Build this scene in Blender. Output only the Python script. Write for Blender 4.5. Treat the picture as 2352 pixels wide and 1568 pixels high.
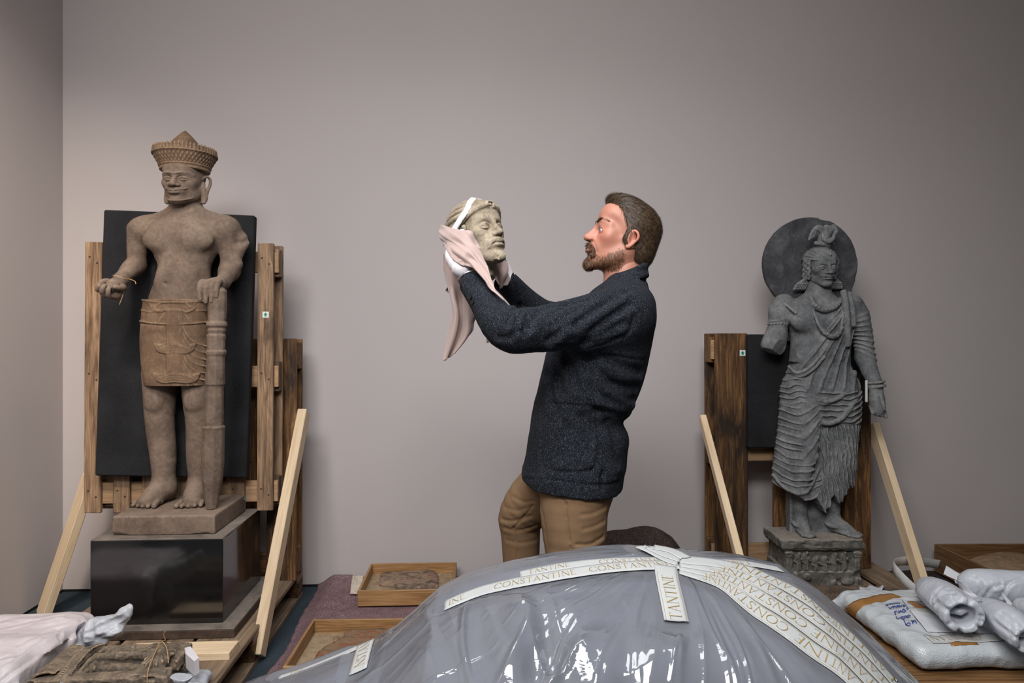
import bpy, bmesh, math, random
import numpy as np
from mathutils import Vector, Matrix, Euler
random.seed(7)
for o in list(bpy.data.objects): bpy.data.objects.remove(o)
SC = bpy.context.scene
COL = SC.collection
# ---------------------------------------------------------------- camera
F = 1600.0            # focal length in pixels of the 2352x1568 frame
CAMZ = 1.30
cam = bpy.data.cameras.new('camera'); cam_o = bpy.data.objects.new('camera', cam); COL.objects.link(cam_o)
cam.sensor_width = 36.0; cam.lens = F/2352*36.0; cam.clip_start = 0.02
cam_o.location = (0, 0, CAMZ); cam_o.rotation_euler = (math.pi/2, 0, 0)
SC.camera = cam_o
def P(px, py, d):
    """photo pixel + distance along the view axis -> world point"""
    return Vector(((px-1176)*d/F, d, CAMZ-(py-784)*d/F))
def DZ(py, z):
    """distance along the view axis of a pixel row that lies at height z"""
    return F*(CAMZ-z)/(py-784)
# ---------------------------------------------------------------- world, exposure, lamps
W = bpy.data.worlds.new('world'); SC.world = W; W.use_nodes = True
W.node_tree.nodes['Background'].inputs[0].default_value = (0.75, 0.82, 1.0, 1)
W.node_tree.nodes['Background'].inputs[1].default_value = 1.0
SC.view_settings.view_transform = 'Standard'; SC.view_settings.look = 'None'
SC.view_settings.gamma = 1.0; SC.view_settings.exposure = 0.0; SC.view_settings.use_curve_mapping = False
def area(name, loc, target, size, power, col=(1, 1, 1), sy=None, spread=180):
    l = bpy.data.lights.new(name, 'AREA'); o = bpy.data.objects.new(name, l); COL.objects.link(o)
    l.shape = 'RECTANGLE'; l.size = size; l.size_y = sy or size; l.energy = power; l.color = col; l.spread = math.radians(spread)
    o.location = loc; o.rotation_euler = (Vector(target)-Vector(loc)).to_track_quat('-Z', 'Y').to_euler()
    return o
area('key_ceiling_light', (-0.45, -0.3, 3.32), (-0.05, 3.5, 1.0), 2.2, 80, (1.0, 0.98, 0.965), 1.2, 110)
area('overhead_ceiling_light', (-0.1, 1.15, 3.42), (-0.1, 1.3, 0), 2.0, 40, (0.97, 0.98, 1.0), 0.85, 150)
area('far_fill_light', (-1.6, -2.4, 3.40), (-1.2, -1.0, 0), 1.4, 60, (1.0, 0.97, 0.93))  # added fill, no known fixture: brightens the front wall mirrored in the plinth
area('left_wall_fill_light', (-1.25, 0.9, 3.42), (-2.42, 2.75, 1.45), 0.4, 20, (1.0, 0.84, 0.68), 0.4, 62)  # added out of view to give the left wall its warm glow
# ---------------------------------------------------------------- tagging, objects
def tag(o, label=None, cat=None, group=None, kind=None):
    if label: o['label'] = label
    if cat: o['category'] = cat
    if group: o['group'] = group
    if kind: o['kind'] = kind
    return o
def thing(name, label, cat, loc=(0, 0, 0), rot=(0, 0, 0), group=None):
    o = bpy.data.objects.new(name, None); COL.objects.link(o); o.empty_display_size = 0.1
    o.location = loc; o.rotation_euler = rot
    return tag(o, label, cat, group)
def mesh_obj(name, v, f, mat=None, parent=None, smooth=True, world=False):
    """one mesh object; world=True: v are world points and the object sits under an unrotated parent"""
    me = bpy.data.meshes.new(name)
    v = np.asarray(v, dtype=np.float32)
    if world and parent is not None:
        off = Vector((0, 0, 0)); p = parent
        while p is not None: off += Vector(p.location); p = p.parent
        v = v - np.array(off, dtype=np.float32)
    if isinstance(f, np.ndarray) and f.ndim == 2:
        n, k = f.shape
        me.vertices.add(len(v)); me.vertices.foreach_set('co', v.ravel())
        me.loops.add(n*k); me.loops.foreach_set('vertex_index', f.astype(np.int32).ravel())
        me.polygons.add(n); me.polygons.foreach_set('loop_start', np.arange(0, n*k, k, dtype=np.int32))
        me.update(calc_edges=True); me.validate()
    else:
        me.from_pydata([tuple(map(float, p)) for p in v], [], [tuple(map(int, q)) for q in f]); me.update()
    if smooth: me.polygons.foreach_set('use_smooth', np.ones(len(me.polygons), dtype=bool))
    o = bpy.data.objects.new(name, me); COL.objects.link(o)
    if mat: me.materials.append(mat)
    if parent is not None: o.parent = parent
    return o
def bm_obj(name, bm, mat=None, parent=None, smooth=False):
    me = bpy.data.meshes.new(name); bm.normal_update(); bm.to_mesh(me); bm.free()
    if smooth: me.polygons.foreach_set('use_smooth', np.ones(len(me.polygons), dtype=bool))
    o = bpy.data.objects.new(name, me); COL.objects.link(o)
    if mat: me.materials.append(mat)
    if parent is not None: o.parent = parent
    return o
def box_bm(size, bev=0.0, center=(0, 0, 0), segs=1):
    bm = bmesh.new(); bmesh.ops.create_cube(bm, size=1.0)
    for v in bm.verts: v.co = Vector((v.co.x*size[0]+center[0], v.co.y*size[1]+center[1], v.co.z*size[2]+center[2]))
    if bev: bmesh.ops.bevel(bm, geom=bm.edges[:], offset=bev, segments=segs, affect='EDGES', profile=0.5)
    return bm
def box(name, size, loc, mat, parent=None, bev=0.0, rot=(0, 0, 0), segs=1):
    o = bm_obj(name, box_bm(size, bev, segs=segs), mat, parent); o.location = loc; o.rotation_euler = rot
    return o
def tube(pts, r, seg=6, closed=False):
    """verts, faces of a tube through the points (radius number or list)"""
    pts = [Vector(p) for p in pts]; n = len(pts)
    rr = r if isinstance(r, (list, tuple, np.ndarray)) else [r]*n
    V = []; Fc = []; up = Vector((0.13, 0.21, 0.97))
    for i, p in enumerate(pts):
        a = pts[(i-1) % n] if (closed or i > 0) else pts[i]
        b = pts[(i+1) % n] if (closed or i < n-1) else pts[i]
        t = (b-a).normalized()
        s = t.cross(up)
        if s.length < 1e-4: s = t.cross(Vector((1, 0, 0)))
        s.normalize(); u = s.cross(t)
        for k in range(seg):
            an = 2*math.pi*k/seg
            V.append(p+(s*math.cos(an)+u*math.sin(an))*rr[i])
    m = n if closed else n-1
    for i in range(m):
        for k in range(seg):
            a = i*seg+k; b = i*seg+(k+1) % seg; j = ((i+1) % n)*seg
            Fc.append((a, b, j+(k+1) % seg, j+k))
    if not closed:
        Fc.append(tuple(range(seg))[::-1]); Fc.append(tuple((n-1)*seg+k for k in range(seg)))
    return V, Fc
def spline(pts, n):
    """Catmull-Rom through the points (any dimension), n samples"""
    p = np.array([tuple(q) for q in pts], dtype=float); m = len(p)
    p = np.vstack([2*p[0]-p[1], p, 2*p[-1]-p[-2]])
    t = np.linspace(0, m-1-1e-9, n); i = t.astype(int); u = (t-i)[:, None]
    a, b, c, d = p[i], p[i+1], p[i+2], p[i+3]
    return 0.5*((2*b)+(c-a)*u+(2*a-5*b+4*c-d)*u*u+(-a+3*b-3*c+d)*u**3)
def net(rows, nu, nv):
    """smooth surface through a grid of control points rows[i][j] -> (nv, nu, 3) array"""
    A = np.array([spline(r, nu) for r in rows])
    return np.transpose(np.array([spline(A[:, k], nv) for k in range(nu)]), (1, 0, 2))
def grid_faces(nv, nu):
    i = np.arange(nv-1)[:, None]*nu+np.arange(nu-1)[None, :]
    return np.stack([i, i+1, i+nu+1, i+nu], -1).reshape(-1, 4)
def solidify(o, t, off=0.0):
    m = o.modifiers.new('thickness', 'SOLIDIFY'); m.thickness = t; m.offset = off; m.use_even_offset = False
    return o
def surf(o):
    from mathutils.bvhtree import BVHTree
    me = o.data; off = Vector((0, 0, 0)); p = o
    while p is not None: off += Vector(p.location); p = p.parent
    return BVHTree.FromPolygons([v.co+off for v in me.vertices], [tuple(q.vertices) for q in me.polygons])
def cast(bvh, px, py, off=0.0):
    """point (and normal) where the ray through a photo pixel meets a surface"""
    d = P(px, py, 1.0)-Vector((0, 0, CAMZ)); h = bvh.ray_cast(Vector((0, 0, CAMZ)), d.normalized())
    if h[0] is None: return None, None
    return h[0]+h[1]*off, h[1]
def snap(V, bvhs, gap=0.003, reach=0.09):
    """lay a thin sheet over solids: points behind a solid's visible face (within reach) come out to just in front of it"""
    V = np.array(V, float); sh = V.shape; V = V.reshape(-1, 3); c = Vector((0, 0, CAMZ))
    for i, v in enumerate(V):
        d = Vector(v)-c; L = d.length; d.normalize(); best = L
        for b in bvhs:
            h = b.ray_cast(c, d)
            if h[0] is not None and h[3]-gap < best and L-h[3] < reach: best = h[3]-gap
        V[i] = np.array(c+d*best)
    return V.reshape(sh)
def vnoise(p, seed=0):
    """smooth value noise in [-1, 1] for an (n,3) array"""
    p = np.asarray(p, dtype=np.float64); i = np.floor(p).astype(np.int64); f = p-i; f = f*f*(3-2*f)
    def h(a, b, c):
        n = (a*374761393+b*668265263+c*2147483647+seed*974634777) & 0x7fffffff
        n = ((n ^ (n >> 13))*1274126177) & 0x7fffffff
        return ((n ^ (n >> 16)) & 0xffff)/32767.5-1
    r = 0
    for a in (0, 1):
        for b in (0, 1):
            for c in (0, 1):
                w = (f[..., 0] if a else 1-f[..., 0])*(f[..., 1] if b else 1-f[..., 1])*(f[..., 2] if c else 1-f[..., 2])
                r = r+w*h(i[..., 0]+a, i[..., 1]+b, i[..., 2]+c)
    return r
# ---------------------------------------------------------------- implicit-surface modeller
def R3(rot):
    return np.array(Euler([math.radians(a) for a in rot]).to_matrix()) if rot is not None else None
class Field:
    """smooth-blended solid on a voxel grid, meshed with surface nets"""
    def __init__(s, lo, hi, h):
        s.lo = np.array(lo, float); s.h = h
        n = np.ceil((np.array(hi, float)-s.lo)/h).astype(int)+1
        s.ax = [(s.lo[i]+h*np.arange(n[i])).astype(np.float32) for i in range(3)]
        s.D = np.full(tuple(n), 0.3, np.float32); s.n = n
    def _sl(s, lo, hi):
        a = np.clip(np.floor((np.array(lo)-s.lo)/s.h).astype(int), 0, s.n)
        b = np.clip(np.ceil((np.array(hi)-s.lo)/s.h).astype(int)+1, 0, s.n)
        if (b <= a).any(): return None, None
        sl = tuple(slice(a[i], b[i]) for i in range(3))
        return sl, (s.ax[0][sl[0]][:, None, None], s.ax[1][sl[1]][None, :, None], s.ax[2][sl[2]][None, None, :])
    def apply(s, fn, lo, hi, k=0.02, op='add'):
        m = max(k, s.h)*1.3+2*s.h
        sl, g = s._sl(np.array(lo)-m, np.array(hi)+m)
        if sl is None: return
        d = fn(*g).astype(np.float32); a = s.D[sl]
        if op == 'add':
            hh = np.maximum(k-np.abs(a-d), 0)/max(k, 1e-6); s.D[sl] = np.minimum(a, d)-hh*hh*k*0.25
        elif op == 'sub':
            d = -d; hh = np.maximum(k-np.abs(a-d), 0)/max(k, 1e-6); s.D[sl] = np.maximum(a, d)+hh*hh*k*0.25
        elif op == 'and':
            s.D[sl] = np.maximum(a, d)
        elif op == 'disp':
            s.D[sl] = a+d
    def ell(s, c, r, rot=None, k=0.02, op='add'):
        c = np.array(c, float); r = np.array([r]*3 if np.isscalar(r) else r, float); M = R3(rot)
        def fn(X, Y, Z):
            x, y, z = X-c[0], Y-c[1], Z-c[2]
            if M is not None:
                x, y, z = (M[0, 0]*x+M[1, 0]*y+M[2, 0]*z), (M[0, 1]*x+M[1, 1]*y+M[2, 1]*z), (M[0, 2]*x+M[1, 2]*y+M[2, 2]*z)
            k0 = np.sqrt((x/r[0])**2+(y/r[1])**2+(z/r[2])**2)
            k1 = np.sqrt((x/r[0]**2)**2+(y/r[1]**2)**2+(z/r[2]**2)**2)+1e-6
            return k0*(k0-1)/k1
        e = r.max() if M is not None else r
        s.apply(fn, c-e, c+e, k, op)
    def cone(s, a, b, ra, rb, k=0.02, op='add', flat=None):
        """round cone; flat=(axis, factor) squeezes the section along a world axis"""
        a = np.array(a, float); b = np.array(b, float); ab = b-a; L = float(ab@ab)+1e-12
        def fn(X, Y, Z):
            x, y, z = X-a[0], Y-a[1], Z-a[2]
            t = np.clip((x*ab[0]+y*ab[1]+z*ab[2])/L, 0, 1)
            dx, dy, dz = x-t*ab[0], y-t*ab[1], z-t*ab[2]
            if flat:
                if flat[0] == 0: dx = dx/flat[1]
                elif flat[0] == 1: dy = dy/flat[1]
                else: dz = dz/flat[1]
            return np.sqrt(dx*dx+dy*dy+dz*dz)-(ra+(rb-ra)*t)
        m = max(ra, rb)
        s.apply(fn, np.minimum(a, b)-m, np.maximum(a, b)+m, k, op)
    def chain(s, pts, rs, k=0.02, op='add', flat=None, n=None, wobble=None):
        """tube of round cones through the points, blended into the solid as one piece"""
        if n:
            q = spline([tuple(p)+(r,) for p, r in zip(pts, rs)], n); pts = q[:, :3]; rs = q[:, 3]
        pts = np.array([tuple(p) for p in pts], float); rs = np.array(rs, float)
        lo = (pts-rs[:, None]).min(0); hi = (pts+rs[:, None]).max(0); pad = max(k, s.h)*1.3+2*s.h
        sl, g = s._sl(lo-pad, hi+pad)
        if sl is None: return
        d = np.full(s.D[sl].shape, 0.3, np.float32); base = [q.start for q in sl]
        for i in range(len(pts)-1):
            a, b, ra, rb = pts[i], pts[i+1], rs[i], rs[i+1]; ab = b-a; L = float(ab@ab)+1e-12; m = max(ra, rb)+pad
            sub, (X, Y, Z) = s._sl(np.minimum(a, b)-m, np.maximum(a, b)+m)
            if sub is None: continue
            x, y, z = X-np.float32(a[0]), Y-np.float32(a[1]), Z-np.float32(a[2])
            t = np.clip((x*ab[0]+y*ab[1]+z*ab[2])/L, 0, 1)
            dx, dy, dz = x-t*ab[0], y-t*ab[1], z-t*ab[2]
            if flat:
                if flat[0] == 0: dx = dx/flat[1]
                elif flat[0] == 1: dy = dy/flat[1]
                else: dz = dz/flat[1]
            e = (np.sqrt(dx*dx+dy*dy+dz*dz)-(ra+(rb-ra)*t)).astype(np.float32)
            # clip the segment's box to the chain's box
            ls = []; es = []
            for ax in range(3):
                a0 = max(sub[ax].start, sl[ax].start); b0 = min(sub[ax].stop, sl[ax].stop)
                ls.append(slice(a0-base[ax], b0-base[ax])); es.append(slice(a0-sub[ax].start, b0-sub[ax].start))
            ls = tuple(ls); d[ls] = np.minimum(d[ls], e[tuple(es)])
        s.apply(lambda X, Y, Z: d, lo, hi, k, op) if op != 'dent' else None
        return sl, d
    def dent(s, pts, depth, w, n=None):
        """press a soft groove (depth>0) or raise a soft ridge (depth<0) along a line"""
        pts = [tuple(p) for p in pts]
        if n: pts = spline(pts, n)
        m = len(pts); t = np.linspace(0, 1, m); r = np.zeros(m)
        out = s.chain(pts, r, k=2.4*w/1.3, op='dent')
        if out is None: return
        sl, d = out; s.D[sl] += (depth*np.exp(-(d/w)**2)).astype(np.float32)
    def box(s, c, hs, rnd=0.005, rot=None, k=0.01, op='add'):
        c = np.array(c, float); hs = np.array(hs, float)-rnd; M = R3(rot)
        def fn(X, Y, Z):
            x, y, z = X-c[0], Y-c[1], Z-c[2]
            if M is not None:
                x, y, z = (M[0, 0]*x+M[1, 0]*y+M[2, 0]*z), (M[0, 1]*x+M[1, 1]*y+M[2, 1]*z), (M[0, 2]*x+M[1, 2]*y+M[2, 2]*z)
            qx, qy, qz = np.abs(x)-hs[0], np.abs(y)-hs[1], np.abs(z)-hs[2]
            return np.sqrt(np.maximum(qx, 0)**2+np.maximum(qy, 0)**2+np.maximum(qz, 0)**2)+np.minimum(np.maximum(qx, np.maximum(qy, qz)), 0)-rnd
        e = np.linalg.norm(hs+rnd) if M is not None else hs+rnd
        s.apply(fn, c-e, c+e, k, op)
    def loft(s, zs, cx, cy, rx, ry, k=0.02, op='add', p=2.0):
        """vertical body with (super)elliptic sections interpolated between heights (zs ascending)"""
        zs = np.array(zs, float); z0, z1 = zs[0], zs[-1]
        zz = np.linspace(z0, z1, 200)
        sp = spline(np.stack([zs, cx, cy, rx, ry], 1), 400)
        f = [np.interp(zz, sp[:, 0], sp[:, i]) for i in range(1, 5)]
        def fn(X, Y, Z):
            zc = np.clip(Z, z0, z1).astype(np.float64)
            a, b, u, v = [np.interp(zc.ravel(), zz, q).reshape(zc.shape).astype(np.float32) for q in f]
            x = np.abs(X-a); y = np.abs(Y-b)
            if p == 2.0:
                k0 = np.sqrt((x/u)**2+(y/v)**2); k1 = np.sqrt((x/u**2)**2+(y/v**2)**2)+1e-4
                d = k0*(k0-1)/k1
            else:
                k0 = ((x/u)**p+(y/v)**p)**(1/p); d = (k0-1)*np.minimum(u, v)
            dz = np.maximum(z0-Z, Z-z1)
            return np.where(dz > 0, np.sqrt(np.maximum(d, 0)**2+dz**2), np.maximum(d, dz))
        m = max(max(rx), max(ry))
        s.apply(fn, (min(cx)-max(rx), min(cy)-max(ry), z0), (max(cx)+max(rx), max(cy)+max(ry), z1), k, op)
    def hit(s, px, py, y0=None, off=0.0):
        """first point of the solid on the ray through a photo pixel"""
        y0 = s.ax[1][0] if y0 is None else y0
        ys = np.arange(y0, s.ax[1][-1], s.h*0.5); x = (px-1176)*ys/F; z = CAMZ-(py-784)*ys/F
        i = np.round((np.stack([x, ys, z], 1)-s.lo)/s.h).astype(int); ok = ((i >= 0) & (i < s.n)).all(1)
        i = np.clip(i, 0, s.n-1); d = np.where(ok, s.D[i[:, 0], i[:, 1], i[:, 2]], 1.0); w = np.nonzero(d < 0)[0]
        j = w[0] if len(w) else int(np.argmin(d)); y = ys[j]-off
        return np.array(P(px, py, y))
    def draw(s, pts, depth, w, n=None, y0=None):
        """dent along a line given in photo pixels on the visible surface"""
        q = spline(pts, n or 5*len(pts)); s.dent([s.hit(a, b, y0) for a, b in q], depth, w)
    def relief(s, pts, r, k=0.003, n=None, y0=None, off=0.0, op='add', taper=False):
        """raised cord along a line of photo pixels on the visible surface"""
        q = spline(pts, n or 5*len(pts)); m = len(q); rs = [r]*m
        if taper: rs = list(r*(0.35+0.65*np.sin(np.linspace(0.15, math.pi-0.15, m))))
        s.chain([s.hit(a, b, y0, off) for a, b in q], rs, k=k, op=op)
    def mesh(s):
        D = s.D; D[0] = D[-1] = 0.3; D[:, 0] = D[:, -1] = 0.3; D[:, :, 0] = D[:, :, -1] = 0.3
        S = D < 0; n = np.array(S.shape)-1
        cnt = np.zeros(tuple(n), np.int8)
        cor = [(a, b, c) for a in (0, 1) for b in (0, 1) for c in (0, 1)]
        for a, b, c in cor: cnt += S[a:a+n[0], b:b+n[1], c:c+n[2]]
        act = (cnt > 0) & (cnt < 8)
        I = np.argwhere(act); idx = np.full(tuple(n), -1, np.int32); idx[act] = np.arange(len(I))
        V = np.zeros((len(I), 3)); C = np.zeros(len(I))
        val = {c: D[I[:, 0]+c[0], I[:, 1]+c[1], I[:, 2]+c[2]].astype(np.float64) for c in cor}
        for c in cor:
            for ax in range(3):
                if c[ax]: continue
                e = list(c); e[ax] = 1; e = tuple(e)
                a, b = val[c], val[e]; m = (a < 0) != (b < 0)
                t = np.where(m, a/(a-b+1e-12), 0)
                p = np.tile(np.array(c, float), (len(I), 1)); p[:, ax] = t
                V += p*m[:, None]; C += m
        V = (V/C[:, None]+I)*s.h+s.lo
        Q = []
        for ax in range(3):
            o = [i for i in range(3) if i != ax]
            A = np.moveaxis(S, ax, 0); a0, a1 = A[:-1], A[1:]
            ch = np.argwhere(a0 != a1)
            if not len(ch): continue
            ch = ch[(ch[:, 1] > 0) & (ch[:, 2] > 0) & (ch[:, 1] < A.shape[1]-1) & (ch[:, 2] < A.shape[2]-1)]
            ins = a0[ch[:, 0], ch[:, 1], ch[:, 2]]
            J = np.moveaxis(idx, ax, 0)
            q = np.stack([J[ch[:, 0], ch[:, 1]-1, ch[:, 2]-1], J[ch[:, 0], ch[:, 1], ch[:, 2]-1], J[ch[:, 0], ch[:, 1], ch[:, 2]], J[ch[:, 0], ch[:, 1]-1, ch[:, 2]]], 1)
            flip = ins if ax != 1 else ~ins
            q[~flip] = q[~flip][:, ::-1]
            Q.append(q)
        return V, np.concatenate(Q)
    def obj(s, name, mat, parent=None, world=True, noise=0.0, nscale=30.0, seed=0):
        V, Q = s.mesh()
        if noise:
            V = V+np.stack([vnoise(V*nscale, seed+i)+0.5*vnoise(V*nscale*2.3, seed+9+i) for i in range(3)], 1)*noise
        return mesh_obj(name, V, Q, mat, parent, True, world)
# ---------------------------------------------------------------- materials
def srgb(r, g, b):
    f = lambda c: (c/255/12.92) if c/255 <= 0.04045 else ((c/255+0.055)/1.055)**2.4
    return (f(r), f(g), f(b), 1)
class MB:
    """small node-material builder"""
    def __init__(s, name, rough=0.6, spec=0.5):
        s.m = bpy.data.materials.new(name); s.m.use_nodes = True; s.t = s.m.node_tree
        s.b = s.t.nodes['Principled BSDF']; s.out = s.t.nodes['Material Output']
        s.b.inputs['Roughness'].default_value = rough; s.b.inputs['Specular IOR Level'].default_value = spec
        s.tc = s.t.nodes.new('ShaderNodeTexCoord'); s.nrm = None
    def n(s, typ, **kw):
        x = s.t.nodes.new(typ)
        for k, v in kw.items(): setattr(x, k, v)
        return x
    def l(s, a, b): s.t.links.new(a, b)
    def coord(s, scale=(1, 1, 1), kind='Object', rot=(0, 0, 0), rnd=False):
        m = s.n('ShaderNodeMapping'); m.inputs['Scale'].default_value = scale; m.inputs['Rotation'].default_value = rot
        s.l(s.tc.outputs[kind], m.inputs['Vector'])
        if rnd:
            oi = s.n('ShaderNodeObjectInfo'); mu = s.n('ShaderNodeMath', operation='MULTIPLY'); mu.inputs[1].default_value = 37.0
            s.l(oi.outputs['Random'], mu.inputs[0]); s.l(mu.outputs[0], m.inputs['Location'])
        return m.outputs[0]
    def noise(s, vec, scale=5, detail=4, rough=0.55, dist=0.0):
        x = s.n('ShaderNodeTexNoise'); x.inputs['Scale'].default_value = scale; x.inputs['Detail'].default_value = detail
        x.inputs['Roughness'].default_value = rough; x.inputs['Distortion'].default_value = dist
        s.l(vec, x.inputs['Vector']); return x.outputs['Fac']
    def vor(s, vec, scale=5, feature='F1'):
        x = s.n('ShaderNodeTexVoronoi', feature=feature); x.inputs['Scale'].default_value = scale
        s.l(vec, x.inputs['Vector']); return x.outputs['Distance']
    def wave(s, vec, scale=5, dist=2, detail=2, typ='BANDS', dr='X', dscale=1.0):
        x = s.n('ShaderNodeTexWave', wave_type=typ)
        if typ == 'BANDS': x.bands_direction = dr
        else: x.rings_direction = dr
        x.inputs['Scale'].default_value = scale; x.inputs['Distortion'].default_value = dist; x.inputs['Detail'].default_value = detail; x.inputs['Detail Scale'].default_value = dscale
        s.l(vec, x.inputs['Vector']); return x.outputs['Fac']
    def ramp(s, fac, stops):
        r = s.n('ShaderNodeValToRGB'); e = r.color_ramp.elements
        while len(e) < len(stops): e.new(0.5)
        for i, (p, c) in enumerate(stops): e[i].position = p; e[i].color = c if len(c) == 4 else (*c, 1)
        s.l(fac, r.inputs['Fac']); return r.outputs['Color']
    def mix(s, fac, a, b, mode='MIX'):
        x = s.n('ShaderNodeMix', data_type='RGBA', blend_type=mode)
        for sk, v in ((x.inputs['Factor'], fac), (x.inputs[6], a), (x.inputs[7], b)):
            if hasattr(v, 'is_linked'): s.l(v, sk)
            elif isinstance(v, (int, float)): sk.default_value = v
            else: sk.default_value = v if len(v) == 4 else (*v, 1)
        return x.outputs[2]
    def math(s, op, a, b=0.0):
        x = s.n('ShaderNodeMath', operation=op)
        for sk, v in ((x.inputs[0], a), (x.inputs[1], b)):
            if hasattr(v, 'is_linked'): s.l(v, sk)
            else: sk.default_value = v
        return x.outputs[0]
    def color(s, c):
        if hasattr(c, 'is_linked'): s.l(c, s.b.inputs['Base Color'])
        else: s.b.inputs['Base Color'].default_value = c
        return s
    def rough(s, c): s.l(c, s.b.inputs['Roughness']); return s
    def bump(s, h, strength=0.3, dist=0.01):
        x = s.n('ShaderNodeBump'); x.inputs['Strength'].default_value = strength; x.inputs['Distance'].default_value = dist
        s.l(h, x.inputs['Height'])
        if s.nrm is not None: s.l(s.nrm, x.inputs['Normal'])
        s.nrm = x.outputs['Normal']; s.l(s.nrm, s.b.inputs['Normal']); return s
def stone_mat(name, c0, c1, c2, sc=8, bump=0.35, dust=None, dustamt=0.6, speck=None, rough=0.8, edge_light=0.0, edge_light_col=None):
    b = MB(name, rough, 0.25); v = b.coord()
    a = b.noise(v, sc, 8, 0.65, 0.4); f = b.noise(v, sc*9, 4, 0.7)
    c = b.ramp(a, [(0.3, c0), (0.5, c1), (0.72, c2)])
    c = b.mix(0.35, c, b.ramp(f, [(0.3, (0.25, 0.25, 0.25)), (0.75, (1, 1, 1))]), 'OVERLAY')
    if speck:
        w = b.vor(v, 240); w2 = b.noise(v, 6, 2)
        k = b.math('MULTIPLY', b.ramp(w, [(0.0, (1, 1, 1)), (0.16, (0, 0, 0))]), b.ramp(w2, [(0.5, (0, 0, 0)), (0.68, (1, 1, 1))]))
        c = b.mix(k, c, speck)
    if dust:
        g = b.n('ShaderNodeNewGeometry'); sp = b.n('ShaderNodeSeparateXYZ'); b.l(g.outputs['Normal'], sp.inputs[0])
        up = b.ramp(sp.outputs['Z'], [(0.45, (0, 0, 0)), (0.95, (1, 1, 1))])
        k = b.math('MULTIPLY', b.math('MULTIPLY', up, dustamt), b.ramp(a, [(0.3, (0.6, 0.6, 0.6)), (0.6, (1, 1, 1))]))
        c = b.mix(k, c, dust)
    if edge_light:  # paints highlights on convex edges so the carving shows more contrast
        g = b.n('ShaderNodeNewGeometry'); k = b.ramp(g.outputs['Pointiness'], [(0.505, (0, 0, 0)), (0.57, (1, 1, 1))])
        k = b.math('MULTIPLY', b.math('MULTIPLY', k, edge_light), b.ramp(f, [(0.35, (0.3, 0.3, 0.3)), (0.6, (1, 1, 1))])); c = b.mix(k, c, edge_light_col or c2)
    b.color(c); b.bump(b.noise(v, sc*5, 8, 0.7), bump, 0.006); b.bump(f, bump*0.6, 0.002)
    return b.m
def wood_mat(name, light, mid, dark, stain=0.0, stain_col=(0.02, 0.012, 0.008), knots=True, rough=0.7, gs=1.0, bump=0.25, fine_amt=0.35, knot_amt=0.75):
    """grain runs along local X of each board"""
    b = MB(name, rough, 0.3)
    v = b.coord((0.9*gs, 14*gs, 14*gs), rnd=True); vk = b.coord((1.0, 1.0, 1.0), rnd=True)
    g = b.noise(v, 3.2, 6, 0.6, 1.3); fine = b.noise(b.coord((3*gs, 90*gs, 90*gs), rnd=True), 2.0, 3, 0.6)
    c = b.ramp(g, [(0.3, dark), (0.5, mid), (0.68, light)])
    c = b.mix(fine_amt, c, b.ramp(fine, [(0.3, (0.3, 0.3, 0.3)), (0.7, (0.85, 0.85, 0.85))]), 'OVERLAY')
    if knots:
        kv = b.vor(b.coord((2.3, 7.0, 7.0), rnd=True), 1.0)
        k = b.ramp(kv, [(0.035, (1, 1, 1)), (0.10, (0, 0, 0))]); c = b.mix(b.math('MULTIPLY', k, knot_amt), c, tuple(q*0.6 for q in dark[:3]))
    if stain:
        s_ = b.noise(b.coord((1.3, 5, 5), rnd=True), 1.6, 5, 0.6, 0.8)
        c = b.mix(b.math('MULTIPLY', b.ramp(s_, [(0.47, (0, 0, 0)), (0.63, (1, 1, 1))]), stain), c, stain_col)
    oi = b.n('ShaderNodeObjectInfo'); hv = b.n('ShaderNodeHueSaturation'); b.l(c, hv.inputs['Color'])
    b.l(b.math('ADD', b.math('MULTIPLY', oi.outputs['Random'], 0.35), 0.82), hv.inputs['Value'])
    b.color(hv.outputs['Color']); b.bump(fine, bump, 0.002); b.bump(g, bump, 0.003)
    return b.m
def plain_mat(name, col, rough=0.6, spec=0.4, ns=0, amt=0.15, bump=0.0, bs=60, bd=0.002):
    b = MB(name, rough, spec); v = b.coord()
    if ns:
        b.color(b.mix(b.math('MULTIPLY', b.noise(v, ns, 5), 1.0), tuple(c*(1-amt) for c in col[:3]), tuple(min(1, c*(1+amt)) for c in col[:3])))
    else: b.color(col)
    if bump: b.bump(b.noise(v, bs, 4), bump, bd)
    return b.m
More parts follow.
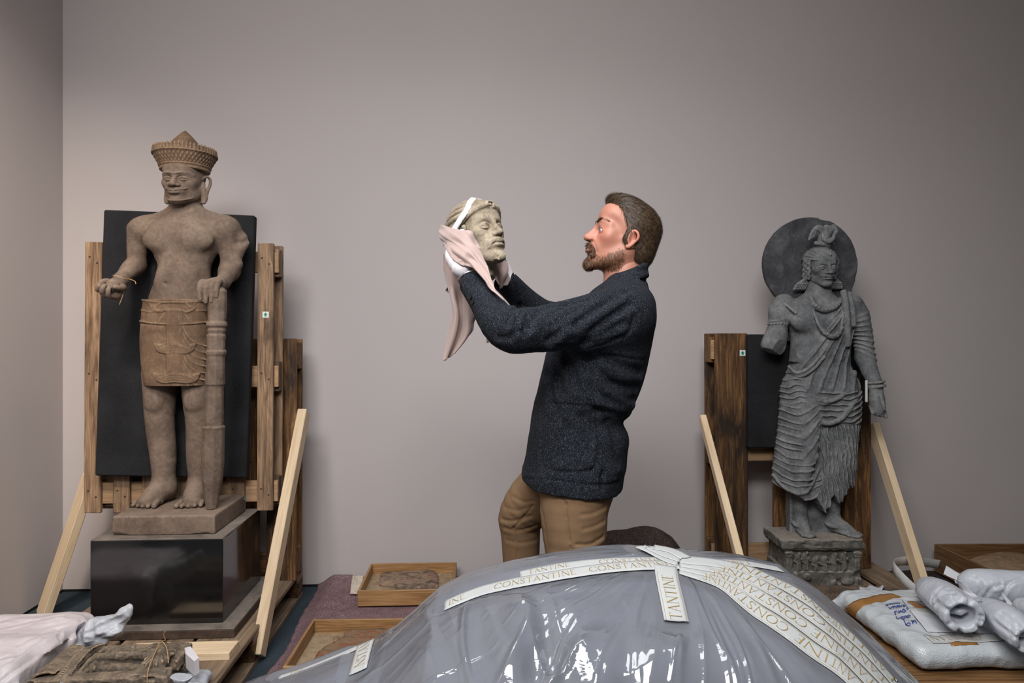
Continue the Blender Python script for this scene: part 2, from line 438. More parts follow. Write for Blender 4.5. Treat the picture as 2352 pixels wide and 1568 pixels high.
# ================================================================ the room
TH = math.atan(0.059)                       # the room stands turned a little against the view
WALL_Y0 = 3.757
def wall_y(x): return WALL_Y0+0.059*x
room = Vector((-2.334, 3.6193, 0.0))        # back left corner of the floor
ux = Vector((math.cos(TH), math.sin(TH), 0)); uy = Vector((math.sin(TH), -math.cos(TH), 0))  # along the back wall, towards the viewer
def RM(a, b, z=0): return room+ux*a+uy*b+Vector((0, 0, z))
RW, RD, RH = 6.4, 8.0, 3.45
M_wall = (lambda b: (b.color(b.mix(b.noise(b.coord(), 1.3, 4), srgb(180, 173, 173), srgb(186, 179, 178))), b.bump(b.noise(b.coord(), 220, 3), 0.06, 0.001), b.m)[-1])(MB('wall paint', 0.75, 0.25))
M_ceil = plain_mat('ceiling paint', srgb(215, 212, 208), 0.85, 0.2)
def carpet():
    b = MB('rib carpet', 0.95, 0.1)
    v = b.coord((1, 1, 1), rot=(0, 0, -TH))
    w = b.wave(v, 42, 1.2, 3, dr='Y', dscale=6); f = b.noise(v, 260, 3, 0.7); g = b.noise(v, 3, 3)
    c = b.ramp(f, [(0.3, srgb(26, 33, 39)), (0.7, srgb(84, 98, 108))])
    c = b.mix(b.math('MULTIPLY', w, 0.4), c, srgb(34, 42, 50)); c = b.mix(0.25, c, b.ramp(g, [(0.35, (0.3, 0.3, 0.3)), (0.7, (0.8, 0.8, 0.8))]), 'OVERLAY')
    b.color(c); b.bump(f, 0.8, 0.004); b.bump(w, 0.5, 0.004); return b.m
M_carpet = carpet()
M_black = plain_mat('black skirting', srgb(18, 18, 20), 0.6)
def slab(name, pts, thick, mat):
    """flat polygon with thickness (pts ccw seen from the room side)"""
    pts = [Vector(p) for p in pts]; n = (pts[1]-pts[0]).cross(pts[2]-pts[1]).normalized()
    k = len(pts); v = pts+[p-n*thick for p in pts]
    f = [tuple(range(k)), tuple(range(2*k-1, k-1, -1))]+[(i, k+i, k+(i+1) % k, (i+1) % k) for i in range(k)]
    f = f[:2]+[q[::-1] for q in f[2:]]
    o = mesh_obj(name, v, f, mat, None, False); o['kind'] = 'structure'; return o
slab('floor', [RM(0, RD), RM(RW, RD), RM(RW, 0), RM(0, 0)], 0.1, M_carpet)
slab('ceiling', [RM(0, 0, RH), RM(RW, 0, RH), RM(RW, RD, RH), RM(0, RD, RH)], 0.1, M_ceil)
slab('wall_back', [RM(0, 0, 0.012), RM(RW, 0, 0.012), RM(RW, 0, RH), RM(0, 0, RH)], 0.1, M_wall)
slab('wall_left', [RM(0, RD, 0.012), RM(0, 0, 0.012), RM(0, 0, RH), RM(0, RD, RH)], 0.1, M_wall)
slab('wall_right', [RM(RW, 0, 0.012), RM(RW, RD, 0.012), RM(RW, RD, RH), RM(RW, 0, RH)], 0.1, M_wall)
slab('wall_front', [RM(RW, RD, 0.012), RM(0, RD, 0.012), RM(0, RD, RH), RM(RW, RD, RH)], 0.1, M_wall)
slab('baseboard_back', [RM(0, 0.002, 0), RM(RW, 0.002, 0), RM(RW, 0.002, 0.013), RM(0, 0.002, 0.013)], 0.06, M_black)
slab('baseboard_left', [RM(0.002, RD, 0), RM(0.002, 0, 0), RM(0.002, 0, 0.013), RM(0.002, RD, 0.013)], 0.06, M_black)
# ================================================================ pallets, foam boards, braces
M_pal = wood_mat('worn pallet wood', srgb(152, 125, 100), srgb(124, 100, 78), srgb(84, 64, 48), 0.7, stain_col=srgb(46, 36, 28)[:3], gs=1.3)
M_pal_dark = wood_mat('dark stained pallet wood', srgb(138, 102, 64), srgb(92, 64, 38), srgb(40, 26, 16), 0.95, gs=1.5)
M_pal_brown = wood_mat('brown stained pallet wood', srgb(140, 104, 66), srgb(102, 72, 42), srgb(46, 30, 18), 0.9, gs=1.4)
M_pal_grey = wood_mat('grey dusty pallet wood', srgb(148, 129, 108), srgb(130, 111, 91), srgb(104, 87, 70), 0.2, fine_amt=0.2)
M_pine = wood_mat('fresh pine', srgb(222, 200, 170), srgb(216, 192, 160), srgb(204, 176, 142), 0.0, rough=0.55, bump=0.06, fine_amt=0.14, knot_amt=0.55)
M_raw = wood_mat('clean pallet wood', srgb(172, 141, 110), srgb(156, 126, 96), srgb(130, 102, 76), 0.15, fine_amt=0.2)
def foam_mat():
    b = MB('black foam', 0.9, 0.25); v = b.coord(); f = b.noise(v, 420, 2, 0.6); g = b.noise(v, 5, 4)
    c = b.ramp(g, [(0.3, srgb(20, 21, 23)), (0.7, srgb(36, 37, 40))])
    c = b.mix(b.ramp(f, [(0.62, (0, 0, 0)), (0.72, (1, 1, 1))]), c, srgb(62, 64, 68))
    b.color(c); b.bump(f, 0.5, 0.002); return b.m
M_foam = foam_mat()
M_nail = plain_mat('rusty nail', srgb(38, 30, 26), 0.7)
M_sticker = plain_mat('sticker white', srgb(214, 216, 216), 0.5)
M_green = plain_mat('sticker green', srgb(18, 128, 96), 0.5)
def board(name, parent, c, L, Wd, T, axis, mat, jitter=0.0):
    """plank: length L along axis ('x','y','z'), then width and thickness.  x: W=z,T=y ; z: W=x,T=y ; y: W=x,T=z"""
    bm = box_bm((L, Wd, T), 0.003)
    if jitter:
        for v in bm.verts: v.co += Vector((random.uniform(-1, 1), random.uniform(-1, 1), random.uniform(-1, 1)))*jitter
    o = bm_obj(name, bm, mat, parent); o.location = c
    R = {'x': Matrix(((1, 0, 0), (0, 0, 1), (0, 1, 0))), 'z': Matrix(((0, 1, 0), (0, 0, 1), (1, 0, 0))), 'y': Matrix(((0, 1, 0), (1, 0, 0), (0, 0, 1)))}[axis]
    if R.determinant() < 0: R = R @ Matrix(((1, 0, 0), (0, 1, 0), (0, 0, -1)))
    o.rotation_euler = R.to_euler(); return o
def nails(parent, pts, n=(0, -1, 0)):
    pass
def upright_pallet(name, label, loc, rot, Wd, H, slats, mats, T=0.13, deck=0.022, sw=None, cross=(0.07, 0.5, 0.93), blocks=True):
    """stands on its end: front deck slats vertical (y from 0 to deck), cross boards behind them, blocks, back boards"""
    t = thing(name, label, 'pallet', loc, rot)
    for (x, w) in slats:
        board('slat', t, (x, deck/2, H/2), H-random.uniform(0, 0.006), w, deck, 'z', mats[0], 0.0012)
    zs = [c*H for c in cross]
    for z in zs:
        board('cross_board', t, (0, deck*1.5+0.0005, z), Wd, 0.098, deck, 'x', mats[1], 0.001)
    V = []; Q = []
    for (x, w) in slats:
        for z in zs:
            for dx, dz in ((-w*0.22, 0.016), (w*0.24, -0.012)):
                b = len(V); V += [(x+dx+0.0042*math.cos(a), -0.0008, z+dz+0.0042*math.sin(a)) for a in np.linspace(0, 2*math.pi, 9)[:-1]]; V += [(q[0], 0.004, q[2]) for q in V[b:b+8]]
                Q.append(tuple(range(b, b+8))); Q += [(b+i, b+8+i, b+8+(i+1) % 8, b+(i+1) % 8) for i in range(8)]
    mesh_obj('nail_heads', V, Q, M_nail, t, False)['kind'] = 'stuff'
    bt = T-3*deck-0.001
    xs = (-Wd/2+0.05, 0, Wd/2-0.05)
    for z in zs:
        for x in xs:
            o = board('block', t, (x, 2*deck+bt/2+0.0005, z), 0.14 if 0.1 < z/H < 0.9 else 0.13, 0.098, bt, 'z', mats[2], 0.0015)
    for x in xs:
        board('bottom_board', t, (x, T-deck/2, H/2), H, 0.098, deck, 'z', mats[2], 0.001)
    return t
def floor_pallet(name, label, loc, rot, Wd, Dp, boards, mats, H=0.144, group=None):
    """lies flat: deck boards run along local y (depth) at the given (x, width)"""
    t = thing(name, label, 'pallet', loc, rot)
    for (x, w) in boards:
        board('deck_board', t, (x, 0, H-0.011), Dp, w, 0.022, 'y', mats[0], 0.001)
    for y in (-Dp/2+0.05, 0, Dp/2-0.05):
        board('cross_board', t, (0, y, H-0.0335), Wd, 0.022, 0.1, 'x', mats[1], 0.001)
        for x in (-Wd/2+0.05, 0, Wd/2-0.05):
            b = board('block', t, (x, y, 0.022+(H-0.0445-0.022)/2), 0.1, 0.1, H-0.0445-0.022, 'y', mats[2], 0.0012)
    for x in (-Wd/2+0.05, 0, Wd/2-0.05):
        board('bottom_board', t, (x, 0, 0.011), Dp, 0.1, 0.022, 'y', mats[1], 0.001)
    return t
def arrow_sticker(parent, c, s):
    st = box('arrow_sticker', (s, 0.0012, s), c, M_sticker, parent, 0.0)
    k = s*0.42
    v = []; pts = [(-0.8, -0.05), (0, 0.85), (0.8, -0.05), (0.38, -0.05), (0.38, -0.75), (-0.38, -0.75), (-0.38, -0.05)]
    for y in (-0.0018, -0.0004): v += [(x*k, y, z*k) for x, z in pts]
    f = [(0, 1, 2), (0, 2, 3, 6), (6, 3, 4, 5)]; f = [q[::-1] for q in f]+[tuple(i+7 for i in q) for q in f]
    f += [(i, (i+1) % 7, 7+(i+1) % 7, 7+i) for i in range(7)]
    mesh_obj('arrow', v, f, M_green, st, False)
    return st
def brace(name, label, a, b, w, t, mat=None, roll=None, endcut=True):
    """timber from a to b; w across (local y), t the other way (local z); roll = direction of local z"""
    a = Vector(a); b = Vector(b); L = (b-a).length; x = (b-a).normalized()
    z = Vector(roll or (0, -1, 0)); z = (z-x*z.dot(x)).normalized(); y = z.cross(x)
    o = bm_obj(name, box_bm((L, w, t), 0.0025), mat or M_pine)
    o.matrix_world = Matrix.Translation((a+b)/2) @ Matrix((x, y, z)).transposed().to_4x4()
    return tag(o, label, 'timber')
# --- left: floor pallet
floor_pallet('floor_pallet', 'low dusty wooden pallet on the carpet under the black plinth', (-1.428, 2.80, 0), (0, 0, TH), 0.80, 1.50,
             [(-0.33, 0.14), (-0.165, 0.14), (-0.005, 0.14), (0.135, 0.10), (0.30, 0.20)], (M_pal_grey, M_pal_grey, M_pal_brown))
fp_ = [o for o in bpy.data.objects if o.name == 'floor_pallet'][0]
M_stamp = plain_mat('stamp ink', srgb(52, 42, 34), 0.8)
Rt = Matrix.Rotation(TH, 3, 'Z').transposed()
for rr, hh in ((0.028, 0.034), (0.020, 0.025)):
    pts = [Rt @ (Vector((-1.0285+0.0*k, 3.46+rr*math.cos(a), 0.066+hh*math.sin(a)*0.9))-Vector(fp_.location)) for k, a in enumerate(np.linspace(0, 2*math.pi, 25)[:-1])]
    for q in pts: q.x = 0.4008
    V, Q = tube(pts, 0.0014, 5, True); mesh_obj('stamp_ring', V, Q, M_stamp, fp_, True)
# --- left: upright pallets
sl = [(-0.395+i*0.1283, 0.073) for i in range(7)]
pal1 = upright_pallet('upright_pallet', 'pale wooden pallet on end behind the brown crowned statue', (-1.508, 3.185, 0.519), (math.radians(-0.6), 0, TH), 0.845, 1.237, [(x-0.005, w) for x, w in sl], (M_pal, M_raw, M_pal), T=0.12)
arrow_sticker(pal1, (0.372, -0.0012, 0.905), 0.028)
pal2 = upright_pallet('upright_pallet', 'dark pallet on end against the wall behind the pale pallet', (-1.445, 3.345, 0.144), (math.radians(-0.8), 0, TH), 0.80, 1.17, [(-0.33, 0.14), (-0.16, 0.1), (0.0, 0.14), (0.16, 0.1), (0.33, 0.14)], (M_pal_dark, M_pal_dark, M_pal_brown), T=0.135)
# --- left: foam sheet
fm = box('foam_board', (0.662, 0.045, 1.19), P(408, 790, 3.158), M_foam, None, 0.006, (math.radians(-0.5), math.radians(1.6), TH))
fm.location = P(407, 791, 3.155)
tag(fm, 'black foam sheet between the brown crowned statue and its pallet', 'foam board')
# --- left: braces and plank
brace('brace_timber', 'pine brace leaning from the carpet to the pale pallet beside the left wall', (-2.212, 3.285, 0.004), (-1.976, 3.262, 0.665), 0.038, 0.095, roll=(0.75, -0.6, 0.2))
brace('brace_timber', 'pine brace beside the black plinth leaning on the dark pallet', (-1.028, 2.815, 0.03), (-1.020, 3.415, 0.955), 0.044, 0.07, roll=(0, -0.85, 0.5))
pl = box('pine_plank', (0.375, 0.105, 0.028), (-1.2155, 2.567, 0.158), M_pine, None, 0.002, (0, 0, TH))
tag(pl, 'short pine plank lying on the dusty pallet in front of the plinth', 'plank')
# --- right: floor pallet, upright pallet, foam, braces
floor_pallet('floor_pallet', 'weathered pallet on the carpet carrying the grey stone statue', (1.46, 3.12, 0), (0, 0, TH), 0.92, 1.14,
             [(-0.385, 0.15), (-0.19, 0.145), (0.0, 0.145), (0.195, 0.145), (0.385, 0.15)], (M_pal_grey, M_pal_grey, M_pal_brown))
pal3 = upright_pallet('upright_pallet', 'brown stained pallet on end behind the grey stone statue', (1.424, 3.52, 0.144), (math.radians(-0.4), 0, TH), 0.825, 1.198,
                      [(-0.318, 0.165), (-0.05, 0.10), (0.16, 0.10), (0.335, 0.145)], (M_pal_dark, M_raw, M_pal_brown), T=0.14)
arrow_sticker(pal3, (-0.262, -0.0012, 1.098), 0.029)
fm2 = box("foam_board", (0.575, 0.045, 0.565), (0, 0, 0), M_foam, None, 0.006, (math.radians(-0.3), 0, TH))
fm2.location = P(1845, 897, 3.494)
tag(fm2, 'black foam block between the grey stone statue and its pallet', 'foam board')
brace('brace_timber', 'pine brace on the brown pallet next to the wrapped bundle', (1.012, 2.90, 0.148), (0.985, 3.60, 0.905), 0.032, 0.06, roll=(-0.1, -0.8, 0.5))
brace('brace_timber', 'pine brace behind the white rolls leaning on the brown pallet', (1.878, 3.16, 0.146), (1.858, 3.585, 0.87), 0.034, 0.07, roll=(0, -0.85, 0.45))
# ================================================================ heads
def head_field(h=0.0028, lids='closed', nose=1.0, lips=1.0, brow=0.0, ears='human', neck=-0.20, jaw=1.0, mouth_open=0.0):
    """canonical head facing -y, origin between the ears, chin at z=-0.12, crown at z=0.117"""
    f = Field((-0.125, -0.16, neck-0.03), (0.125, 0.14, 0.16), h)
    f.ell((0, 0.012, 0.035), (0.076, 0.096, 0.082), k=0.02)
    f.ell((0, -0.055, 0.055), (0.058, 0.040, 0.048), k=0.03)
    f.ell((0, -0.028, -0.033), (0.060*jaw, 0.061, 0.078), k=0.03)
    for s in (-1, 1):
        f.chain([(s*0.049*jaw, 0.012, -0.048), (s*0.041*jaw, -0.022, -0.080), (s*0.015, -0.066, -0.103)], [0.019, 0.019, 0.019], k=0.025)
        f.ell((s*0.042, -0.057, -0.016), (0.021, 0.018, 0.020), k=0.026)
        f.chain([(s*0.050, -0.060, 0.019), (s*0.034, -0.079, 0.025), (s*0.012, -0.087, 0.019)], [0.006, 0.0095, 0.008], k=0.018)
    f.ell((0, -0.080, -0.104), (0.021, 0.018, 0.019), k=0.018)
    f.ell((0, -0.079, -0.060), (0.032, 0.024, 0.028), k=0.022)
    for s in (-1, 1):
        f.ell((s*0.031, -0.100, 0.001), (0.019, 0.017, 0.0125), k=0.014, op='sub')
        if lids == 'open':
            f.ell((s*0.0305, -0.0750, 0.0), (0.0165, 0.0146, 0.0135), k=0.006)
            f.chain([(s*0.046, -0.0745, 0.010), (s*0.032, -0.0870, 0.0135), (s*0.016, -0.0870, 0.009)], [0.003, 0.0042, 0.003], k=0.006, n=8)
            f.ell((s*0.0325, -0.0885, -0.0012), (0.0150, 0.0120, 0.0045), (0, s*4, s*20), k=0.0015, op='sub')
            continue
        f.ell((s*0.031, -0.0765, 0.0), (0.0150, 0.0125, 0.0125), k=0.003)
        q = [(s*0.0155, -0.0865, -0.002), (s*0.022, -0.0895, 0.0055), (s*0.032, -0.0905, 0.0075), (s*0.042, -0.0860, 0.004), (s*0.048, -0.0795, -0.001)]
        f.chain(q, [0.0028, 0.003, 0.0032, 0.003, 0.0024], k=0.003, n=9)
        ql = [(s*0.016, -0.0865, -0.003), (s*0.024, -0.0880, -0.0085), (s*0.034, -0.0875, -0.0100), (s*0.043, -0.0835, -0.0065), (s*0.048, -0.0795, -0.002)]
        f.chain(ql, [0.002, 0.0026, 0.0028, 0.0024, 0.002], k=0.003, n=9)
        f.ell((s*0.031, -0.0785, 0.002), (0.0160, 0.0125, 0.0110), k=0.003)
        f.chain([(s*0.017, -0.0885, -0.0045), (s*0.025, -0.0920, -0.0075), (s*0.036, -0.0910, -0.0075), (s*0.046, -0.0835, -0.003)], [0.0016]*4, k=0.002, op='sub', n=10)
    f.chain([(0, -0.087, 0.022), (0, -0.093, 0.008), (0, -0.107, -0.018), (0, -0.1135, -0.030)], [0.0085, 0.0075, 0.0085*nose, 0.0100*nose], k=0.012, n=8)
    f.ell((0, -0.092, -0.026), (0.0125*nose, 0.018, 0.018), k=0.010)
    f.ell((0, -0.1145, -0.033), (0.0105*nose, 0.0110, 0.0095), k=0.006)
    for s in (-1, 1):
        f.ell((s*0.0125*nose, -0.1015, -0.0355), (0.0080*nose, 0.0115, 0.0080), k=0.006)
        f.ell((s*0.0072*nose, -0.1075, -0.0435), (0.0036, 0.0055, 0.0035), k=0.002, op='sub')
    f.chain([(0, -0.101, -0.044), (0, -0.1025, -0.054)], [0.0015, 0.0018], k=0.004, op='sub')
    u = 0.0052*lips; w = 0.0062*lips
    f.chain([(-0.025, -0.0885, -0.0655), (-0.011, -0.1010, -0.0600), (0, -0.1030, -0.0615), (0.011, -0.1010, -0.0600), (0.025, -0.0885, -0.0655)], [u*0.5, u, u*0.95, u, u*0.5], k=0.006, n=15)
    f.chain([(-0.023, -0.0885, -0.0685), (-0.010, -0.0990, -0.0720), (0, -0.1010, -0.0730), (0.010, -0.0990, -0.0720), (0.023, -0.0885, -0.0685)], [w*0.45, w, w*1.05, w, w*0.45], k=0.006, n=15)
    f.chain([(-0.026, -0.0895, -0.0668), (-0.012, -0.1045, -0.0660), (0, -0.1065, -0.0672), (0.012, -0.1045, -0.0660), (0.026, -0.0895, -0.0668)], [0.0020+mouth_open]*5, k=0.002, op='sub', n=15)
    f.ell((0, -0.104, -0.0865), (0.020, 0.009, 0.005), k=0.012, op='sub')
    for s in (-1, 1):
        if ears == 'human':
            f.ell((s*0.0765, 0.014, -0.012), (0.006, 0.017, 0.028), (12, 0, s*22), k=0.006)
            f.ell((s*0.087, 0.011, -0.012), (0.008, 0.010, 0.017), (12, 0, s*22), k=0.004, op='sub')
            hx = [(s*0.074, 0.000, 0.000), (s*0.080, 0.009, 0.015), (s*0.086, 0.022, 0.012), (s*0.087, 0.029, -0.004), (s*0.082, 0.021, -0.022), (s*0.077, 0.008, -0.038), (s*0.073, 0.001, -0.034)]
            f.chain(hx, [0.004, 0.0042, 0.0045, 0.0045, 0.004, 0.0062, 0.004], k=0.004, n=18)
            f.chain([(s*0.074, 0.0, -0.010), (s*0.079, 0.002, -0.018)], [0.0035, 0.0035], k=0.004)
        elif ears == 'long':
            hx = [(s*0.070, 0.004, 0.012), (s*0.084, 0.014, 0.030), (s*0.093, 0.030, 0.018), (s*0.091, 0.032, -0.012), (s*0.083, 0.018, -0.050), (s*0.080, 0.008, -0.092), (s*0.076, 0.004, -0.106)]
            f.chain(hx, [0.005, 0.006, 0.006, 0.0065, 0.008, 0.009, 0.007], k=0.006, n=20)
            f.chain([(s*0.072, 0.012, -0.006), (s*0.076, 0.006, -0.05), (s*0.076, 0.002, -0.104)], [0.008, 0.007, 0.006], k=0.008, n=8)
    if lids == 'open':
        for s in (-1, 1):
            f.dent([(s*0.017, -0.101, -0.038), (s*0.029, -0.090, -0.054), (s*0.034, -0.080, -0.072)], 0.0034, 0.006, 9)
            f.dent([(s*0.018, -0.089, -0.013), (s*0.032, -0.089, -0.017), (s*0.046, -0.078, -0.012)], 0.0024, 0.004, 9)
            f.dent([(s*0.052, -0.060, 0.040), (s*0.064, -0.035, 0.020), (s*0.066, -0.025, 0.0)], 0.004, 0.016, 6)
    if neck: f.cone((0, 0.022, -0.06), (0, 0.034, neck), 0.055, 0.058, k=0.03)
    return f
def head_xf(scale, yaw, pitch, roll, loc):
    """matrix + offset: canonical head -> world.  pitch>0 lifts the face, yaw turns about z (0 faces -y, +90 faces +x)"""
    sc = np.diag([scale]*3 if np.isscalar(scale) else scale)
    R = np.array((Matrix.Rotation(math.radians(yaw), 3, 'Z') @ Matrix.Rotation(math.radians(roll), 3, 'Y') @ Matrix.Rotation(math.radians(-pitch), 3, 'X')))
    M = R @ sc; c = np.array(loc, float)
    def f(v): return np.atleast_2d(np.asarray(v, float)) @ M.T+c
    f.R = R; f.M = M; f.c = c; return f

def ridges(f, mp, c, rad, phis, th0, th1, r, k=0.0015, g=1.0, n=16, wav=0.0):
    """locks of hair lying on an ellipsoid, swept from the brow over the crown; mp maps canonical points into the field"""
    for i, ph in enumerate(phis):
        pts = []
        for t in np.linspace(0, 1, 9):
            th = math.radians(th0+(th1-th0)*t); v = np.array((math.sin(math.radians(ph))*(0.35+0.65*math.sin(math.pi*(0.08+0.84*t)))+wav*math.sin(t*14+i), -math.cos(th), max(math.sin(th), 0.02)*math.cos(math.radians(ph))+0.02)); v /= np.linalg.norm(v)
            pts.append(mp(np.array(c)+np.array(rad)*v*g))
        f.chain(pts, [r*0.7]+[r]*7+[r*0.7], k=k, n=n)
# ================================================================ plinth and the crowned brown statue
def plinth_mat():
    b = MB('black lacquer', 0.22, 1.0); v = b.coord(); n = b.noise(v, 3, 5, 0.6)
    b.color(b.ramp(n, [(0.3, srgb(14, 14, 15)), (0.7, srgb(28, 27, 27))]))
    b.rough(b.ramp(b.noise(v, 2.2, 5, 0.6, 0.6), [(0.3, (0.05, 0.05, 0.05)), (0.7, (0.16, 0.16, 0.16))])); b.bump(b.noise(v, 1.7, 2), 0.10, 0.02); return b.m
M_lac = plinth_mat()
def dust_mat():
    b = MB('dusty plinth top', 0.75, 0.3); v = b.coord(); n = b.noise(v, 7, 6, 0.65, 0.5)
    b.color(b.ramp(n, [(0.28, srgb(70, 66, 62)), (0.48, srgb(112, 104, 97)), (0.7, srgb(136, 126, 117))])); b.bump(b.noise(v, 60, 4), 0.15, 0.002); return b.m
M_dust = dust_mat()
M_slabf = stone_mat('brown plinth foot', srgb(52, 42, 36), srgb(74, 60, 50), srgb(96, 80, 68), 6, 0.15)
PX, PY = -1.4175, 2.998
plinth = thing('plinth', 'glossy black box plinth under the brown crowned statue', 'plinth', (PX, PY, 0.144), (0, 0, TH))
box('foot_slab', (0.636, 0.606, 0.034), (0, 0, 0.0175), M_slabf, plinth, 0.003)
box('foot_top', (0.634, 0.604, 0.005), (0, 0, 0.0365), M_dust, plinth, 0.001)
box('body', (0.51, 0.492, 0.333), (0, 0, 0.039+0.1665), M_lac, plinth, 0.003, segs=2)
box('top_panel', (0.508, 0.490, 0.004), (0, 0, 0.3735), M_dust, plinth, 0.001)
KC = (srgb(84, 71, 62), srgb(106, 91, 80), srgb(124, 108, 96))
M_kh = stone_mat('brown sandstone', *KC, sc=7, bump=0.22, dust=srgb(150, 134, 120), dustamt=0.35, edge_light=0.4, edge_light_col=srgb(158, 142, 126))
M_khc = stone_mat('brown carved sandstone', srgb(72, 57, 45), srgb(102, 82, 65), srgb(124, 102, 82), sc=9, bump=0.3, edge_light=0.7, edge_light_col=srgb(166, 142, 118))
M_twine = plain_mat('twine', srgb(178, 142, 104), 0.8)
M_blue = plain_mat('blue sticker', srgb(60, 150, 190), 0.5)
kb = Vector((-1.416, 2.998, 0.519))
kh = thing('crowned_statue', 'brown sandstone statue of a crowned standing man leaning on a club', 'statue', kb)
f = Field((-0.21, -0.20, -0.002), (0.21, 0.20, 0.085), 0.004)
f.box((0, 0, 0.0395), (0.202, 0.191, 0.0395), 0.006, k=0.002)
for (x, z, r) in ((-0.185, 0.0, 0.022), (-0.16, -0.004, 0.02), (0.13, -0.004, 0.016), (0.165, 0.0, 0.014), (0.201, 0.08, 0.012)):
    f.ell((x, -0.195, z), (r*1.6, 0.014, r*0.6), k=0.006, op='sub')
V, Q = f.mesh(); V = V @ np.array(Matrix.Rotation(TH, 3, 'Z')).T+np.array(kb)
mesh_obj('base_block', V, Q, M_kh, kh, True, True)
st = box('sticker', (0.001, 0.014, 0.012), Vector((0.2045, 0.16, 0.07)), M_blue, kh)
# ---- body
B = Field((-1.86, 2.70, 0.575), (-1.08, 3.17, 1.94), 0.0036)
X0 = -1.425
BY = 3.035
tz = [1.44, 1.49, 1.55, 1.62, 1.69, 1.75, 1.80, 1.835, 1.875, 1.91]
B.loft(tz, [X0-0.012, X0-0.012, X0-0.008, X0-0.002, X0, X0, X0, X0, X0, X0], [BY, BY, BY, BY+0.002, BY, BY, BY+0.004, BY+0.006, BY+0.006, BY],
       [0.135, 0.138, 0.120, 0.110, 0.136, 0.158, 0.150, 0.098, 0.060, 0.057], [0.098, 0.098, 0.090, 0.084, 0.092, 0.098, 0.088, 0.066, 0.057, 0.056], k=0.02)
for s in (-1, 1):
    B.ell((X0+s*0.070, BY-0.064, 1.738), (0.080, 0.038, 0.050), (0, s*8, 0), k=0.03)
    B.ell((X0+s*0.182, BY+0.004, 1.786), (0.045, 0.050, 0.046), k=0.04)
    B.chain([(X0+s*0.05, BY+0.01, 1.86), (X0+s*0.17, BY+0.01, 1.815)], [0.028, 0.030], k=0.05)
B.ell((X0-0.005, BY-0.060, 1.565), (0.085, 0.048, 0.090), k=0.04)
B.ell((-1.459, BY-0.112, 1.545), (0.007, 0.012, 0.006), k=0.010, op='sub')
B.chain([(X0, BY-0.102, 1.665), (X0-0.004, BY-0.108, 1.61)], [0.004, 0.003], k=0.02, op='sub')
# left (viewer) arm, held out
sh, el, wr = (-1.633, 3.045, 1.785), (-1.648, 3.060, 1.635), (-1.640, 2.925, 1.562)
B.chain([sh, (-1.643, 3.055, 1.71), el], [0.046, 0.042, 0.037], k=0.03)
B.ell((-1.648, 3.03, 1.62), (0.038, 0.045, 0.036), k=0.02)
B.chain([el, (-1.645, 2.99, 1.603), wr], [0.037, 0.036, 0.026], k=0.02)
hc = np.array(P(262, 663, 2.845)); hw = np.array(wr)
B.chain([hw, (hw+hc)/2+np.array([0, 0, -0.004]), hc+np.array([0, 0.01, -0.018])], [0.026, 0.030, 0.028], k=0.02)
orb = hc+np.array([0.002, -0.012, 0.010])
# fingers curl over the fruit from the outer side, thumb along the near side
B.chain([hc+(-0.008, 0.055, 0.008), hc+(-0.034, 0.030, 0.030), hc+(-0.048, -0.004, 0.026), hc+(-0.050, -0.026, 0.000)], [0.014, 0.013, 0.012, 0.009], k=0.008, n=8)
B.chain([hc+(-0.020, 0.020, -0.02), hc+(-0.042, -0.006, -0.006), hc+(-0.046, -0.036, -0.006), hc+(-0.034, -0.046, 0.008)], [0.012, 0.0115, 0.0105, 0.008], k=0.006, n=8)
B.chain([hc+(-0.012, 0.0, -0.03), hc+(-0.024, -0.032, -0.026), hc+(-0.018, -0.052, -0.006), hc+(-0.012, -0.048, 0.010)], [0.012, 0.0115, 0.0105, 0.008], k=0.006, n=8)
B.chain([hc+(0.002, 0.0, -0.032), hc+(0.000, -0.036, -0.032), hc+(0.006, -0.050, -0.012), hc+(0.006, -0.046, 0.000)], [0.0115, 0.0105, 0.0095, 0.008], k=0.006, n=8)
B.chain([hc+(0.018, 0.035, 0.004), hc+(0.032, 0.010, 0.004), hc+(0.034, -0.020, 0.002), hc+(0.026, -0.040, 0.004)], [0.013, 0.0125, 0.011, 0.009], k=0.008, n=8)
# right (viewer) arm, down to the club, with a broken spur of stone
sh, el, wr = (-1.235, 3.045, 1.785), (-1.243, 3.070, 1.615), (-1.226, 2.955, 1.552)
B.chain([sh, (-1.237, 3.060, 1.70), el], [0.046, 0.043, 0.039], k=0.03)
B.ell((-1.240, 3.05, 1.605), (0.040, 0.044, 0.040), k=0.02)
B.chain([el, (-1.232, 3.01, 1.585), wr], [0.040, 0.037, 0.029], k=0.02)
B.chain([(-1.225, 3.055, 1.785), (-1.185, 3.055, 1.752), (-1.156, 3.055, 1.731)], [0.036, 0.026, 0.006], k=0.008)
B.chain([(-1.20, 3.055, 1.70), (-1.170, 3.055, 1.722)], [0.030, 0.014], k=0.008)
B.chain([(-1.225, 3.06, 1.70), (-1.180, 3.058, 1.728)], [0.036, 0.014], k=0.014)
B.chain([(-1.215, 3.05, 1.66), (-1.203, 3.05, 1.64)], [0.030, 0.024], k=0.02)
hb = np.array((-1.226, 2.885, 1.535))
B.chain([wr, hb+(0, 0.02, 0.005), hb+(-0.006, -0.01, 0.003)], [0.028, 0.030, 0.026], k=0.015)
for i, (dx, ln) in enumerate(((-0.046, 0.062), (-0.022, 0.074), (0.002, 0.070), (0.022, 0.05))):
    B.chain([hb+(dx*0.75, 0.0, 0.012), hb+(dx, -0.032, 0.006), hb+(dx-0.002, -0.042, -0.020), hb+(dx-0.004, -0.038, -ln)], [0.012, 0.0125, 0.0115, 0.0095], k=0.005, n=9)
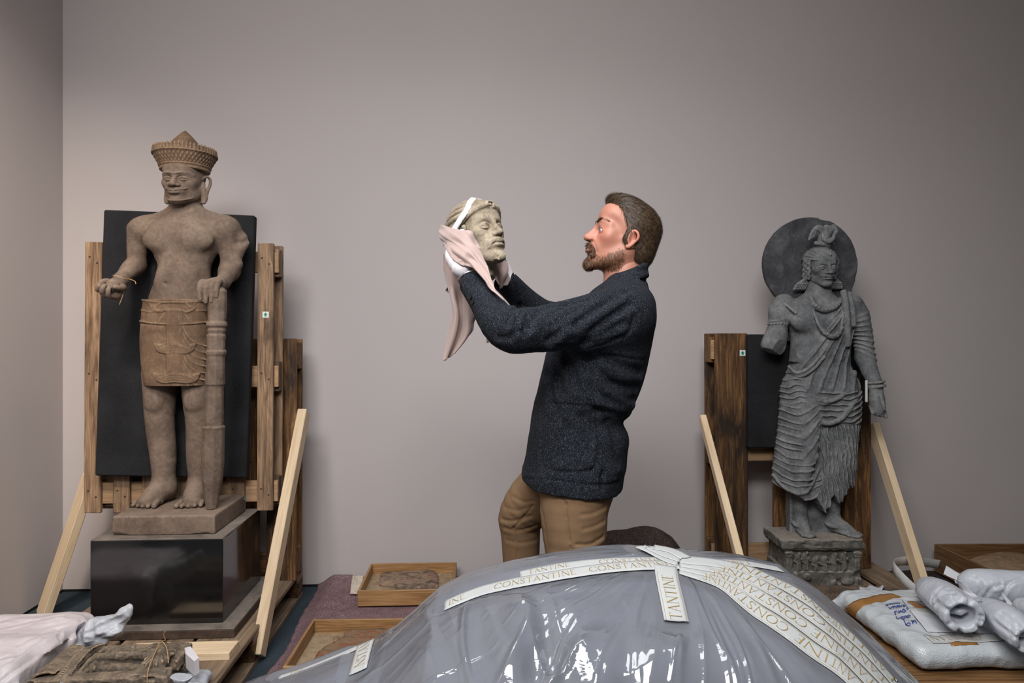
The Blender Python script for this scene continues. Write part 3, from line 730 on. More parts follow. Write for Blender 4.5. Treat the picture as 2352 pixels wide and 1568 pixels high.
B.chain([hb+(-0.03, 0.03, 0.0), hb+(-0.056, 0.0, 0.004), hb+(-0.062, -0.022, -0.022)], [0.013, 0.0125, 0.010], k=0.006, n=6)
# legs and feet
for (hx, ax, toe, s) in ((-1.536, -1.530, -1.552, -1), (-1.367, -1.372, -1.362, 1)):
    B.chain([(hx, BY+0.005, 1.16), (hx, BY+0.005, 1.06), (hx+s*0.004, BY+0.012, 0.95), (ax, BY+0.022, 0.80), (ax, BY+0.028, 0.700), (ax, BY+0.028, 0.655)], [0.074, 0.067, 0.060, 0.054, 0.047, 0.046], k=0.03, n=12)
    B.ell((hx, BY-0.052, 1.045), (0.030, 0.018, 0.034), k=0.03)
    B.ell((ax, BY+0.05, 0.632), (0.040, 0.045, 0.040), k=0.02)
    B.chain([(ax, BY+0.02, 0.660), ((ax+toe)/2, 2.995, 0.640), (toe, 2.955, 0.620)], [0.045, 0.040, 0.030], k=0.03, flat=(0, 1.15))
    B.ell((toe, 2.985, 0.612), (0.052, 0.045, 0.020), k=0.02)
    for j in range(5):
        dx = (j-2)*0.0215; big = (j == 4) if s < 0 else (j == 0)
        yy = 2.925+abs(j-(3.2 if s < 0 else 0.8))*0.006
        B.chain([(toe+dx, 2.965, 0.618), (toe+dx*1.12, yy-0.004, 0.609)], [0.0100 if not big else 0.0125, 0.0086 if not big else 0.0110], k=0.003)
def below_base(X, Y, Z): return 0.594-Z+0*X+0*Y
B.apply(below_base, (-1.9, 2.6, 0.5), (-1.0, 3.3, 0.62), 0.001, 'and')
B.obj('body', M_kh, kh, noise=0.0008, nscale=45)
f = Field(orb-0.04, orb+0.04, 0.003); f.ell(orb, 0.0275, k=0.002); f.ell(orb+(0, -0.005, 0.026), 0.006, k=0.006)
f.obj('fruit', M_kh, kh)
# ---- head
xf = head_xf((1.06, 0.98, 0.84), 0, -3, 0, (X0+0.004, 3.022, 1.992))
f = head_field(0.0024, 'closed', 1.25, 1.45, 0, 'long', -0.16, 1.08)
bz = [(-0.063, -0.050, 0.020), (-0.048, -0.078, 0.0285), (-0.024, -0.0955, 0.0285), (0, -0.099, 0.023), (0.024, -0.0955, 0.0285), (0.048, -0.078, 0.0285), (0.063, -0.050, 0.020)]
f.chain(bz, [0.003, 0.0045, 0.005, 0.005, 0.005, 0.0045, 0.003], k=0.004, n=25)
for s in (-1, 1):
    f.chain([(s*0.004, -0.1025, -0.0515), (s*0.018, -0.0985, -0.0535), (s*0.034, -0.087, -0.0525), (s*0.043, -0.078, -0.047)], [0.0042, 0.005, 0.0042, 0.0025], k=0.004, n=10)
    f.chain([(0, -0.099, -0.112), (s*0.026, -0.086, -0.108), (s*0.050, -0.050, -0.092), (s*0.062, -0.018, -0.066), (s*0.068, -0.004, -0.03)], [0.003, 0.003, 0.003, 0.0028, 0.002], k=0.004, n=16)
V, Q = f.mesh(); mesh_obj('head', xf(V), Q, M_kh, kh, True, True)
# ---- crown: flared lattice band with a rim of petals, ringed cone
cc = np.array((X0+0.004, 3.028, 0))
def lathe(prof, seg, cx, cy, fn=None):
    V = []; n = len(prof)
    for i, (r, z) in enumerate(prof):
        for k in range(seg):
            a = 2*math.pi*k/seg; dr, dz = fn(i, a, r, z) if fn else (0, 0)
            V.append((cx+(r+dr)*math.sin(a), cy-(r+dr)*math.cos(a), z+dz))
    Fq = [(i*seg+k, i*seg+(k+1) % seg, (i+1)*seg+(k+1) % seg, (i+1)*seg+k) for i in range(n-1) for k in range(seg)]
    return V, Fq
prof = [(0.060, 2.036), (0.0985, 2.036), (0.1015, 2.038), (0.1020, 2.046), (0.1000, 2.049), (0.1050, 2.052), (0.1065, 2.056), (0.1035, 2.060)]
prof += [(0.1050+0.0235*t, 2.061+0.042*t) for t in np.linspace(0, 1, 15)]
prof += [(0.1320, 2.104), (0.1330, 2.108), (0.1300, 2.110)]
prof += [(0.1300-0.004*t, 2.111+0.026*t) for t in np.linspace(0, 1, 7)]
prof += [(0.118, 2.135), (0.112, 2.125), (0.085, 2.122), (0.06, 2.122)]
def crown_rel(i, a, r, z):
    if 8 <= i <= 22:
        t = (i-8)/14; d = abs(math.sin(a*22+t*math.pi*1.5))*abs(math.sin(a*22-t*math.pi*1.5))
        return (0.0042*(d-0.45), 0)
    if 26 <= i <= 33:
        t = (i-26)/7; p = abs(math.cos(a*26)); return (0.004*(p-0.6), -0.016*t*(1-p)**0.8)
    return (0, 0)
V, Q = lathe(prof, 416, cc[0], cc[1], crown_rel)
mesh_obj('crown_band', V, Q, M_khc, kh, True, True)
pc = []
for t in np.linspace(0, 1, 40):
    r = 0.088*(1-t)**0.85+0.002; z = 2.115+0.100*t
    pc.append((r+0.0016*abs(math.sin(t*math.pi*8))*(1-t), z))
pc = [(0.02, 2.112)]+pc+[(0.0002, 2.216)]
V, Q = lathe(pc, 96, cc[0], cc[1]); mesh_obj('crown_cone', V, Q, M_khc, kh, True, True)
# ---- wrapped skirt with sash
S = Field((-1.62, 2.885, 1.09), (-1.25, 3.17, 1.50), 0.003)
sz = [1.110, 1.20, 1.30, 1.40, 1.44, 1.478]; scx = [X0-0.024]*6; scy = [BY-0.006]*6
srx = [0.138, 0.150, 0.156, 0.151, 0.147, 0.141]; sry = [0.102, 0.108, 0.111, 0.108, 0.106, 0.103]
S.loft(sz, scx, scy, srx, sry, k=0.004, p=2.3)
def sy_(px, py, d=0.0):
    """point on the skirt's front for a photo pixel"""
    y = 2.93
    for _ in range(6):
        p = P(px, py, y); rx = np.interp(p.z, sz, srx); ry = np.interp(p.z, sz, sry)
        q = min(1, abs(p.x-scx[0])/rx); y = scy[0]-ry*(1-q**2.3)**(1/2.3)
    return tuple(P(px, py, y-d))
def line(pts, r=0.004, k=0.003, n=None, d=0.0, op='add'):
    q = spline(pts, n or 4*len(pts)); S.chain([sy_(a, b, d) for a, b in q], [r]*len(q), k=k, op=op)
line([(327, 689), (360, 693), (400, 694), (440, 693), (482, 690)], 0.0045)
line([(324, 712), (345, 716), (366, 716)], 0.003); line([(446, 714), (465, 713), (484, 711)], 0.003)
line([(322, 737), (345, 742), (384, 744), (416, 744), (450, 742), (484, 738)], 0.005)
line([(323, 742), (384, 748), (450, 746), (484, 742)], 0.003, op='sub', d=0.002)
line([(334, 690), (344, 698), (349, 706), (352, 704)], 0.003); line([(448, 696), (455, 691), (470, 691), (476, 698)], 0.003)
line([(352, 712), (360, 702), (372, 695), (400, 693), (425, 695), (436, 704), (445, 708)], 0.0045)
line([(356, 712), (372, 714), (384, 711), (414, 712), (430, 716), (445, 709)], 0.006)
for x in (388, 394, 400, 406, 412): line([(x, 713), (x, 745), (x-1, 800), (x, 868)], 0.0075, k=0.006, d=-0.002)
line([(383, 713), (383, 744)], 0.004); line([(417, 713), (417, 744)], 0.004)
line([(378, 720), (364, 738)], 0.003); line([(424, 720), (438, 740)], 0.003)
for (y0, xl, xr) in ((800, 356, 447), (868, 354, 457)):
    for j in range(4):
        o = j*4.5
        line([(xl+o*0.8, y0-10+o*0.2), (xl+6+o*0.4, y0+4-o*0.3), (xl+24, y0+10-o), (400, y0+8-o*1.3), (xr-24, y0+10-o), (xr-6-o*0.4, y0+4-o*0.3), (xr-o*0.8, y0-10+o*0.2)], 0.0050, k=0.003, n=22, d=0.002)
    line([(384, y0-60), (386, y0-18), (374, y0-8), (xl+8, y0-6)], 0.0035); line([(416, y0-60), (415, y0-18), (428, y0-8), (xr-8, y0-6)], 0.0035)
for j in range(8):
    o = j*17
    line([(420+o*0.02, 750+o*0.95), (432, 772+o*0.95), (452, 788+o*0.95), (480, 796+o*0.9)], 0.0032, k=0.004)
S.apply(lambda X, Y, Z: 1.112-Z+0*X+0*Y, (-1.7, 2.8, 1.08), (-1.2, 3.2, 1.13), 0.001, 'and')
S.obj('wrapped_skirt', M_khc, kh)
# ---- club
C = Field((-1.34, 2.84, 0.58), (-1.16, 2.99, 1.56), 0.0035)
cl = [(668, 0.034), (700, 0.037), (738, 0.034), (741, 0.040), (748, 0.041), (753, 0.033), (758, 0.036), (766, 0.031), (769, 0.0355), (803, 0.034), (806, 0.040), (813, 0.039), (818, 0.0345), (882, 0.038), (886, 0.0335), (976, 0.036), (980, 0.043), (985, 0.041), (1060, 0.043), (1100, 0.040), (1140, 0.030), (1168, 0.021)]
zz = []; xx = []; yy = []; rr = []
for py, r in cl:
    t = (py-668)/500; p = P(500-14*t, py, 2.878+0.045*t); zz.append(p.z); xx.append(p.x); yy.append(p.y); rr.append(r)
zz, xx, yy, rr = [np.array(a)[::-1] for a in (zz, xx, yy, rr)]
def club(X, Y, Z):
    zc = np.clip(Z, zz[0], zz[-1]).astype(float); sh = zc.shape; g = lambda q: np.interp(zc.ravel(), zz, q).reshape(sh)
    dx, dy = X-g(xx), Y-g(yy); a = np.arctan2(dy, dx)
    r = np.sqrt(dx*dx+dy*dy); oc = np.cos(((a+math.pi/8) % (math.pi/4))-math.pi/8)
    d = r*(0.5+0.5*oc)-g(rr); dz = np.maximum(zz[0]-Z, Z-zz[-1])
    return np.maximum(d, dz)
C.apply(club, (-1.34, 2.84, 0.59), (-1.16, 2.99, 1.53), 0.004)
C.ell((xx[-1], yy[-1], zz[-1]-0.002), (0.033, 0.033, 0.022), k=0.01)
C.obj('club', M_kh, kh, noise=0.0008, nscale=40)
# ---- twine round the wrist with its loose end
tw = [P(259, 632, 2.87), P(272, 634, 2.85), P(286, 640, 2.865), P(298, 641, 2.90), P(310, 646, 2.90), P(312, 652, 2.89)]
V, Q = tube(spline(tw, 24), 0.0016, 5); mesh_obj('twine', V, Q, M_twine, kh, True, True)
V, Q = tube(spline([P(288, 655, 2.86), P(282, 678, 2.85), P(274, 700, 2.85)], 10), 0.0016, 5); mesh_obj('twine_end', V, Q, M_twine, kh, True, True)
# ================================================================ grey stone statue with halo
M_gr = stone_mat('grey schist', srgb(70, 72, 75), srgb(98, 100, 102), srgb(130, 131, 131), sc=9, bump=0.4, dust=srgb(140, 136, 130), dustamt=0.35, speck=srgb(150, 150, 150), edge_light=0.8, edge_light_col=srgb(150, 150, 148))
M_grd = stone_mat('dark grey schist', srgb(46, 47, 50), srgb(64, 65, 69), srgb(90, 91, 94), sc=12, bump=0.5, speck=srgb(120, 120, 122))
M_grp = stone_mat('rough grey schist', srgb(60, 59, 56), srgb(88, 86, 81), srgb(116, 113, 106), sc=11, bump=0.6, dust=srgb(158, 148, 138), dustamt=0.85, edge_light=0.6, edge_light_col=srgb(140, 136, 128))
M_wire = plain_mat('pale clip', srgb(190, 190, 188), 0.4)
GY = 3.385
def G(px, py, y=GY): return np.array(P(px, py, y))
gr = thing('haloed_statue', 'dark grey stone statue of a draped standing figure with a round halo', 'statue', (1.46, 3.38, 0.144))
# ---- pedestal with a carved frieze
f = Field((1.215, 3.225, 0.14), (1.70, 3.545, 0.385), 0.0032)
cx = 1.4625
f.box((cx, 3.385, 0.187), (0.186, 0.112, 0.045), 0.012, k=0.004)
f.box((cx, 3.390, 0.262), (0.176, 0.106, 0.075), 0.006, k=0.006)
f.box((cx, 3.387, 0.347), (0.198, 0.122, 0.022), 0.008, k=0.006)
f.box((cx, 3.387, 0.324), (0.190, 0.114, 0.008), 0.004, k=0.004)
f.box((cx+0.003, 3.275, 0.268), (0.140, 0.016, 0.050), 0.003, k=0.002, op='sub')
for x in (cx-0.160, cx+0.162):
    f.box((x, 3.290, 0.262), (0.014, 0.018, 0.052), 0.003, k=0.003); f.box((x, 3.288, 0.305), (0.019, 0.020, 0.006), 0.002, k=0.003); f.box((x, 3.288, 0.292), (0.017, 0.020, 0.004), 0.002, k=0.003)
rg = random.Random(3)
for i, (dx, h) in enumerate(((-0.112, 1.0), (-0.078, 1.05), (-0.030, 0.7), (0.012, 0.75), (0.058, 0.95), (0.103, 1.05))):
    x = cx+dx; zb = 0.222; H = 0.088*h
    f.ell((x+0.004, 3.283, zb+H*0.88), (0.0085, 0.008, 0.010), k=0.003)
    f.chain([(x-0.002, 3.288, zb+H*0.70), (x, 3.286, zb+H*0.42), (x-0.003, 3.288, zb+0.006)], [0.013, 0.012, 0.014], k=0.006)
    f.chain([(x-0.012, 3.285, zb+H*0.66), (x-0.020, 3.282, zb+H*0.45), (x-0.006, 3.276, zb+H*0.40)], [0.005, 0.005, 0.004], k=0.003)
    f.chain([(x+0.012, 3.285, zb+H*0.66), (x+0.020, 3.282, zb+H*0.50), (x+0.010, 3.276, zb+H*0.62)], [0.005, 0.005, 0.004], k=0.003)
    for j in (-1, 0, 1): f.chain([(x+j*0.006, 3.274, zb+H*0.40), (x+j*0.008, 3.275, zb+0.004)], [0.002, 0.003], k=0.003)
for i in range(16):
    f.ell((rg.uniform(1.26, 1.66), 3.265+rg.uniform(-0.012, 0.01), rg.uniform(0.145, 0.21)), (rg.uniform(0.01, 0.03), 0.010, rg.uniform(0.008, 0.02)), k=0.012, op=rg.choice(['sub', 'add']))
for i in range(10):
    f.ell((rg.uniform(1.26, 1.66), 3.262, rg.uniform(0.33, 0.372)), (rg.uniform(0.008, 0.022), 0.008, 0.006), k=0.006, op='sub')
for (x, y) in ((1.262, 3.262), (1.664, 3.262)): f.ell((x, y, 0.372), 0.022, k=0.012, op='sub')
f.ell((1.64, 3.27, 0.205), (0.035, 0.02, 0.02), k=0.01, op='sub')
f.apply(lambda X, Y, Z: 0.146-Z+0*X+0*Y, (1.2, 3.2, 0.13), (1.7, 3.5, 0.16), 0.001, 'and')
f.obj('pedestal', M_grp, gr, noise=0.0028, nscale=42, seed=3)
# ---- halo with its slab running down behind the legs
f = Field((1.20, 3.42, 0.36), (1.74, 3.475, 1.94), 0.004)
hc2 = G(1859, 607, 3.445)
def halo(X, Y, Z):
    r = np.sqrt((X-hc2[0])**2+(Z-hc2[2])**2); d = r-0.231
    n = np.maximum(np.abs(X-hc2[0]-0.02)-np.interp(np.broadcast_to(Z, np.broadcast(X, Y, Z).shape).ravel(), [1.35, 1.50, 1.60], [0.15, 0.165, 0.20]).reshape(np.broadcast(X, Y, Z).shape), np.maximum(1.30-Z, Z-1.66))
    return np.maximum(np.minimum(d, n), np.abs(Y-3.446)-0.017)
f.apply(halo, (1.2, 3.42, 1.3), (1.75, 3.475, 1.95), 0.003)
f.ell(G(1895, 503, 3.43), (0.03, 0.02, 0.006), k=0.006, op='sub')
f.obj('halo', M_grd, gr, noise=0.0012, nscale=30)
f = Field((1.26, 3.36, 0.355), (1.66, 3.475, 0.75), 0.005)
f.box((G(1872, 1150)[0], 3.43, 0.52), (0.115, 0.030, 0.17), 0.006, k=0.002); f.obj('back_slab', M_gr, gr, noise=0.001)
# ---- body
B = Field((1.15, 3.10, 0.355), (1.86, 3.475, 1.62), 0.0042)
sec = [(880, 1880, 72), (834, 1879, 66), (784, 1884, 66), (745, 1884, 72), (715, 1878, 80), (695, 1876, 72), (682, 1878, 44), (668, 1881, 29), (640, 1882, 27)]
zs = [G(0, a)[2] for a, _, _ in sec]; xs = [G(b, 0)[0] for _, b, _ in sec]; rxs = [c*0.0021 for _, _, c in sec]
rys = [0.092, 0.086, 0.088, 0.090, 0.088, 0.078, 0.062, 0.055, 0.052]
B.loft(zs, xs, [GY+0.005]*9, rxs, rys, k=0.02)
for (px, py, r) in ((1846, 738, 0.062), (1908, 738, 0.062)): B.ell(G(px, py, GY-0.060), (r, 0.036, 0.048), k=0.03)
B.ell(G(1872, 815, GY-0.055), (0.085, 0.04, 0.07), k=0.04)
B.chain([G(1825, 768, GY-0.09), G(1850, 776, GY-0.098), G(1872, 775, GY-0.10)], [0.004]*3, k=0.006, op='sub', n=10)
# viewer-left arm, broken below the elbow band
B.chain([G(1800, 698), G(1790, 715), G(1787, 745), G(1784, 770)], [0.050, 0.052, 0.043, 0.042], k=0.03)
B.chain([G(1783, 768, GY-0.01), G(1776, 792, GY-0.03)], [0.052, 0.058], k=0.015)
B.box(G(1785, 832, GY-0.03), (0.10, 0.10, 0.035), 0.004, (0, 24, 10), k=0.004, op='sub')
B.box(G(1806, 800, GY-0.115), (0.05, 0.05, 0.06), 0.004, (20, 10, 30), k=0.004, op='sub')
for py in (733, 739, 748, 755): B.chain([G(1786, py, GY-0.0)+np.array([0.046*math.cos(a)*(1-(py-733)*0.003), -0.046*math.sin(a), -0.004+0.007*math.cos(a)]) for a in np.linspace(-0.3, 3.5, 12)], [0.0042]*12, k=0.003)
for j in range(9):
    a = 0.2+j*0.34; B.ell(G(1786, 743.5)+np.array([0.047*math.cos(a), -0.047*math.sin(a), 0]), 0.0065, k=0.004)
B.chain([G(1793, 690, GY-0.03), G(1812, 705, GY-0.065), G(1828, 718, GY-0.075)], [0.006, 0.006, 0.008], k=0.004, n=8)
# viewer-right arm
B.chain([G(1958, 700), G(1972, 722), G(1982, 770), G(1986, 822)], [0.050, 0.048, 0.044, 0.042], k=0.03)
B.chain([G(1986, 822), G(1998, 852, 3.35), G(2011, 882, 3.31)], [0.042, 0.038, 0.030], k=0.02)
for j in range(9):
    py = 724+j*11.5; c = G(1970+j*2.2, py)
    B.chain([c+np.array([0.048*math.cos(a), -0.047*math.sin(a), 0.020*math.cos(a)-0.006*j*math.cos(a)]) for a in np.linspace(-0.2, 3.4, 10)], [0.0045]*10, k=0.007)
for py in (877, 886):
    c = G(2011+(py-877)*0.3, py, 3.308); B.chain([c+np.array([0.036*math.cos(a), -0.036*math.sin(a), 0.004*math.cos(a)]) for a in np.linspace(0, 6.28, 16)], [0.0062]*16, k=0.003)
hd = G(2014, 918, 3.295)
B.chain([G(2012, 888, 3.305), hd, hd+np.array([0.006, -0.005, -0.045])], [0.030, 0.038, 0.034], k=0.015, flat=(1, 0.7))
B.chain([hd+np.array([0.004, -0.026, 0.020]), hd+np.array([0.010, -0.034, -0.012]), hd+np.array([0.020, -0.030, -0.042])], [0.010, 0.010, 0.008], k=0.008, n=6)
for j, dx in enumerate((-0.026, -0.008, 0.010, 0.028)):
    B.chain([hd+np.array([dx, 0.004, -0.03]), hd+np.array([dx*1.1+0.004, -0.012, -0.060-0.006*j])], [0.011, 0.010], k=0.004)
# ankles, feet in sandals
for (ax, tx, ty, s) in ((1838, 1851, 1224, -1), (1913, 1950, 1226, 1)):
    a = G(ax, 1160, 3.40); a2 = G(ax, 1196, 3.40); a2[2] = 0.425
    B.chain([a+np.array([0, 0, 0.12]), a, a2], [0.040, 0.033, 0.034], k=0.02)
    toe = np.array(P(tx+(6 if s < 0 else 14), 1236, 3.315)); toe[2] = 0.378; heel = np.array((a2[0], 3.425, 0.385))
    mid = (toe+heel)/2
    B.chain([a2, mid+np.array([0, -0.005, 0.024]), toe+np.array([0, 0.02, 0.006])], [0.035, 0.029, 0.020], k=0.02)
    B.chain([heel, mid, toe], [0.028, 0.030, 0.030], k=0.015, flat=(2, 0.42))
    for j in range(5):
        d = (j-2)*0.0135; B.chain([toe+np.array([d, 0.026, 0.004]), toe+np.array([d*1.1, -0.012+abs(j-2)*0.004, 0.0])], [0.009, 0.0078], k=0.003)
    B.chain([a2+np.array([0.040*math.cos(t), -0.034*math.sin(t)-0.006, -0.004-0.016*max(0, math.sin(t))]) for t in np.linspace(-0.6, 3.8, 16)], [0.0085]*16, k=0.004)
# necklaces
nk = [G(1862, 686, GY-0.055), G(1872, 702, GY-0.085), G(1895, 711, GY-0.095), G(1918, 704, GY-0.085), G(1930, 688, GY-0.055)]
B.chain(nk, [0.011, 0.014, 0.016, 0.014, 0.011], k=0.006, n=16)
for j in range(13):
    q = spline(nk, 13)[j]; B.ell(q+np.array([0, -0.011, 0]), 0.008, k=0.003)
pn = [G(1864, 700, GY-0.075), G(1876, 735, GY-0.102), G(1890, 760, GY-0.108), G(1912, 773, GY-0.112), G(1928, 762, GY-0.105), G(1935, 735, GY-0.098), G(1936, 700, GY-0.08)]
B.chain(pn, [0.006, 0.007, 0.010, 0.013, 0.010, 0.007, 0.006], k=0.005, n=30)
for q in spline(pn, 40)[12:30]: B.ell(q+np.array([rg.uniform(-.004, .004), -0.007, rg.uniform(-.005, .005)]), rg.uniform(0.005, 0.009), k=0.003)
B.apply(lambda X, Y, Z: 0.364-Z+0*X+0*Y, (1.1, 3.0, 0.34), (1.9, 3.6, 0.39), 0.001, 'and')
B.obj('body', M_gr, gr, noise=0.0012, nscale=50, seed=5)
# ---- robe: skirt with catenary folds over the bent leg, pleats, sash and shoulder cloth
Rb = Field((1.20, 3.17, 0.44), (1.76, 3.472, 1.56), 0.0030)
sec = [(1170, 1868, 88), (1084, 1869, 92), (1000, 1877, 89), (936, 1883, 88), (880, 1886, 80), (850, 1882, 70), (834, 1879, 67), (784, 1884, 68), (745, 1886, 74), (715, 1882, 80), (695, 1880, 72), (682, 1880, 46)]
zr = [G(0, a)[2] for a, _, _ in sec]; xr = [G(b, 0)[0] for _, b, _ in sec]; rr_ = [c*0.0021+0.006 for _, _, c in sec]
ryr = [0.088, 0.092, 0.096, 0.098, 0.098, 0.094, 0.092, 0.094, 0.096, 0.094, 0.084, 0.068]
Rb.loft(zr, xr, [GY+0.002]*12, rr_, ryr, k=0.01)
Rb.chain([G(1842, 900, GY-0.03), G(1850, 1000, GY-0.065), G(1856, 1030, GY-0.070), G(1842, 1110, GY-0.035)], [0.085, 0.072, 0.066, 0.070], k=0.05, n=8)
Rb.chain([G(1925, 900, GY-0.01), G(1925, 1010, GY-0.02), G(1916, 1120, GY-0.02)], [0.080, 0.062, 0.055], k=0.04, n=6)
Rb.ell(G(1875, 800, GY-0.055), (0.09, 0.04, 0.08), k=0.04)
for (px, py) in ((1846, 738), (1908, 738)): Rb.ell(G(px, py, GY-0.062), (0.066, 0.038, 0.052), k=0.03)
Rb.chain([G(1893, 985, GY-0.11), G(1884, 1050, GY-0.105), G(1868, 1130, GY-0.10)], [0.016, 0.024, 0.020], k=0.03, op='sub', n=6)
# the shoulder cloth covers what lies right of and below a slanting edge
e1, e2 = G(1812, 850), G(1938, 672); dv = (e2-e1)[[0, 2]]; dv /= np.linalg.norm(dv); nn = np.array([dv[1], -dv[0]])
Rb.apply(lambda X, Y, Z: -(nn[0]*(X-e1[0])+nn[1]*(Z-e1[2]))+0*Y-np.where(Z < e1[2]-0.02, 1, 0), (1.1, 3.0, 1.0), (1.9, 3.6, 1.6), 0.001, 'and')
hx = [G(a, 0)[0] for a in (1770, 1800, 1836, 1858, 1868, 1877, 1888, 1897, 1904, 1913, 1926, 1936, 1950, 1966)]
hz = [G(0, a)[2] for a in (1104, 1122, 1140, 1134, 1150, 1166, 1150, 1124, 1136, 1147, 1126, 1108, 1112, 1094)]
Rb.apply(lambda X, Y, Z: (np.interp(X.ravel(), hx, hz).reshape(X.shape)-Z+0*Y), (1.1, 3.0, 0.4), (1.9, 3.6, 0.75), 0.001, 'and')
sm = lambda t: np.clip(t, 0, 1)**2*(3-2*np.clip(t, 0, 1))
def folds(X, Y, Z):
    X, Y, Z = np.broadcast_arrays(X, Y, Z)
    rid = lambda ph, p: np.maximum(0, np.cos(ph))**p
    xa = G(1842, 0, 3.26)[0]; xm = G(1888, 0, 3.28)[0]
    front = sm((GY+0.03-Y)/0.05)
    wig = 0.006*np.sin(X*40)+0.004*np.sin(X*95+Z*20)
    low = sm((G(0, 915)[2]-Z)/0.05)
    left = sm((xm-X+0.012*np.sin(Z*22))/0.025)
    arcs = rid((Z-4.6*(X-xa)**2+0.5*wig+0.004*np.sin(Z*70))*2*math.pi/0.034, 2.4)*(0.75+0.25*np.sin(Z*41))
    thigh = sm((G(0, 1040)[2]-Z)/0.05)+sm((xa+0.015-X)/0.03); thigh = np.clip(thigh, 0, 1)
    fan = rid(np.arctan2(X-G(1930, 0)[0], Z-G(0, 880)[2]+0.0001)*42, 1.5)*0.6
    a = left*low*(arcs*thigh+fan*(1-thigh))
    plt = rid((X+0.16*(Z-0.8)+0.004*np.sin(Z*30)+0.003*np.sin(Z*71+X*40))*2*math.pi/0.0215, 1.3)*(0.8+0.2*np.sin(X*90))
    b = (1-left)*sm((G(0, 968)[2]-Z)/0.02)*plt*1.1
    sash = sm((G(0, 890)[2]-Z)/0.02)*sm((Z-G(0, 972)[2])/0.012)*sm((X-G(1850, 0)[0])/0.05)
    c = sash*rid((Z-1.6*(X-G(1905, 0)[0])**2+wig*0.5)*2*math.pi/0.027, 1.4)*1.2
    up = sm((Z-G(0, 905)[2])/0.04)
    th = np.arctan2(Z-G(0, 640)[2], X-G(1985, 0)[0])
    d = up*rid(th*58+X*12, 1.4)*0.8
    side = sm((G(1835, 0)[0]-X)/0.03)*sm((Z-G(0, 930)[2])/0.03)*sm((G(0, 840)[2]-Z)/0.03)
    e = side*rid((Z+wig)*2*math.pi/0.028, 1.5)
    return -0.0085*(a+b+c+d+e)*np.clip(front+0.3, 0, 1)
Rb.apply(folds, (1.21, 3.18, 0.45), (1.75, 3.47, 1.55), 0.002, 'disp')
def roll(pts, r, y0=GY-0.095):
    Rb.chain([G(a, b, y0+(c if len(q) > 2 else 0)) if False else G(q[0], q[1], q[2] if len(q) > 2 else y0) for q in pts for a, b, c in ((0, 0, 0),)], [r]*len(pts), k=0.008, n=5*len(pts))
roll([(1812, 842, GY-0.03), (1830, 856, GY-0.085), (1856, 846, GY-0.10), (1885, 815, GY-0.105), (1905, 785, GY-0.10)], 0.008)
roll([(1812, 850, GY-0.03), (1835, 864, GY-0.085), (1865, 850, GY-0.10), (1893, 820, GY-0.105)], 0.007)
roll([(1852, 900, GY-0.10), (1880, 918, GY-0.11), (1910, 921, GY-0.11), (1940, 905, GY-0.10), (1962, 885, GY-0.06)], 0.009)
roll([(1878, 965, GY-0.105), (1905, 972, GY-0.115), (1935, 958, GY-0.11), (1960, 925, GY-0.085), (1972, 905, GY-0.05)], 0.012)
roll([(1955, 870, GY-0.06), (1962, 856, GY-0.055), (1957, 885, GY-0.075)], 0.013)
roll([(1776, 1090, GY-0.02), (1800, 1118, GY-0.08), (1836, 1134, GY-0.095), (1860, 1120, GY-0.10), (1880, 1075, GY-0.085)], 0.008)
roll([(1938, 672, GY-0.045), (1942, 700, GY-0.085), (1945, 735, GY-0.09), (1947, 790, GY-0.08)], 0.016)
roll([(1950, 676, GY-0.045), (1958, 710, GY-0.075), (1960, 745, GY-0.075)], 0.014)
Rb.obj('robe', M_gr, gr, noise=0.0014, nscale=60, seed=8)
# ---- head, hair, topknot
xf = head_xf((0.86, 0.88, 0.745), 4, -6, -2, (G(1886, 0, 3.37)[0]-0.004, 3.372, 1.660))
f = head_field(0.0026, 'closed', 1.15, 1.1, 0, 'none', -0.14, 0.93)
for s in (-1, 1): f.chain([(s*0.003, -0.1045, -0.0505), (s*0.016, -0.1005, -0.0535), (s*0.030, -0.090, -0.0545), (s*0.040, -0.083, -0.049)], [0.005, 0.0062, 0.005, 0.003], k=0.004, n=10)
f.ell((0, -0.094, 0.030), 0.004, k=0.003)
V, Q = f.mesh(); mesh_obj('head', xf(V), Q, M_gr, gr, True, True)
H = Field((1.30, 3.22, 1.50), (1.66, 3.475, 1.92), 0.0026)
def hp(x, y, z): return xf((x, y, z))[0]
H.ell(hp(0, 0.016, 0.045), (0.0705, 0.085, 0.064), k=0.01)
H.ell(hp(0, -0.030, -0.012), (0.062, 0.070, 0.060), k=0.006, op='sub')
for s in (-1, 1):
    for j in range(44):
        t = (j+rg.random())/44; z = 0.050-0.130*t; y = -0.034+0.014*t+0.018*(j % 4)+rg.uniform(-0.003, 0.003)
        H.ell(hp(s*(0.081-0.006*t+0.003*((j % 3)-1)), y, z), rg.uniform(0.0075, 0.0100), k=0.0015)
    for j in range(5):
        x1 = 0.074+j*0.013; H.chain([hp(s*(0.074+0.003*j), 0.006, -0.078), hp(s*x1, 0.012, -0.108), hp(s*x1*1.10, 0.020, -0.140)], [0.0062, 0.0072, 0.0070], k=0.001, n=6)
        for q in range(3): H.ell(hp(s*x1*(0.98+0.05*q), 0.006+0.004*q, -0.105-0.014*q), 0.0070, k=0.001)
ridges(H, lambda q: hp(*q), (0, 0.010, 0.036), (0.083, 0.104, 0.090), [-80, -66, -53, -40, -28, -16, -5, 7, 18, 30, 42, 54, 67, 80], 24, 160, 0.0068, 0.0012, 1.0, 18, 0.09)
H.ell(hp(0.004, -0.090, 0.078), (0.014, 0.007, 0.014), k=0.003); H.ell(hp(0.004, -0.099, 0.078), (0.007, 0.004, 0.007), k=0.002)
tkn = lambda px, py, y=3.33: G(px, py, y)
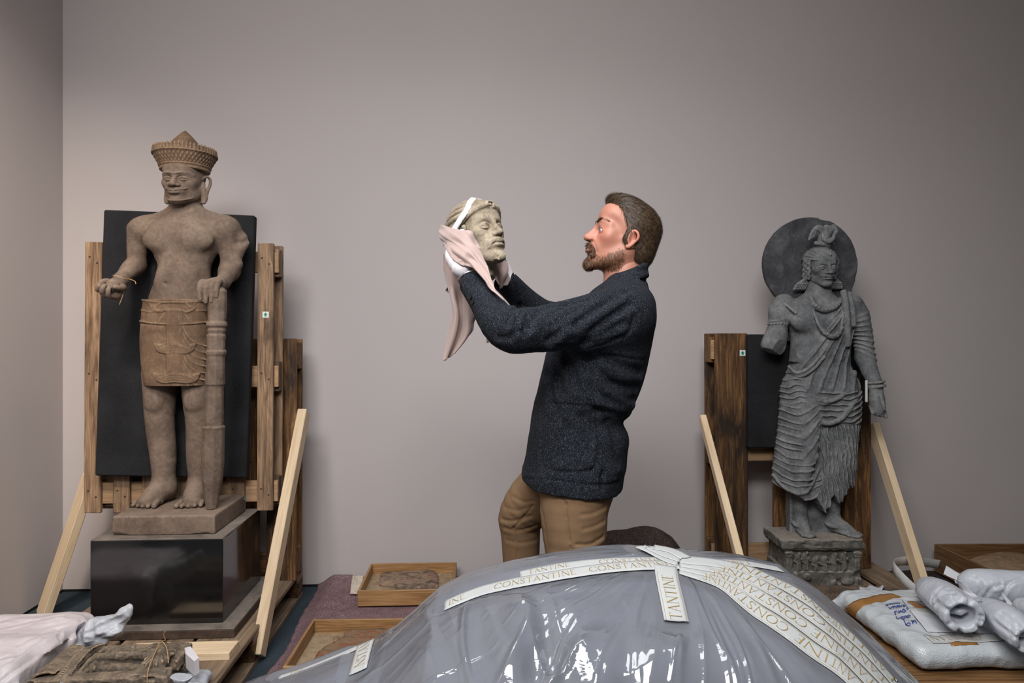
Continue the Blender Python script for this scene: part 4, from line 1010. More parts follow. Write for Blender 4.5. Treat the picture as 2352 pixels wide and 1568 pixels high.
for j in range(6):
    o = j*2.2; H.chain([tkn(1858+o, 550-o*0.6), tkn(1866+o*0.8, 532-o*0.5), tkn(1878, 521+o*0.4), tkn(1890, 524+o), tkn(1893, 536)], [0.005, 0.0085, 0.0095, 0.008, 0.006], k=0.0012, n=12)
for j in range(4):
    o = j*3; H.chain([tkn(1892, 538), tkn(1893+o*0.4, 528), tkn(1898+o, 519+o*0.3), tkn(1904+o, 530)], [0.006, 0.0085, 0.0085, 0.007], k=0.0012, n=8)
    H.chain([tkn(1904, 540), tkn(1907+o*0.3, 526), tkn(1915+o*0.5, 519+o*0.8), tkn(1920, 530+o*0.4), tkn(1914, 541)], [0.006, 0.0085, 0.009, 0.008, 0.006], k=0.0012, n=10)
H.chain([tkn(1889, 536, 3.315), tkn(1892, 548, 3.305), tkn(1903, 554, 3.302), tkn(1913, 548, 3.305), tkn(1917, 536, 3.315)], [0.004, 0.010, 0.012, 0.010, 0.004], k=0.003, n=14)
H.chain([tkn(1874, 558), tkn(1893, 561, 3.315), tkn(1912, 558)], [0.009, 0.010, 0.009], k=0.004, n=8)
H.chain([tkn(1892, 562, 3.345), tkn(1893, 540, 3.34)], [0.034, 0.026], k=0.006)
H.obj('hair', M_gr, gr, noise=0.001, nscale=60)
clip = box('support_clip', (0.011, 0.012, 0.105), G(1990, 898, 3.30), M_wire, None, 0.003)
clip.parent = gr; clip.location = Vector(clip.location)-gr.location
# ================================================================ the man, the stone head he holds and its cloth
def tweed():
    b = MB('charcoal tweed', 0.95, 0.15); v = b.coord((1, 1, 0.6)); f = b.noise(v, 430, 3, 0.75); g = b.noise(v, 110, 4, 0.75); w = b.noise(b.coord((1, 1, 1)), 5, 3)
    c = b.ramp(f, [(0.36, srgb(11, 12, 15)), (0.5, srgb(25, 28, 33)), (0.60, srgb(50, 54, 62)), (0.74, srgb(104, 110, 120))])
    c = b.mix(0.55, c, b.ramp(g, [(0.35, (0.28, 0.28, 0.29)), (0.65, (0.68, 0.69, 0.70))]), 'OVERLAY')
    b.color(c); b.bump(f, 0.5, 0.002); return b.m
M_tweed = tweed()
def chino():
    b = MB('tan cotton twill', 0.85, 0.2); v = b.coord(); f = b.noise(v, 350, 3, 0.6); g = b.noise(b.coord((1, 1, 0.35)), 9, 4)
    c = b.ramp(g, [(0.3, srgb(106, 83, 61)), (0.7, srgb(126, 101, 76))]); b.color(b.mix(0.15, c, b.ramp(f, [(0.3, (0.3, 0.3, 0.3)), (0.7, (0.8, 0.8, 0.8))]), 'OVERLAY'))
    b.bump(f, 0.15, 0.001); return b.m
M_chino = chino()
def skin_mat():
    b = MB('skin', 0.48, 0.4); v = b.coord(); at = b.n('ShaderNodeAttribute', attribute_name='tint'); n = b.noise(v, 45, 5, 0.7)
    c = b.mix(b.math('MULTIPLY', n, 0.5), at.outputs['Color'], (0.55, 0.22, 0.15, 1)); c = b.mix(0.35, at.outputs['Color'], c)
    b.color(c); b.bump(b.noise(v, 500, 3), 0.10, 0.001)
    b.b.inputs['Subsurface Weight'].default_value = 0.12; b.b.inputs['Subsurface Radius'].default_value = (0.012, 0.005, 0.003); b.b.inputs['Subsurface Scale'].default_value = 0.5
    return b.m
M_skin = skin_mat()
def hair_mat(name, c0, c1):
    b = MB(name, 0.5, 0.35); oi = b.noise(b.coord(), 120, 2); b.color(b.ramp(oi, [(0.3, c0), (0.7, c1)])); return b.m
M_hair = hair_mat('brown hair', srgb(34, 25, 18), srgb(86, 67, 48))
M_beard = hair_mat('ginger brown beard', srgb(58, 38, 25), srgb(116, 82, 56))
M_eye = (lambda b: (b.color(b.ramp(b.math('MULTIPLY', 1.0, 0.5), [(0, srgb(122, 106, 98))])), b.m)[-1])(MB('eye white', 0.45, 0.25))
M_iris = plain_mat('iris', srgb(74, 92, 104), 0.2)
M_glove = plain_mat('white cotton glove', srgb(224, 220, 224), 0.9, 0.2, 0, bump=0.2, bs=300)
M_shoe = plain_mat('dark leather', srgb(38, 28, 22), 0.5)
M_steel = plain_mat('steel bracelet', srgb(196, 196, 200), 0.25); M_steel.node_tree.nodes['Principled BSDF'].inputs['Metallic'].default_value = 0.9
M_button = plain_mat('black button', srgb(18, 18, 20), 0.35)
HY = 2.15
def H_(px, py, y=HY): return np.array(P(px, py, y))
man = thing('person', 'bearded person in charcoal tweed jacket and tan trousers lifting a stone head in both hands', 'person', (0.20, 2.10, 0))
# ---- skin: head + figure under the clothes as one mesh
hx_ = head_xf(0.955, -86, 16, 0, H_(1432, 547, 2.165))
f = head_field(0.0024, 'open', 1.12, 1.0, 0, 'human', -0.17, 1.04)
Vh, Qh = f.mesh(); can = Vh.copy(); Vh = hx_(Vh)
A = Field((-0.25, 1.72, 0.03), (0.45, 2.55, 1.56), 0.009)
neck_low = H_(1447, 655, 2.16)
A.chain([H_(1436, 620, 2.16), H_(1432, 655, 2.16), H_(1425, 700, 2.16)], [0.053, 0.055, 0.06], k=0.03)
sh_n, el_n, wr_n = H_(1425, 722, 1.985), H_(1182, 758, 1.885), H_(1083, 640, 2.035)
sh_f, el_f, wr_f = H_(1425, 705, 2.33), H_(1262, 738, 2.43), H_(1162, 645, 2.285)
A.loft([H_(0, a)[2] for a in (1100, 1000, 930, 850, 760, 700, 660)], [H_(a, 0)[0] for a in (1318, 1328, 1338, 1355, 1392, 1412, 1430)], [2.155]*7, [0.11, 0.105, 0.10, 0.115, 0.115, 0.095, 0.06], [0.155, 0.15, 0.145, 0.165, 0.185, 0.16, 0.09], k=0.03)
A.chain([sh_n, el_n, H_(1150, 742, 1.905), H_(1118, 698, 1.965), wr_n, H_(1068, 620, 2.046)], [0.055, 0.036, 0.034, 0.032, 0.0285, 0.027], k=0.02); A.chain([sh_f, el_f, H_(1215, 700, 2.38), wr_f], [0.052, 0.034, 0.032, 0.027], k=0.02)
hip_n, kn_n, an_n = H_(1318, 1090, 2.06), H_(1322, 1330, 2.05), np.array((0.235, 2.06, 0.10))
hip_f, kn_f, an_f = H_(1290, 1085, 2.25), H_(1197, 1185, 2.30), H_(1200, 1430, 2.32)
A.chain([hip_n, kn_n, an_n], [0.085, 0.062, 0.045], k=0.03); A.chain([hip_f, kn_f, an_f], [0.082, 0.055, 0.042], k=0.03)
Va, Qa = A.mesh()
V = np.concatenate([Vh, Va]); Q = np.concatenate([Qh, Qa+len(Vh)])
body = mesh_obj('body', V, Q, M_skin, man, True, True)
tint = np.tile(np.array(srgb(170, 118, 99)), (len(V), 1))
cx_, cy_, cz_ = can[:, 0], can[:, 1], can[:, 2]
def blend(mask, col): tint[:len(Vh)] = tint[:len(Vh)]*(1-mask[:, None])+np.array(col)*mask[:, None]
g3 = lambda x, y, z, r: np.exp(-(((np.abs(cx_)-x)/r[0])**2+((cy_-y)/r[1])**2+((cz_-z)/r[2])**2))
blend(0.55*g3(0.045, -0.065, -0.025, (0.022, 0.03, 0.022)), srgb(186, 112, 96))
blend(0.6*g3(0.0, -0.115, -0.032, (0.016, 0.016, 0.014)), srgb(186, 108, 94))
blend(0.75*g3(0.0, -0.100, -0.0665, (0.022, 0.014, 0.0075)), srgb(176, 96, 92))
blend(0.45*g3(0.083, 0.018, -0.004, (0.012, 0.03, 0.034)), srgb(192, 108, 94))
zb_ = -0.030-0.040*np.clip((-cy_-0.005)/0.050, 0, 1)+0.035*np.clip((-cy_-0.085)/0.01, 0, 1)
jawm = np.clip((zb_-cz_)/0.03, 0, 1)*np.clip((0.02-cy_)/0.03, 0, 1)*np.clip((cz_+0.125)/0.02, 0, 1)*(1-g3(0, -0.100, -0.0665, (0.026, 0.02, 0.009)))
blend(0.42*jawm, srgb(130, 88, 64))
blend(0.4*g3(0.031, -0.085, 0.0, (0.022, 0.02, 0.014)), srgb(184, 120, 106))
ca = body.data.color_attributes.new('tint', 'FLOAT_COLOR', 'POINT'); ca.data.foreach_set('color', tint.ravel().astype(np.float32))
# eyes
for s in (-1, 1):
    bm = bmesh.new(); bmesh.ops.create_uvsphere(bm, u_segments=20, v_segments=14, radius=0.0126)
    e = bm_obj('eye', bm, M_eye, man, True); e.location = Vector(hx_((s*0.0305, -0.0752, 0.0))[0])-man.location
    gz = Vector(hx_.R @ np.array((s*0.12, -1, -0.20))).normalized()
    bm = bmesh.new(); bmesh.ops.create_uvsphere(bm, u_segments=16, v_segments=10, radius=0.0062)
    for v in bm.verts: v.co.z *= 0.35
    i = bm_obj('iris', bm, M_iris, e, True); i.location = gz*0.0112; i.rotation_euler = gz.to_track_quat('Z', 'Y').to_euler()
for s in (-1, 1):   # dark lash line along the upper lid
    ec = np.array((s*0.0305, -0.0752, 0.0)); L_ = []
    for a in np.linspace(-50, 62, 12): az, e_ = math.radians(a), math.radians(17-0.004*(a-5)**2*0.9); L_.append(hx_(ec+0.0140*np.array((s*math.sin(az)*math.cos(e_), -math.cos(az)*math.cos(e_), math.sin(e_))))[0])
    V, Q = tube(L_, 0.0009, 5); mesh_obj('lash_line', V, Q, M_beard, man, True, True)
# ---- hair cap and strands
def hair_y(z): return np.interp(z, [-0.105, -0.085, -0.05, -0.036, -0.034, -0.01, 0.02, 0.04, 0.06, 0.075, 0.090, 0.12], [0.062, 0.048, 0.036, 0.034, -0.014, -0.014, -0.010, -0.020, -0.030, -0.040, -0.076, -0.10])
Hc = Field((-0.11, -0.13, -0.13), (0.11, 0.14, 0.17), 0.003)
Hc.ell((0, 0.012, 0.036), (0.0815, 0.1045, 0.092), k=0.01)
Hc.ell((0, 0.050, -0.030), (0.066, 0.062, 0.062), k=0.03)
Hc.ell((0, -0.035, 0.108), (0.050, 0.055, 0.026), k=0.03)
for s in (-1, 1): Hc.ell((s*0.071, -0.002, 0.005), (0.009, 0.014, 0.034), k=0.01)
def reg(X, Y, Z):
    X, Y, Z = np.broadcast_arrays(X, Y, Z)
    return np.maximum((hair_y(Z.ravel()).reshape(Z.shape)-Y-0.010*np.clip(1-np.abs(X)/0.05, 0, 1)*(Z > 0.07))*0.8, -0.105-Z)
Hc.apply(reg, (-0.12, -0.14, -0.14), (0.12, 0.15, 0.18), 0.001, 'and')
Vc, Qc = Hc.mesh()
Vcw = Vc+np.stack([vnoise(Vc*np.array((150, 60, 60)), i) for i in range(3)], 1)*0.0016
mesh_obj('hair', hx_(Vcw), Qc, M_hair, man, True, True)
def strands(name, base, nrm, dirf, n, lmin, lmax, w, mat, seed, lift=0.25, curl=0.3):
    """short tapered ribbons growing from sampled points (canonical head space)"""
    r = np.random.default_rng(seed); i = r.integers(0, len(base), n)
    p = base[i]+r.normal(0, 0.0012, (n, 3)); N = nrm[i]; d = dirf(p)+r.normal(0, curl*0.5, (n, 3))
    d = d-N*(d*N).sum(1, keepdims=True); d /= np.linalg.norm(d, axis=1, keepdims=True)+1e-9
    L = r.uniform(lmin, lmax, (n, 1)); a = r.uniform(0.3, 1.0, (n, 1))*lift
    m = p+d*L*0.5+N*L*a*0.55; e = p+d*L+N*L*a*0.55
    sd = np.cross(d, N); ww = w*r.uniform(0.6, 1.3, (n, 1))
    V = np.stack([p-sd*ww, p+sd*ww, m-sd*ww*0.9, m+sd*ww*0.9, e], 1).reshape(-1, 3); k = np.arange(n)[:, None]*5
    F3 = np.concatenate([k+np.array([[0, 1, 3]]), k+np.array([[0, 3, 2]]), k+np.array([[2, 3, 4]])])
    return mesh_obj(name, hx_(V), F3, mat, man, True, True)
def normals(V, Q):
    n = np.cross(V[Q[:, 1]]-V[Q[:, 0]], V[Q[:, 2]]-V[Q[:, 0]]); o = np.zeros_like(V)
    for k in range(4): np.add.at(o, Q[:, k], n)
    return o/(np.linalg.norm(o, axis=1, keepdims=True)+1e-9)
Nc = normals(Vc, Qc)
ear_ = (np.abs(Vc[:, 0]) > 0.055) & (Vc[:, 1] > -0.004) & (Vc[:, 1] < 0.034) & (Vc[:, 2] > -0.055) & (Vc[:, 2] < 0.016)
outer = ~ear_ & (Vc[:, 1] > hair_y(Vc[:, 2])-0.004) & (((Vc[:, 0]/0.078)**2+((Vc[:, 1]-0.012)/0.098)**2+((Vc[:, 2]-0.036)/0.086)**2 > 1.0) | (Vc[:, 2] < 0))
def hdir(p):
    top = np.clip((p[:, 2]-0.06)/0.05, 0, 1)[:, None]
    return np.array((0.0, 0.55, -0.85))*(1-top)+np.stack([0.35*np.sign(p[:, 0]), 0.9+0*p[:, 0], 0.25-2*(p[:, 1]-0.0)], 1)*top
o_ = strands('hair_strands', Vc[outer], Nc[outer], hdir, 12000, 0.012, 0.030, 0.0006, M_hair, 1, 0.16, 0.35); o_['kind'] = 'stuff'
nh = normals(can, Qh)
fr = (Vc[:, 2] > 0.085) & (Vc[:, 1] < -0.045)
o_ = strands('fringe_strands', Vc[fr], Nc[fr], lambda p: np.tile(np.array((0.1, 0.6, 0.6)), (len(p), 1)), 500, 0.012, 0.026, 0.0006, M_hair, 5, 0.2, 0.4); o_['kind'] = 'stuff'
# ---- beard
Bd = Field((-0.08, -0.15, -0.17), (0.08, 0.02, -0.03), 0.003)
Bd.ell((0, -0.083, -0.112), (0.021, 0.020, 0.021), k=0.01)
for s in (-1, 1): Bd.chain([(s*0.008, -0.082, -0.114), (s*0.026, -0.066, -0.106)], [0.012, 0.006], k=0.012)
for s in (-1, 1): Bd.chain([(s*0.002, -0.1045, -0.052), (s*0.016, -0.100, -0.055), (s*0.027, -0.090, -0.066), (s*0.028, -0.084, -0.085)], [0.0040, 0.0048, 0.005, 0.007], k=0.005, n=9)
Vb, Qb = Bd.mesh(); Vb2 = Vb+np.stack([vnoise(Vb*140, i+4) for i in range(3)], 1)*0.0022
mesh_obj('beard', hx_(Vb2), Qb, M_beard, man, True, True)
Nb = normals(Vb, Qb)
o_ = strands('beard_strands', Vb, Nb, lambda p: np.tile(np.array((0, -0.35, -1.0)), (len(p), 1)), 2600, 0.006, 0.016, 0.0006, M_beard, 2, 0.35, 0.6); o_['kind'] = 'stuff'
stub = (jawm > 0.30) & (np.random.default_rng(2).random(len(jawm)) < np.clip(jawm*1.5, 0, 1)**1.5)
o_ = strands('stubble_strands', can[stub], nh[stub], lambda p: np.stack([0*p[:, 0], 0.15+0*p[:, 0], -1+0*p[:, 0]], 1), 4800, 0.004, 0.010, 0.0004, M_beard, 3, 0.4, 0.6); o_['kind'] = 'stuff'
for s in (-1, 1):
    bz = np.array([(s*0.013, -0.0975, 0.0235), (s*0.030, -0.0925, 0.0325), (s*0.050, -0.0705, 0.0275)])
    q = spline(bz, 60)
    o_ = strands('eyebrow', np.repeat(q, 4, 0)+np.random.default_rng(4).normal(0, 0.0016, (240, 3)), np.tile(np.array((s*0.4, -0.9, 0.1)), (240, 1)), lambda p: np.tile(np.array((s*1.0, 0.3, 0.1)), (len(p), 1)), 900, 0.005, 0.010, 0.00055, M_hair, 8+s, 0.25, 0.3); o_['kind'] = 'stuff'
# ---- jacket
J = Field((-0.20, 1.76, 0.83), (0.50, 2.54, 1.56), 0.0042)
sec = [(1121, 1204, 1427), (1085, 1198, 1432), (1060, 1204, 1437), (1000, 1214, 1440), (965, 1220, 1427), (940, 1225, 1446), (915, 1229, 1458), (870, 1240, 1474), (805, 1257, 1490), (750, 1288, 1497), (700, 1330, 1495), (665, 1362, 1489), (645, 1388, 1486), (630, 1402, 1482)]
zj = [H_(0, a)[2] for a, _, _ in sec]; xj = [H_((b+c)/2, 0)[0] for _, b, c in sec]; rj = [(c-b)/2*0.001344 for _, b, c in sec]
yj = [0.200, 0.198, 0.195, 0.190, 0.182, 0.185, 0.190, 0.200, 0.212, 0.215, 0.195, 0.130, 0.088, 0.075]
J.loft(zj, xj, [2.155]*14, rj, yj, k=0.012, p=2.25)
J.chain([H_(1438, 712, 2.04), sh_n, H_(1310, 746, 1.935), H_(1240, 757, 1.905), el_n], [0.072, 0.080, 0.070, 0.062, 0.055], k=0.05, n=12)
J.chain([el_n, H_(1150, 745, 1.905), H_(1118, 700, 1.965), H_(1084, 654, 2.025)], [0.058, 0.054, 0.046, 0.037], k=0.03, n=9)
J.chain([H_(1440, 690, 2.27), sh_f, H_(1340, 725, 2.40), el_f], [0.07, 0.080, 0.068, 0.056], k=0.05, n=9)
J.chain([el_f, H_(1215, 700, 2.38), H_(1162, 648, 2.292)], [0.056, 0.050, 0.040], k=0.03, n=7)
# collar
def ring(z0, slope, rx, ry, cx, n=28, a0=0.5, a1=2*math.pi-0.5):
    return [np.array((cx+rx*math.cos(a+math.pi), 2.16+ry*math.sin(a+math.pi), z0+slope*math.cos(a+math.pi))) for a in np.linspace(a0, a1, n)]
ccx = H_(1437, 0, 2.16)[0]; ccz = H_(0, 634, 2.16)[2]
J.ell((ccx-0.012, 2.16, ccz+0.045), (0.058, 0.060, 0.07), k=0.004, op='sub')
J.chain(ring(ccz-0.006, 0.022, 0.061, 0.069, ccx-0.004), [0.011]*28, k=0.010)
J.chain(ring(ccz+0.008, 0.026, 0.060, 0.066, ccx+0.002), [0.0085]*28, k=0.010)
J.chain(ring(ccz-0.020, 0.020, 0.068, 0.080, ccx-0.006), [0.010]*28, k=0.010)
J.chain(ring(ccz-0.034, 0.022, 0.072, 0.088, ccx-0.004, a0=0.75, a1=2*math.pi-0.75), [0.005]*28, k=0.006, op='sub')
# creases and seams, drawn as photo pixels on the near side
for pts in ([(1438, 668), (1400, 692), (1352, 722), (1318, 748)], [(1445, 700), (1405, 728), (1360, 760)], [(1425, 742), (1385, 765), (1340, 785)],
            [(1385, 672), (1340, 700), (1295, 728), (1270, 745)], [(1335, 690), (1290, 708), (1255, 730)], [(1262, 705), (1232, 726), (1218, 752)], [(1302, 745), (1280, 765), (1262, 780)]):
    J.draw(pts, 0.013, 0.012); J.draw([(a+5, b+13) for a, b in pts], -0.010, 0.014)
for pts in ([(1204, 706), (1190, 722), (1183, 748)], [(1194, 700), (1176, 718), (1164, 742)], [(1212, 716), (1206, 742), (1202, 768)], [(1188, 760), (1170, 775), (1150, 778)]):
    J.draw(pts, 0.014, 0.008); J.draw([(a-8, b+5) for a, b in pts], -0.009, 0.009)
for pts in ([(1360, 830), (1385, 870), (1425, 905), (1452, 915)], [(1350, 850), (1372, 900), (1412, 928), (1446, 938)], [(1385, 822), (1425, 842), (1472, 856)], [(1300, 815), (1312, 850), (1322, 890)], [(1345, 815), (1352, 860), (1358, 890)],
            [(1395, 970), (1410, 1010), (1420, 1060)], [(1255, 860), (1265, 900), (1268, 930)], [(1275, 820), (1282, 860), (1285, 900)], [(1400, 880), (1430, 890), (1462, 888)], [(1340, 960), (1350, 1000), (1348, 1040)], [(1300, 980), (1296, 1020), (1290, 1050)]):
    J.draw(pts, 0.011, 0.015); J.draw([(a-3, b+16) for a, b in pts], -0.008, 0.016)
J.draw([(1372, 940), (1415, 952), (1436, 957)], 0.020, 0.012); J.draw([(1375, 926), (1420, 938), (1450, 932)], -0.012, 0.016)
for pts in ([(1263, 925), (1310, 928), (1368, 932)], [(1368, 932), (1372, 1000), (1370, 1060), (1352, 1080), (1300, 1082), (1255, 1074), (1243, 1055), (1246, 1000), (1263, 925)], [(1207, 1098), (1280, 1103), (1370, 1113), (1420, 1106)],
            [(1442, 672), (1454, 705), (1450, 745), (1432, 776)], [(1262, 793), (1320, 790), (1390, 779), (1435, 768)], [(1395, 812), (1430, 820), (1478, 826)], [(1368, 700), (1380, 735), (1372, 775)], [(1376, 1000), (1378, 1060), (1382, 1085)]):
    J.draw(pts, 0.0045, 0.005, n=8*len(pts)); J.draw([(a-5, b-4) for a, b in pts], -0.0025, 0.007, n=8*len(pts))
J.draw([(1383, 1084), (1382, 1122)], 0.02, 0.005, n=14)
# open the cuffs and hem
dcn = (H_(1084, 654, 2.025)-H_(1118, 700, 1.965)); dcn /= np.linalg.norm(dcn); cn = H_(1084, 654, 2.025)+dcn*0.018
def cutp(c, d, R): J.apply(lambda X, Y, Z: np.where((X-c[0])**2+(Y-c[1])**2+(Z-c[2])**2 < R*R, (X-c[0])*d[0]+(Y-c[1])*d[1]+(Z-c[2])*d[2], -1), c-R, c+R, 0.001, 'and')
cutp(cn, dcn, 0.075); J.chain([cn-dcn*0.03, cn+dcn*0.03], [0.030, 0.031], k=0.003, op='sub')
dcf = (H_(1162, 648, 2.292)-H_(1215, 700, 2.38)); dcf /= np.linalg.norm(dcf); cf = H_(1162, 648, 2.292)+dcf*0.018
cutp(cf, dcf, 0.075); J.chain([cf-dcf*0.03, cf+dcf*0.03], [0.031, 0.032], k=0.003, op='sub')
hz1 = [H_(0, a)[2] for a in (1094, 1106, 1116, 1122, 1112)]; hx1 = [H_(a, 0)[0] for a in (1198, 1225, 1330, 1395, 1428)]
J.apply(lambda X, Y, Z: np.interp(X.ravel(), hx1, hz1).reshape(X.shape)-Z+0*Y, (-0.2, 1.7, 0.8), (0.5, 2.6, 0.92), 0.001, 'and')
J.apply(lambda X, Y, Z: (lambda s: (0.0024*vnoise(np.stack([X*7+Z*9, Y*11, Z*16-X*5], -1), 3)+0.0016*vnoise(np.stack([X*22+Z*12, Y*24, Z*34-X*10], -1), 5)).astype(np.float32))(0) if False else (0.0028*vnoise(np.stack(np.broadcast_arrays(X*9+Z*9, Y*11, Z*16-X*6), -1), 3)), (-0.19, 1.77, 0.84), (0.49, 2.53, 1.55), 0.002, 'disp')
jk = J.obj('jacket', M_tweed, man)
for (px, py, y) in ((1079, 682, 1.944), (1085, 693, 1.936)):
    bm = bmesh.new(); bmesh.ops.create_cone(bm, cap_ends=True, segments=16, radius1=0.0075, radius2=0.0065, depth=0.004); b_ = bm_obj('cuff_button', bm, M_button, jk)
    b_.location = H_(px, py, y)-np.array(man.location); b_.rotation_euler = Vector((-0.62, -0.75, 0.1)).to_track_quat('Z', 'Y').to_euler()
# ---- trousers
T = Field((-0.12, 1.88, 0.04), (0.42, 2.44, 0.95), 0.0036)
T.ell(H_(1318, 1090, 2.15), (0.108, 0.165, 0.10), k=0.03)
T.chain([H_(1322, 1085, 2.085), H_(1318, 1160, 2.06), H_(1320, 1240, 2.05), kn_n, np.array((0.24, 2.06, 0.12))], [0.096, 0.100, 0.092, 0.074, 0.066], k=0.04, n=12)
T.ell(H_(1358, 1122, 2.10), (0.06, 0.085, 0.06), k=0.04)
T.chain([H_(1300, 1095, 2.24), H_(1240, 1135, 2.275), kn_f, H_(1196, 1235, 2.305), an_f], [0.095, 0.092, 0.074, 0.064, 0.052], k=0.035, n=14)
for pts, q in (([(1152, 1192), (1180, 1196), (1218, 1184)], 1), ([(1160, 1212), (1190, 1218), (1230, 1206)], 0.8), ([(1178, 1140), (1202, 1152), (1226, 1150)], 0.7), ([(1162, 1165), (1190, 1172), (1222, 1160)], 0.6),
            ([(1165, 1240), (1195, 1246), (1232, 1240)], 0.5), ([(1325, 1250), (1355, 1249), (1386, 1232)], 1), ([(1340, 1215), (1365, 1208), (1388, 1196)], 0.6), ([(1335, 1182), (1362, 1178), (1390, 1164)], 0.7), ([(1320, 1134), (1352, 1128), (1394, 1124)], 0.8), ([(1350, 1150), (1375, 1146), (1394, 1142)], 0.6), ([(1242, 1160), (1250, 1200), (1256, 1245)], 0.6)):
    T.draw(pts, 0.0042*q, 0.0055); T.draw([(a, b+8) for a, b in pts], -0.0022*q, 0.008)
for pts in ([(1278, 1112), (1286, 1132), (1300, 1157)], [(1300, 1157), (1303, 1200), (1311, 1262)], [(1180, 1212), (1188, 1250), (1190, 1285)], [(1225, 1160), (1200, 1190), (1180, 1212)]): T.draw(pts, 0.0075, 0.0032, n=26)
T.obj('trousers', M_chino, man)
# ---- shoes
for nm, an, d in (('shoe', np.array((0.235, 2.06, 0.0)), 0.0), ('shoe', np.array((an_f[0], 2.32, 0.0)), 0.10)):
    f = Field(an+(-0.24, -0.07, -0.01), an+(0.10, 0.07, 0.33), 0.005); an2 = an+(0, 0, 0)
    f.chain([an2+(0.03, 0, 0.045+d*1.6), an2+(-0.08, 0, 0.045+d*0.6), an2+(-0.17, 0, 0.032)], [0.040, 0.042, 0.032], k=0.02); f.chain([an2+(0.0, 0, 0.06+d*1.5), an2+(0.0, 0, 0.115+d*1.4)], [0.045, 0.048], k=0.02)
    f.apply(lambda X, Y, Z: 0.002-Z+0*X+0*Y, an+(-0.3, -0.1, -0.05), an+(0.2, 0.1, 0.02), 0.001, 'and'); f.obj(nm, M_shoe, man)
# ---- gloved hands cradling the stone head
wb = H_(1076, 634, 2.040); ad = (H_(1084, 654, 2.025)-H_(1070, 622, 2.045)); ad /= np.linalg.norm(ad)
u1 = np.cross(ad, (0, 1, 0)); u1 /= np.linalg.norm(u1); u2 = np.cross(ad, u1)
V, Q = tube([wb+ad*0.006+0.0335*(u1*math.cos(a)+u2*math.sin(a)) for a in np.linspace(0, 2*math.pi, 25)[:-1]], 0.0035, 8, True); mesh_obj('bracelet', V, Q, M_steel, man, True, True)
# ================================================================ held stone head
M_cream = stone_mat('cream stucco', srgb(98, 88, 74), srgb(142, 130, 112), srgb(172, 160, 142), sc=14, bump=0.5, rough=0.9, edge_light=0.5, edge_light_col=srgb(196, 184, 166))
sx_ = head_xf(0.89, 42, 16, -3, H_(1096, 541, 2.15))
sh = thing('head_sculpture', 'pale stone head of a bearded man held up in gloved hands', 'sculpture', H_(1098, 610, 2.15))
f = head_field(0.0024, 'closed', 1.0, 1.0, 0, 'none', -0.125, 0.98, 0.001)
for s in (-1, 1):
    f.chain([(s*0.003, -0.104, -0.052), (s*0.016, -0.100, -0.0545), (s*0.028, -0.089, -0.062), (s*0.031, -0.082, -0.076)], [0.005, 0.006, 0.006, 0.005], k=0.004, n=10)
    f.chain([(s*0.012, -0.092, 0.024), (s*0.030, -0.086, 0.033), (s*0.050, -0.068, 0.026)], [0.004, 0.0045, 0.003], k=0.004, n=10)
f.ell((0, -0.090, -0.112), (0.020, 0.014, 0.015), k=0.01)
rg = random.Random(11)
for j in range(70): f.ell((rg.uniform(-0.024, 0.024), -0.096+rg.uniform(-0.003, 0.012), rg.uniform(-0.126, -0.096)), rg.uniform(0.0022, 0.004), k=0.003)
# wrapped hair swept back from a square clasp, bound with a band
f.ell((0, 0.022, 0.046), (0.079, 0.100, 0.074), k=0.006)
for s in (-1, 1):
    f.chain([(s*0.012, -0.096, 0.072), (s*0.042, -0.082, 0.064), (s*0.072, -0.044, 0.046), (s*0.087, 0.008, 0.020), (s*0.084, 0.060, 0.004), (s*0.052, 0.108, -0.005)], [0.010, 0.011, 0.011, 0.011, 0.010, 0.009], k=0.0015, n=22)
    for j in range(14): f.ell((s*(0.070+rg.uniform(0, 0.008)), rg.uniform(-0.035, 0.01), rg.uniform(-0.05, 0.02)), rg.uniform(0.005, 0.009), k=0.003)
ridges(f, lambda q: q, (0, 0.014, 0.040), (0.0800, 0.1000, 0.0830), [-78, -64, -50, -37, -25, -13, 0, 13, 25, 37, 50, 64, 78], 44, 168, 0.0085, 0.0012, 1.0, 18, 0.05)
f.box((0, -0.092, 0.074), (0.017, 0.010, 0.013), 0.003, (20, 0, 0), k=0.003); f.box((0, -0.101, 0.073), (0.010, 0.006, 0.007), 0.002, (20, 0, 0), k=0.002, op='sub'); f.ell((0, -0.099, 0.073), (0.006, 0.005, 0.005), k=0.002)
SHF = f
V, Q = f.mesh(); V = V+np.stack([vnoise(V*60, i)+0.6*vnoise(V*140, i+5) for i in range(3)], 1)*0.0009
mesh_obj('head', sx_(V), Q, M_cream, sh, True, True)
